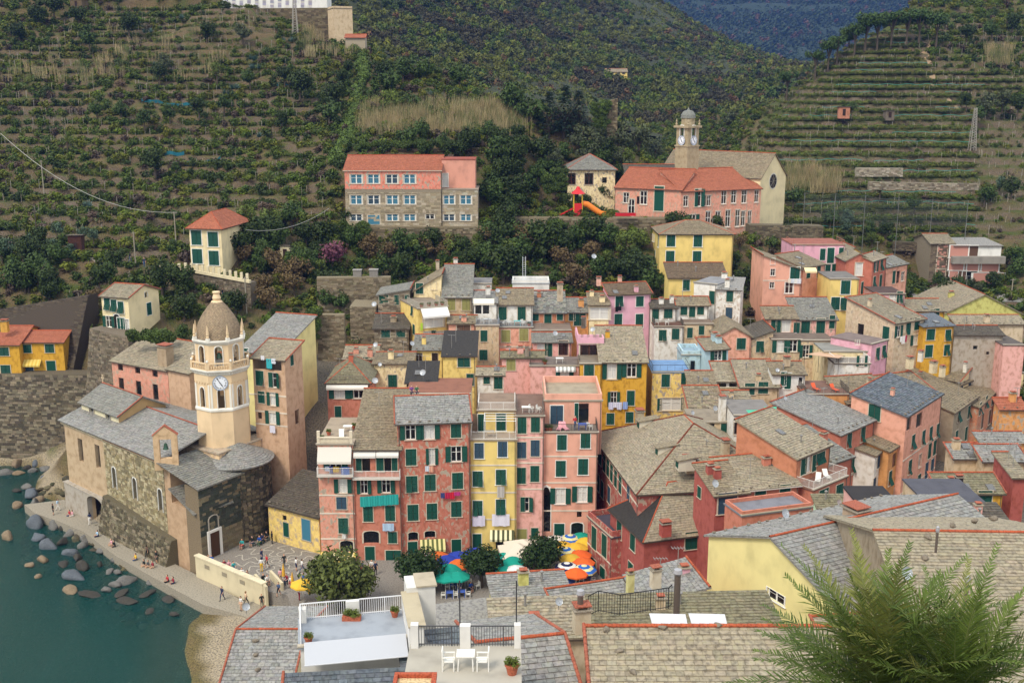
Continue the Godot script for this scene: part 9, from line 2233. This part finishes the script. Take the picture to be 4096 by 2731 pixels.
	for a in [[1950,690,2070,665,"green canvas awning over the red bench"],[2090,660,2170,640,"green canvas awning beside the air conditioners"]]:
		mb=MB.new(); mb.q(pz(tp(10,a[0],a[1]),129.5),pz(tp(10,a[2],a[1]),129.5),pz(tp(10,a[2],a[3]),131.4),pz(tp(10,a[0] - 20,a[3]),131.4),S("4fae8c"))
		solo("green_awning",a[4],"awning",mb,M.cloth)
	var pg:=ground_at(tp(6,610,322),200.0); pg.y=maxf(pg.y,34.6)
	n=thing("playground_slide","red and orange playground tower with a tube slide","playground slide",pg)
	var pr:=S("c22c30"); var po:=S("d6782a")
	mb=MB.new(); mb.lathe(Vector3(0,4.6,0),[Vector2(1.5,0),Vector2(0.5,0.9),Vector2(0.35,1.3),Vector2(0.0,1.5)],8,pr); part("roof",mb,M.plastic,n)
	for x in [-0.85,0.85]:
		for z in [-0.85,0.85]:
			mb=MB.new(); mb.tube([Vector3(x,0,z),Vector3(x,4.7,z)],[0.09,0.09],6,S("c9a93c")); part("post",mb,M.plastic,n)
	mb=MB.new(); mb.bx(-0.9,0.9,1.7,1.85,-0.9,0.9,pr); mb.bx(-0.9,0.9,0.0,2.7,0.8,0.92,pr); part("platform",mb,M.plastic,n)
	mb=MB.new(); mb.tube([Vector3(0.7,2.6,0),Vector3(1.9,2.4,0.1),Vector3(3.2,1.5,0.2),Vector3(4.6,0.6,0.3),Vector3(5.6,0.4,0.3)],[0.62,0.62,0.6,0.6,0.58],12,po); part("tube_slide",mb,M.plastic,n)
	mb=MB.new(); mb.box(Vector3(-2.1,1.0,0),Vector3(1.6,0.8,0),Vector3(-0.05,0.1,0),Vector3(0,0,0.4),pr); part("ramp",mb,M.plastic,n)
	for a in [[3,1745,1165,3,1778,845,"tall lattice pylon beside the vineyard",1.5],[1,355,280,1,358,-20,"lattice mast below the cemetery",1.6]]:
		var b:=ground_at(tp(a[0],a[1],a[2]),200.0)
		var t:=pz(tp(a[3],a[4],a[5]),-b.z)
		var h:=t.y - b.y
		mb=MB.new(); var c:=S("9a948a")
		for s in [[-1,-1],[1,-1],[1,1],[-1,1]]: mb.bar(Vector3(s[0] * a[7] / 2,-0.5,s[1] * a[7] / 2),Vector3(s[0] * 0.25,h,s[1] * 0.25),0.14,c,Vector3.BACK)
		for j in 16:
			var y0:=h * j / 16.0; var y1:=h * (j + 1) / 16.0
			var w0: float=lerpf(a[7] / 2,0.25,y0 / h); var w1: float=lerpf(a[7] / 2,0.25,y1 / h)
			mb.bar(Vector3(-w0,y0,w0),Vector3(w1,y1,w1),0.07,c,Vector3.BACK); mb.bar(Vector3(w0,y0,w0),Vector3(w0,y1,-w1),0.07,c,Vector3.RIGHT); mb.bar(Vector3(w0,y0,-w0),Vector3(-w1,y1,-w1),0.07,c,Vector3.BACK)
		solo("pylon",a[6],"pylon",mb,M.metal,Transform3D(Basis.IDENTITY,b))
	k=0
	for a in [[4,1058,668,4,1046,445,"pale lamp post beside the hillside path"],[4,1378,540,4,1384,288,"wooden pole carrying wires above the villa"],[4,287,495,4,272,275,"dark wooden pole on the bare terrace"],[0,340,1500,0,338,1255,"thin dark pole on the bare slope"],[4,1932,1080,4,1925,800,"white pipe post below the villa terrace"],[15,0,0,15,0,0,""],[7,1650,1000,7,1655,895,"concrete post by the road"],[7,2050,980,7,2065,812,"concrete lamp post by the road"],[2,765,1530,2,766,1315,"dark wooden pole in front of the farmhouse"]]:
		if a[6] == "": continue
		var b:=ground_at(tp(a[0],a[1],a[2]),140.0)
		var h:=pz(tp(a[3],a[4],a[5]),-b.z).y - b.y
		mb=MB.new(); mb.tube([Vector3(0,-0.5,0),Vector3(0,h,0)],[0.13,0.1],8,S("8f8878") if k != 2 else S("4a4038")); mb.bx(-0.5,0.5,h - 0.3,h - 0.2,-0.05,0.05,S("7d766a"))
		solo("pole",a[6],"pole",mb,M.wood,Transform3D(Basis.IDENTITY,b))
		k += 1
	for a in [[[0,0,1045],[4,1384,292],205.0,191.0,4.0,"long cable sagging across the bare terraces"],[[4,1930,430],[5,620,260],190.0,208.0,1.5,"cable running from the villa to the school"]]:
		var p0:=pz(tp(a[0][0],a[0][1],a[0][2]),a[2]); var p1:=pz(tp(a[1][0],a[1][1],a[1][2]),a[3])
		var pts:=[]; var rr:=[]
		for j in 17:
			var u:=j / 16.0
			pts.append(p0.lerp(p1,u) - Vector3(0,4.0 * u * (1.0 - u) * a[4],0)); rr.append(0.05)
		mb=MB.new(); mb.tube(pts,rr,5,S("9a9890")); solo("cable",a[5],"cable",mb,M.metal)
	# green netting posts of the fence below the vineyard
	n=thing("net_fence","tall dark net fence on grey posts below the vineyard","fence")
	var fx:=[433,675,910,1173,1437,1715]; var fy:=[140,145,158,175,190,200]
	for j in 6:
		var t:=pz(tp(7,fx[j],fy[j]),236.5); var b:=Vector3(t.x,gh(t.x,236.5) - 0.3,t.z)
		b.y=minf(b.y,t.y - 5.2)
		mb=MB.new(); mb.bar(b,t,0.12,S("6f706c"),Vector3.BACK); part("post",mb,M.metal,n)
		if j < 5:
			var t2:=pz(tp(7,fx[j + 1],fy[j + 1]),236.5)
			mb=MB.new()
			for q2 in 26:
				var a0:=t.lerp(t2,q2 / 26.0); var a1:=t.lerp(t2,(q2 + 1) / 26.0)
				var sg:=Vector3(0,-sin(q2 / 26.0 * PI) * 0.5,0); var sg1:=Vector3(0,-sin((q2 + 1) / 26.0 * PI) * 0.5,0)
				mb.bar(a0 + sg,a0 + sg - Vector3(0,5.4,0),0.035,S("4a5550"),Vector3.BACK)
				for r2 in 12: mb.bar(a0 + sg - Vector3(0,r2 * 0.48,0),a1 + sg1 - Vector3(0,r2 * 0.48,0),0.03 if r2 > 0 else 0.07,S("4a5550"))
			part("net",mb,M.metal,n)
	# balustrade of the villa garden
	n=thing("garden_balustrade","cream garden wall with short posts and flower boxes below the villa","wall")
	var gp:=[pz(tp(4,1228,765),190.0),pz(tp(4,1480,745),189.0),pz(tp(4,1960,835),183.0)]
	mb=MB.new()
	for j in 2:
		mb.bar(gp[j],gp[j + 1],0.5,S("d8cba8"))
		var m2:=5 if j == 0 else 11
		for q2 in m2: mb.bar(gp[j].lerp(gp[j + 1],(q2 + 0.5) / m2),gp[j].lerp(gp[j + 1],(q2 + 0.5) / m2) + Vector3(0,1.3,0),0.42,S("dccfae"),Vector3.BACK)
	part("wall",mb,M.clean_stucco,n)
	stone_wall("rubble terrace wall carrying the villa garden",gp[1] - Vector3(0,0.2,0.1),gp[2] - Vector3(0,0.2,0.1),17.0,1.5,["7d7261","8d816d","6d6353"],0.6,0.3)
	# square stone garden pillars
	for a in [[840,745],[968,742]]:
		var t:=pz(tp(5,a[0],a[1]),186.5)
		mb=MB.new(); mb.bx(-0.7,0.7,-2.4,0,-0.5,0.5,S("8f8b84")); mb.bx(-0.8,0.8,0,0.12,-0.6,0.6,S("a5a19a"))
		solo("stone_pillar","square grey stone pillar on the garden wall","pillar",mb,M.stone,Transform3D(Basis.IDENTITY,t),"garden pillars")
	# ruined masonry spike behind the trees
	stone_wall("ruined stub of old castle masonry standing above the trees",pz(tp(2,845,790),254.0),pz(tp(2,925,770),254.0),38.0,2.0,["7d7059","978a70","665b48"],0.7,0.35,"ruined_wall")
func ribbon(called: String,pts: Array,w: float,col: Color,lift := 0.12) -> void:   # a path lying on the ground through noted points
	var p:=[]
	for a in pts: p.append(ground_at(tp(a[0],a[1],a[2]),140.0))
	var mb:=MB.new()
	for k in p.size() - 1:
		var m:=maxi(2,int(p[k].distance_to(p[k + 1]) / 2.0))
		for j in m:
			var a: Vector3=p[k].lerp(p[k + 1],j / float(m)); var b: Vector3=p[k].lerp(p[k + 1],(j + 1.0) / m)
			var s:=(b - a).cross(Vector3.UP).normalized() * w / 2
			var f:=func(v: Vector3): return Vector3(v.x,gt(v.x,-v.z).x + lift,v.z)
			mb.q(f.call(a - s),f.call(a + s),f.call(b + s),f.call(b - s),vary(col,0.12))
	struct(called,mb,M.paving)
func paths() -> void:
	ribbon("hill_path",[[4,-60,470],[4,220,530],[4,440,575],[4,640,605],[4,900,655],[4,1100,715],[4,1230,810]],2.4,S("948a78"))
	ribbon("vineyard_path",[[3,1415,215],[3,1400,330],[3,1370,390],[3,1425,500],[3,1440,590],[3,1500,690],[3,1600,760],[3,1690,850]],1.6,S("9a8468"))
	ribbon("valley_road",[[7,1260,925],[7,1500,945],[7,1800,960],[7,2200,975]],5.0,S("8d8a84"))
	ribbon("dome_path",[[4,1540,900],[4,1700,940],[4,1860,1010]],2.0,S("8f887a"))
	# vineyard huts, hill terraces' odds and ends
	for a in [[3,735,905,3.0,2.2,"b07a62","small pink hut with brown door among the vines"],[3,1090,920,2.4,1.7,"6f665a","dark open stone hut among the vines"],[4,600,600,2.4,3.0,"4a2f28","brown ticket hut beside the hillside path"],[0,620,60,4.0,2.4,"6a5a44","thatched hut high on the wooded slope"],[5,290,650,2.0,2.2,"c9bfa0","small cream shed in the garden below the school"]]:
		var v:=ground_at(tp(a[0],a[1],a[2]),150.0)
		var n:=thing("hut",a[6],"hut",v,rng.randf_range(-0.3,0.3))
		var w: float=a[3] / 2; var h: float=a[4]
		var mb:=MB.new(); mb.bx(-w,w,-0.8,h,-w * 0.8,w * 0.8,S(a[5])); part("wall",mb,M.stucco,n)
		mb=MB.new(); mb.box(Vector3(0,h + 0.12,0),Vector3(w * 1.2,0,0),Vector3(0,0.06,0),Vector3(0,0.1,w),S("6d6256")); part("roof",mb,M.slate,n)
		mb=MB.new(); mb.bx(-0.4,0.4,0,minf(1.8,h - 0.2),w * 0.8,w * 0.8 + 0.05,S("33261e")); part("door",mb,M.wood,n)
	for a in [[0,1320,775,14.0,"blue net spread over stakes on the hillside"],[0,1600,1190,9.0,"green blue net fence between the vines"],[0,1300,1165,8.0,"teal net lying along the terrace"],[1,330,600,8.0,"dark blue net above the round bushes"]]:
		var v:=ground_at(tp(a[0],a[1],a[2]),180.0)
		var mb:=MB.new()
		for k in 10:
			var x0: float=-a[3] / 2 + a[3] * k / 10.0; var x1: float=x0 + a[3] / 10.0
			var f:=func(x: float,up: float): return Vector3(x,gt(v.x + x,-v.z).x - v.y + up + sin(x * 1.7) * 0.2,0.4 * sin(x))
			mb.q(f.call(x0,0.1),f.call(x1,0.1),f.call(x1,0.9),f.call(x0,0.9),vary(C(0.02,0.13,0.17),0.2))
		solo("crop_net",a[4],"net",mb,M.cloth,Transform3D(Basis.IDENTITY,v))
	# white roof box with ladder behind the town
	var rb:=house("white roof box with a ladder and stored furniture",{t=6,L=[98,845],R=386,z=186.0,roof="flat",d=4.0,par=0.5,name="roof_box",col="white",mat="clean_stucco",floor="b8bcc0"})
	var ld:=MB.new()
	for s in [-0.25,0.25]: ld.bar(Vector3(s,0,0),Vector3(s,4.2,-1.0),0.06,S("c9ccd0"),Vector3.BACK)
	for k in 11: ld.bar(Vector3(-0.25,0.3 + k * 0.36,-0.07 - k * 0.085),Vector3(0.25,0.3 + k * 0.36,-0.07 - k * 0.085),0.04,S("c9ccd0"))
	solo("ladder","tall aluminium ladder leaning on the white roof box","ladder",ld,M.metal,Transform3D(Basis.IDENTITY,rb.transform * Vector3(rb.get_meta("W") * 0.32,rb.get_meta("He"),-1.5)))
	var hg_:=pz(tp(6,985,320),219.0)
	var tub:=MB.new(); tub.bx(-2.0,2.0,0,0.6,-0.5,0.5,S("b8262c")); tub.bx(-1.8,1.8,0.6,0.62,-0.35,0.35,S("5a1a1c"))
	solo("red_planter","long red box by the convent end of the playground","planter",tub,M.plastic,Transform3D(Basis.IDENTITY,hg_))
	# more trees where the gardens and the old orchard are thickest
	for r in [[2150,2560,590,790,26,["olive","mid","dark"],"in the old orchard above the playground"],[1480,2100,560,640,16,["mid","dark"],"behind the ruined wall above the school"],[1950,2250,690,830,14,["dark","mid"],"between the school and the farmhouse"],[1250,2480,985,1090,40,["dark","mid","light","brown"],"in the garden strip behind the topmost houses"],[950,1350,900,1200,30,["dark","mid","brown","light"],"on the bushy slope beside the villa"],[2650,2950,930,1000,10,["mid","dark"],"below the pink convent wing"],[0,250,990,1220,14,["mid","dark"],"on the slope above the orange houses"]]:
		for k in r[4]:
			var v:=ground_at(Vector2(rng.randf_range(r[0],r[1]),rng.randf_range(r[2],r[3])),150.0)
			if v.z < -430.0 or v.z > -150.0 or blocked(v): continue
			var kd: String=r[5][rng.randi() % r[5].size()]
			var rr:=rng.randf_range(1.5,3.0)
			tree(kd,v,rr,rr + 0.3,r[6],KIND[kd] + "s " + r[6])
func _ready() -> void:
	rng.seed=7
	nz.seed=5; nz.frequency=0.02; nz.fractal_octaves=3
	nz2.seed=9; nz2.frequency=0.12; nz2.fractal_octaves=2
	var cam:=Camera3D.new()
	cam.name="camera"
	cam.position=Vector3(0,EYE,0)
	cam.rotation.x=-deg_to_rad(TILT)
	cam.fov=rad_to_deg(2.0 * atan(CY / FOC))
	cam.far=6000.0; cam.near=0.3
	cam.current=true
	add_child(cam)
	var env:=Environment.new()
	env.tonemap_mode=Environment.TONE_MAPPER_LINEAR
	env.tonemap_exposure=2.0
	env.background_mode=Environment.BG_SKY
	var sky:=Sky.new()
	var sm:=ProceduralSkyMaterial.new()
	sm.sky_top_color=Color(0.79,0.82,0.85); sm.sky_horizon_color=Color(0.93,0.93,0.92)
	sm.ground_bottom_color=Color(0.3,0.32,0.32); sm.ground_horizon_color=Color(0.75,0.78,0.8)
	sm.sky_curve=0.25
	sm.energy_multiplier=1.0
	sky.sky_material=sm
	env.sky=sky
	env.fog_enabled=true
	env.fog_density=0.00009
	env.fog_light_color=Color(0.4,0.58,0.95)
	env.sdfgi_enabled=true; env.ssao_enabled=true; env.ssil_enabled=true
	var we:=WorldEnvironment.new()
	we.name="environment"
	we.environment=env
	add_child(we)
	var sun:=DirectionalLight3D.new()
	sun.name="sun"
	sun.light_energy=0.5; sun.light_angular_distance=18.0
	sun.light_color=Color(1.0,0.965,0.91)
	sun.shadow_enabled=true
	sun.rotation=Vector3(deg_to_rad(-52),deg_to_rad(-35),0)
	add_child(sun)
	materials()
	land()
	window_kit()
	rocks_kit()
	build_land()
	build_sea()
	build_ground_works()
	build_church()
	build_bell_tower()
	build_clock_tower()
	build_front_row()
	build_hill_houses()
	build_right_town()
	build_outlying()
	plant_kit()
	people_kit()
	trees()
	palms()
	props_on_houses()
	piazza_things()
	shore()
	people()
	foreground()
	paths()
	build_woods()
	build_scrub()
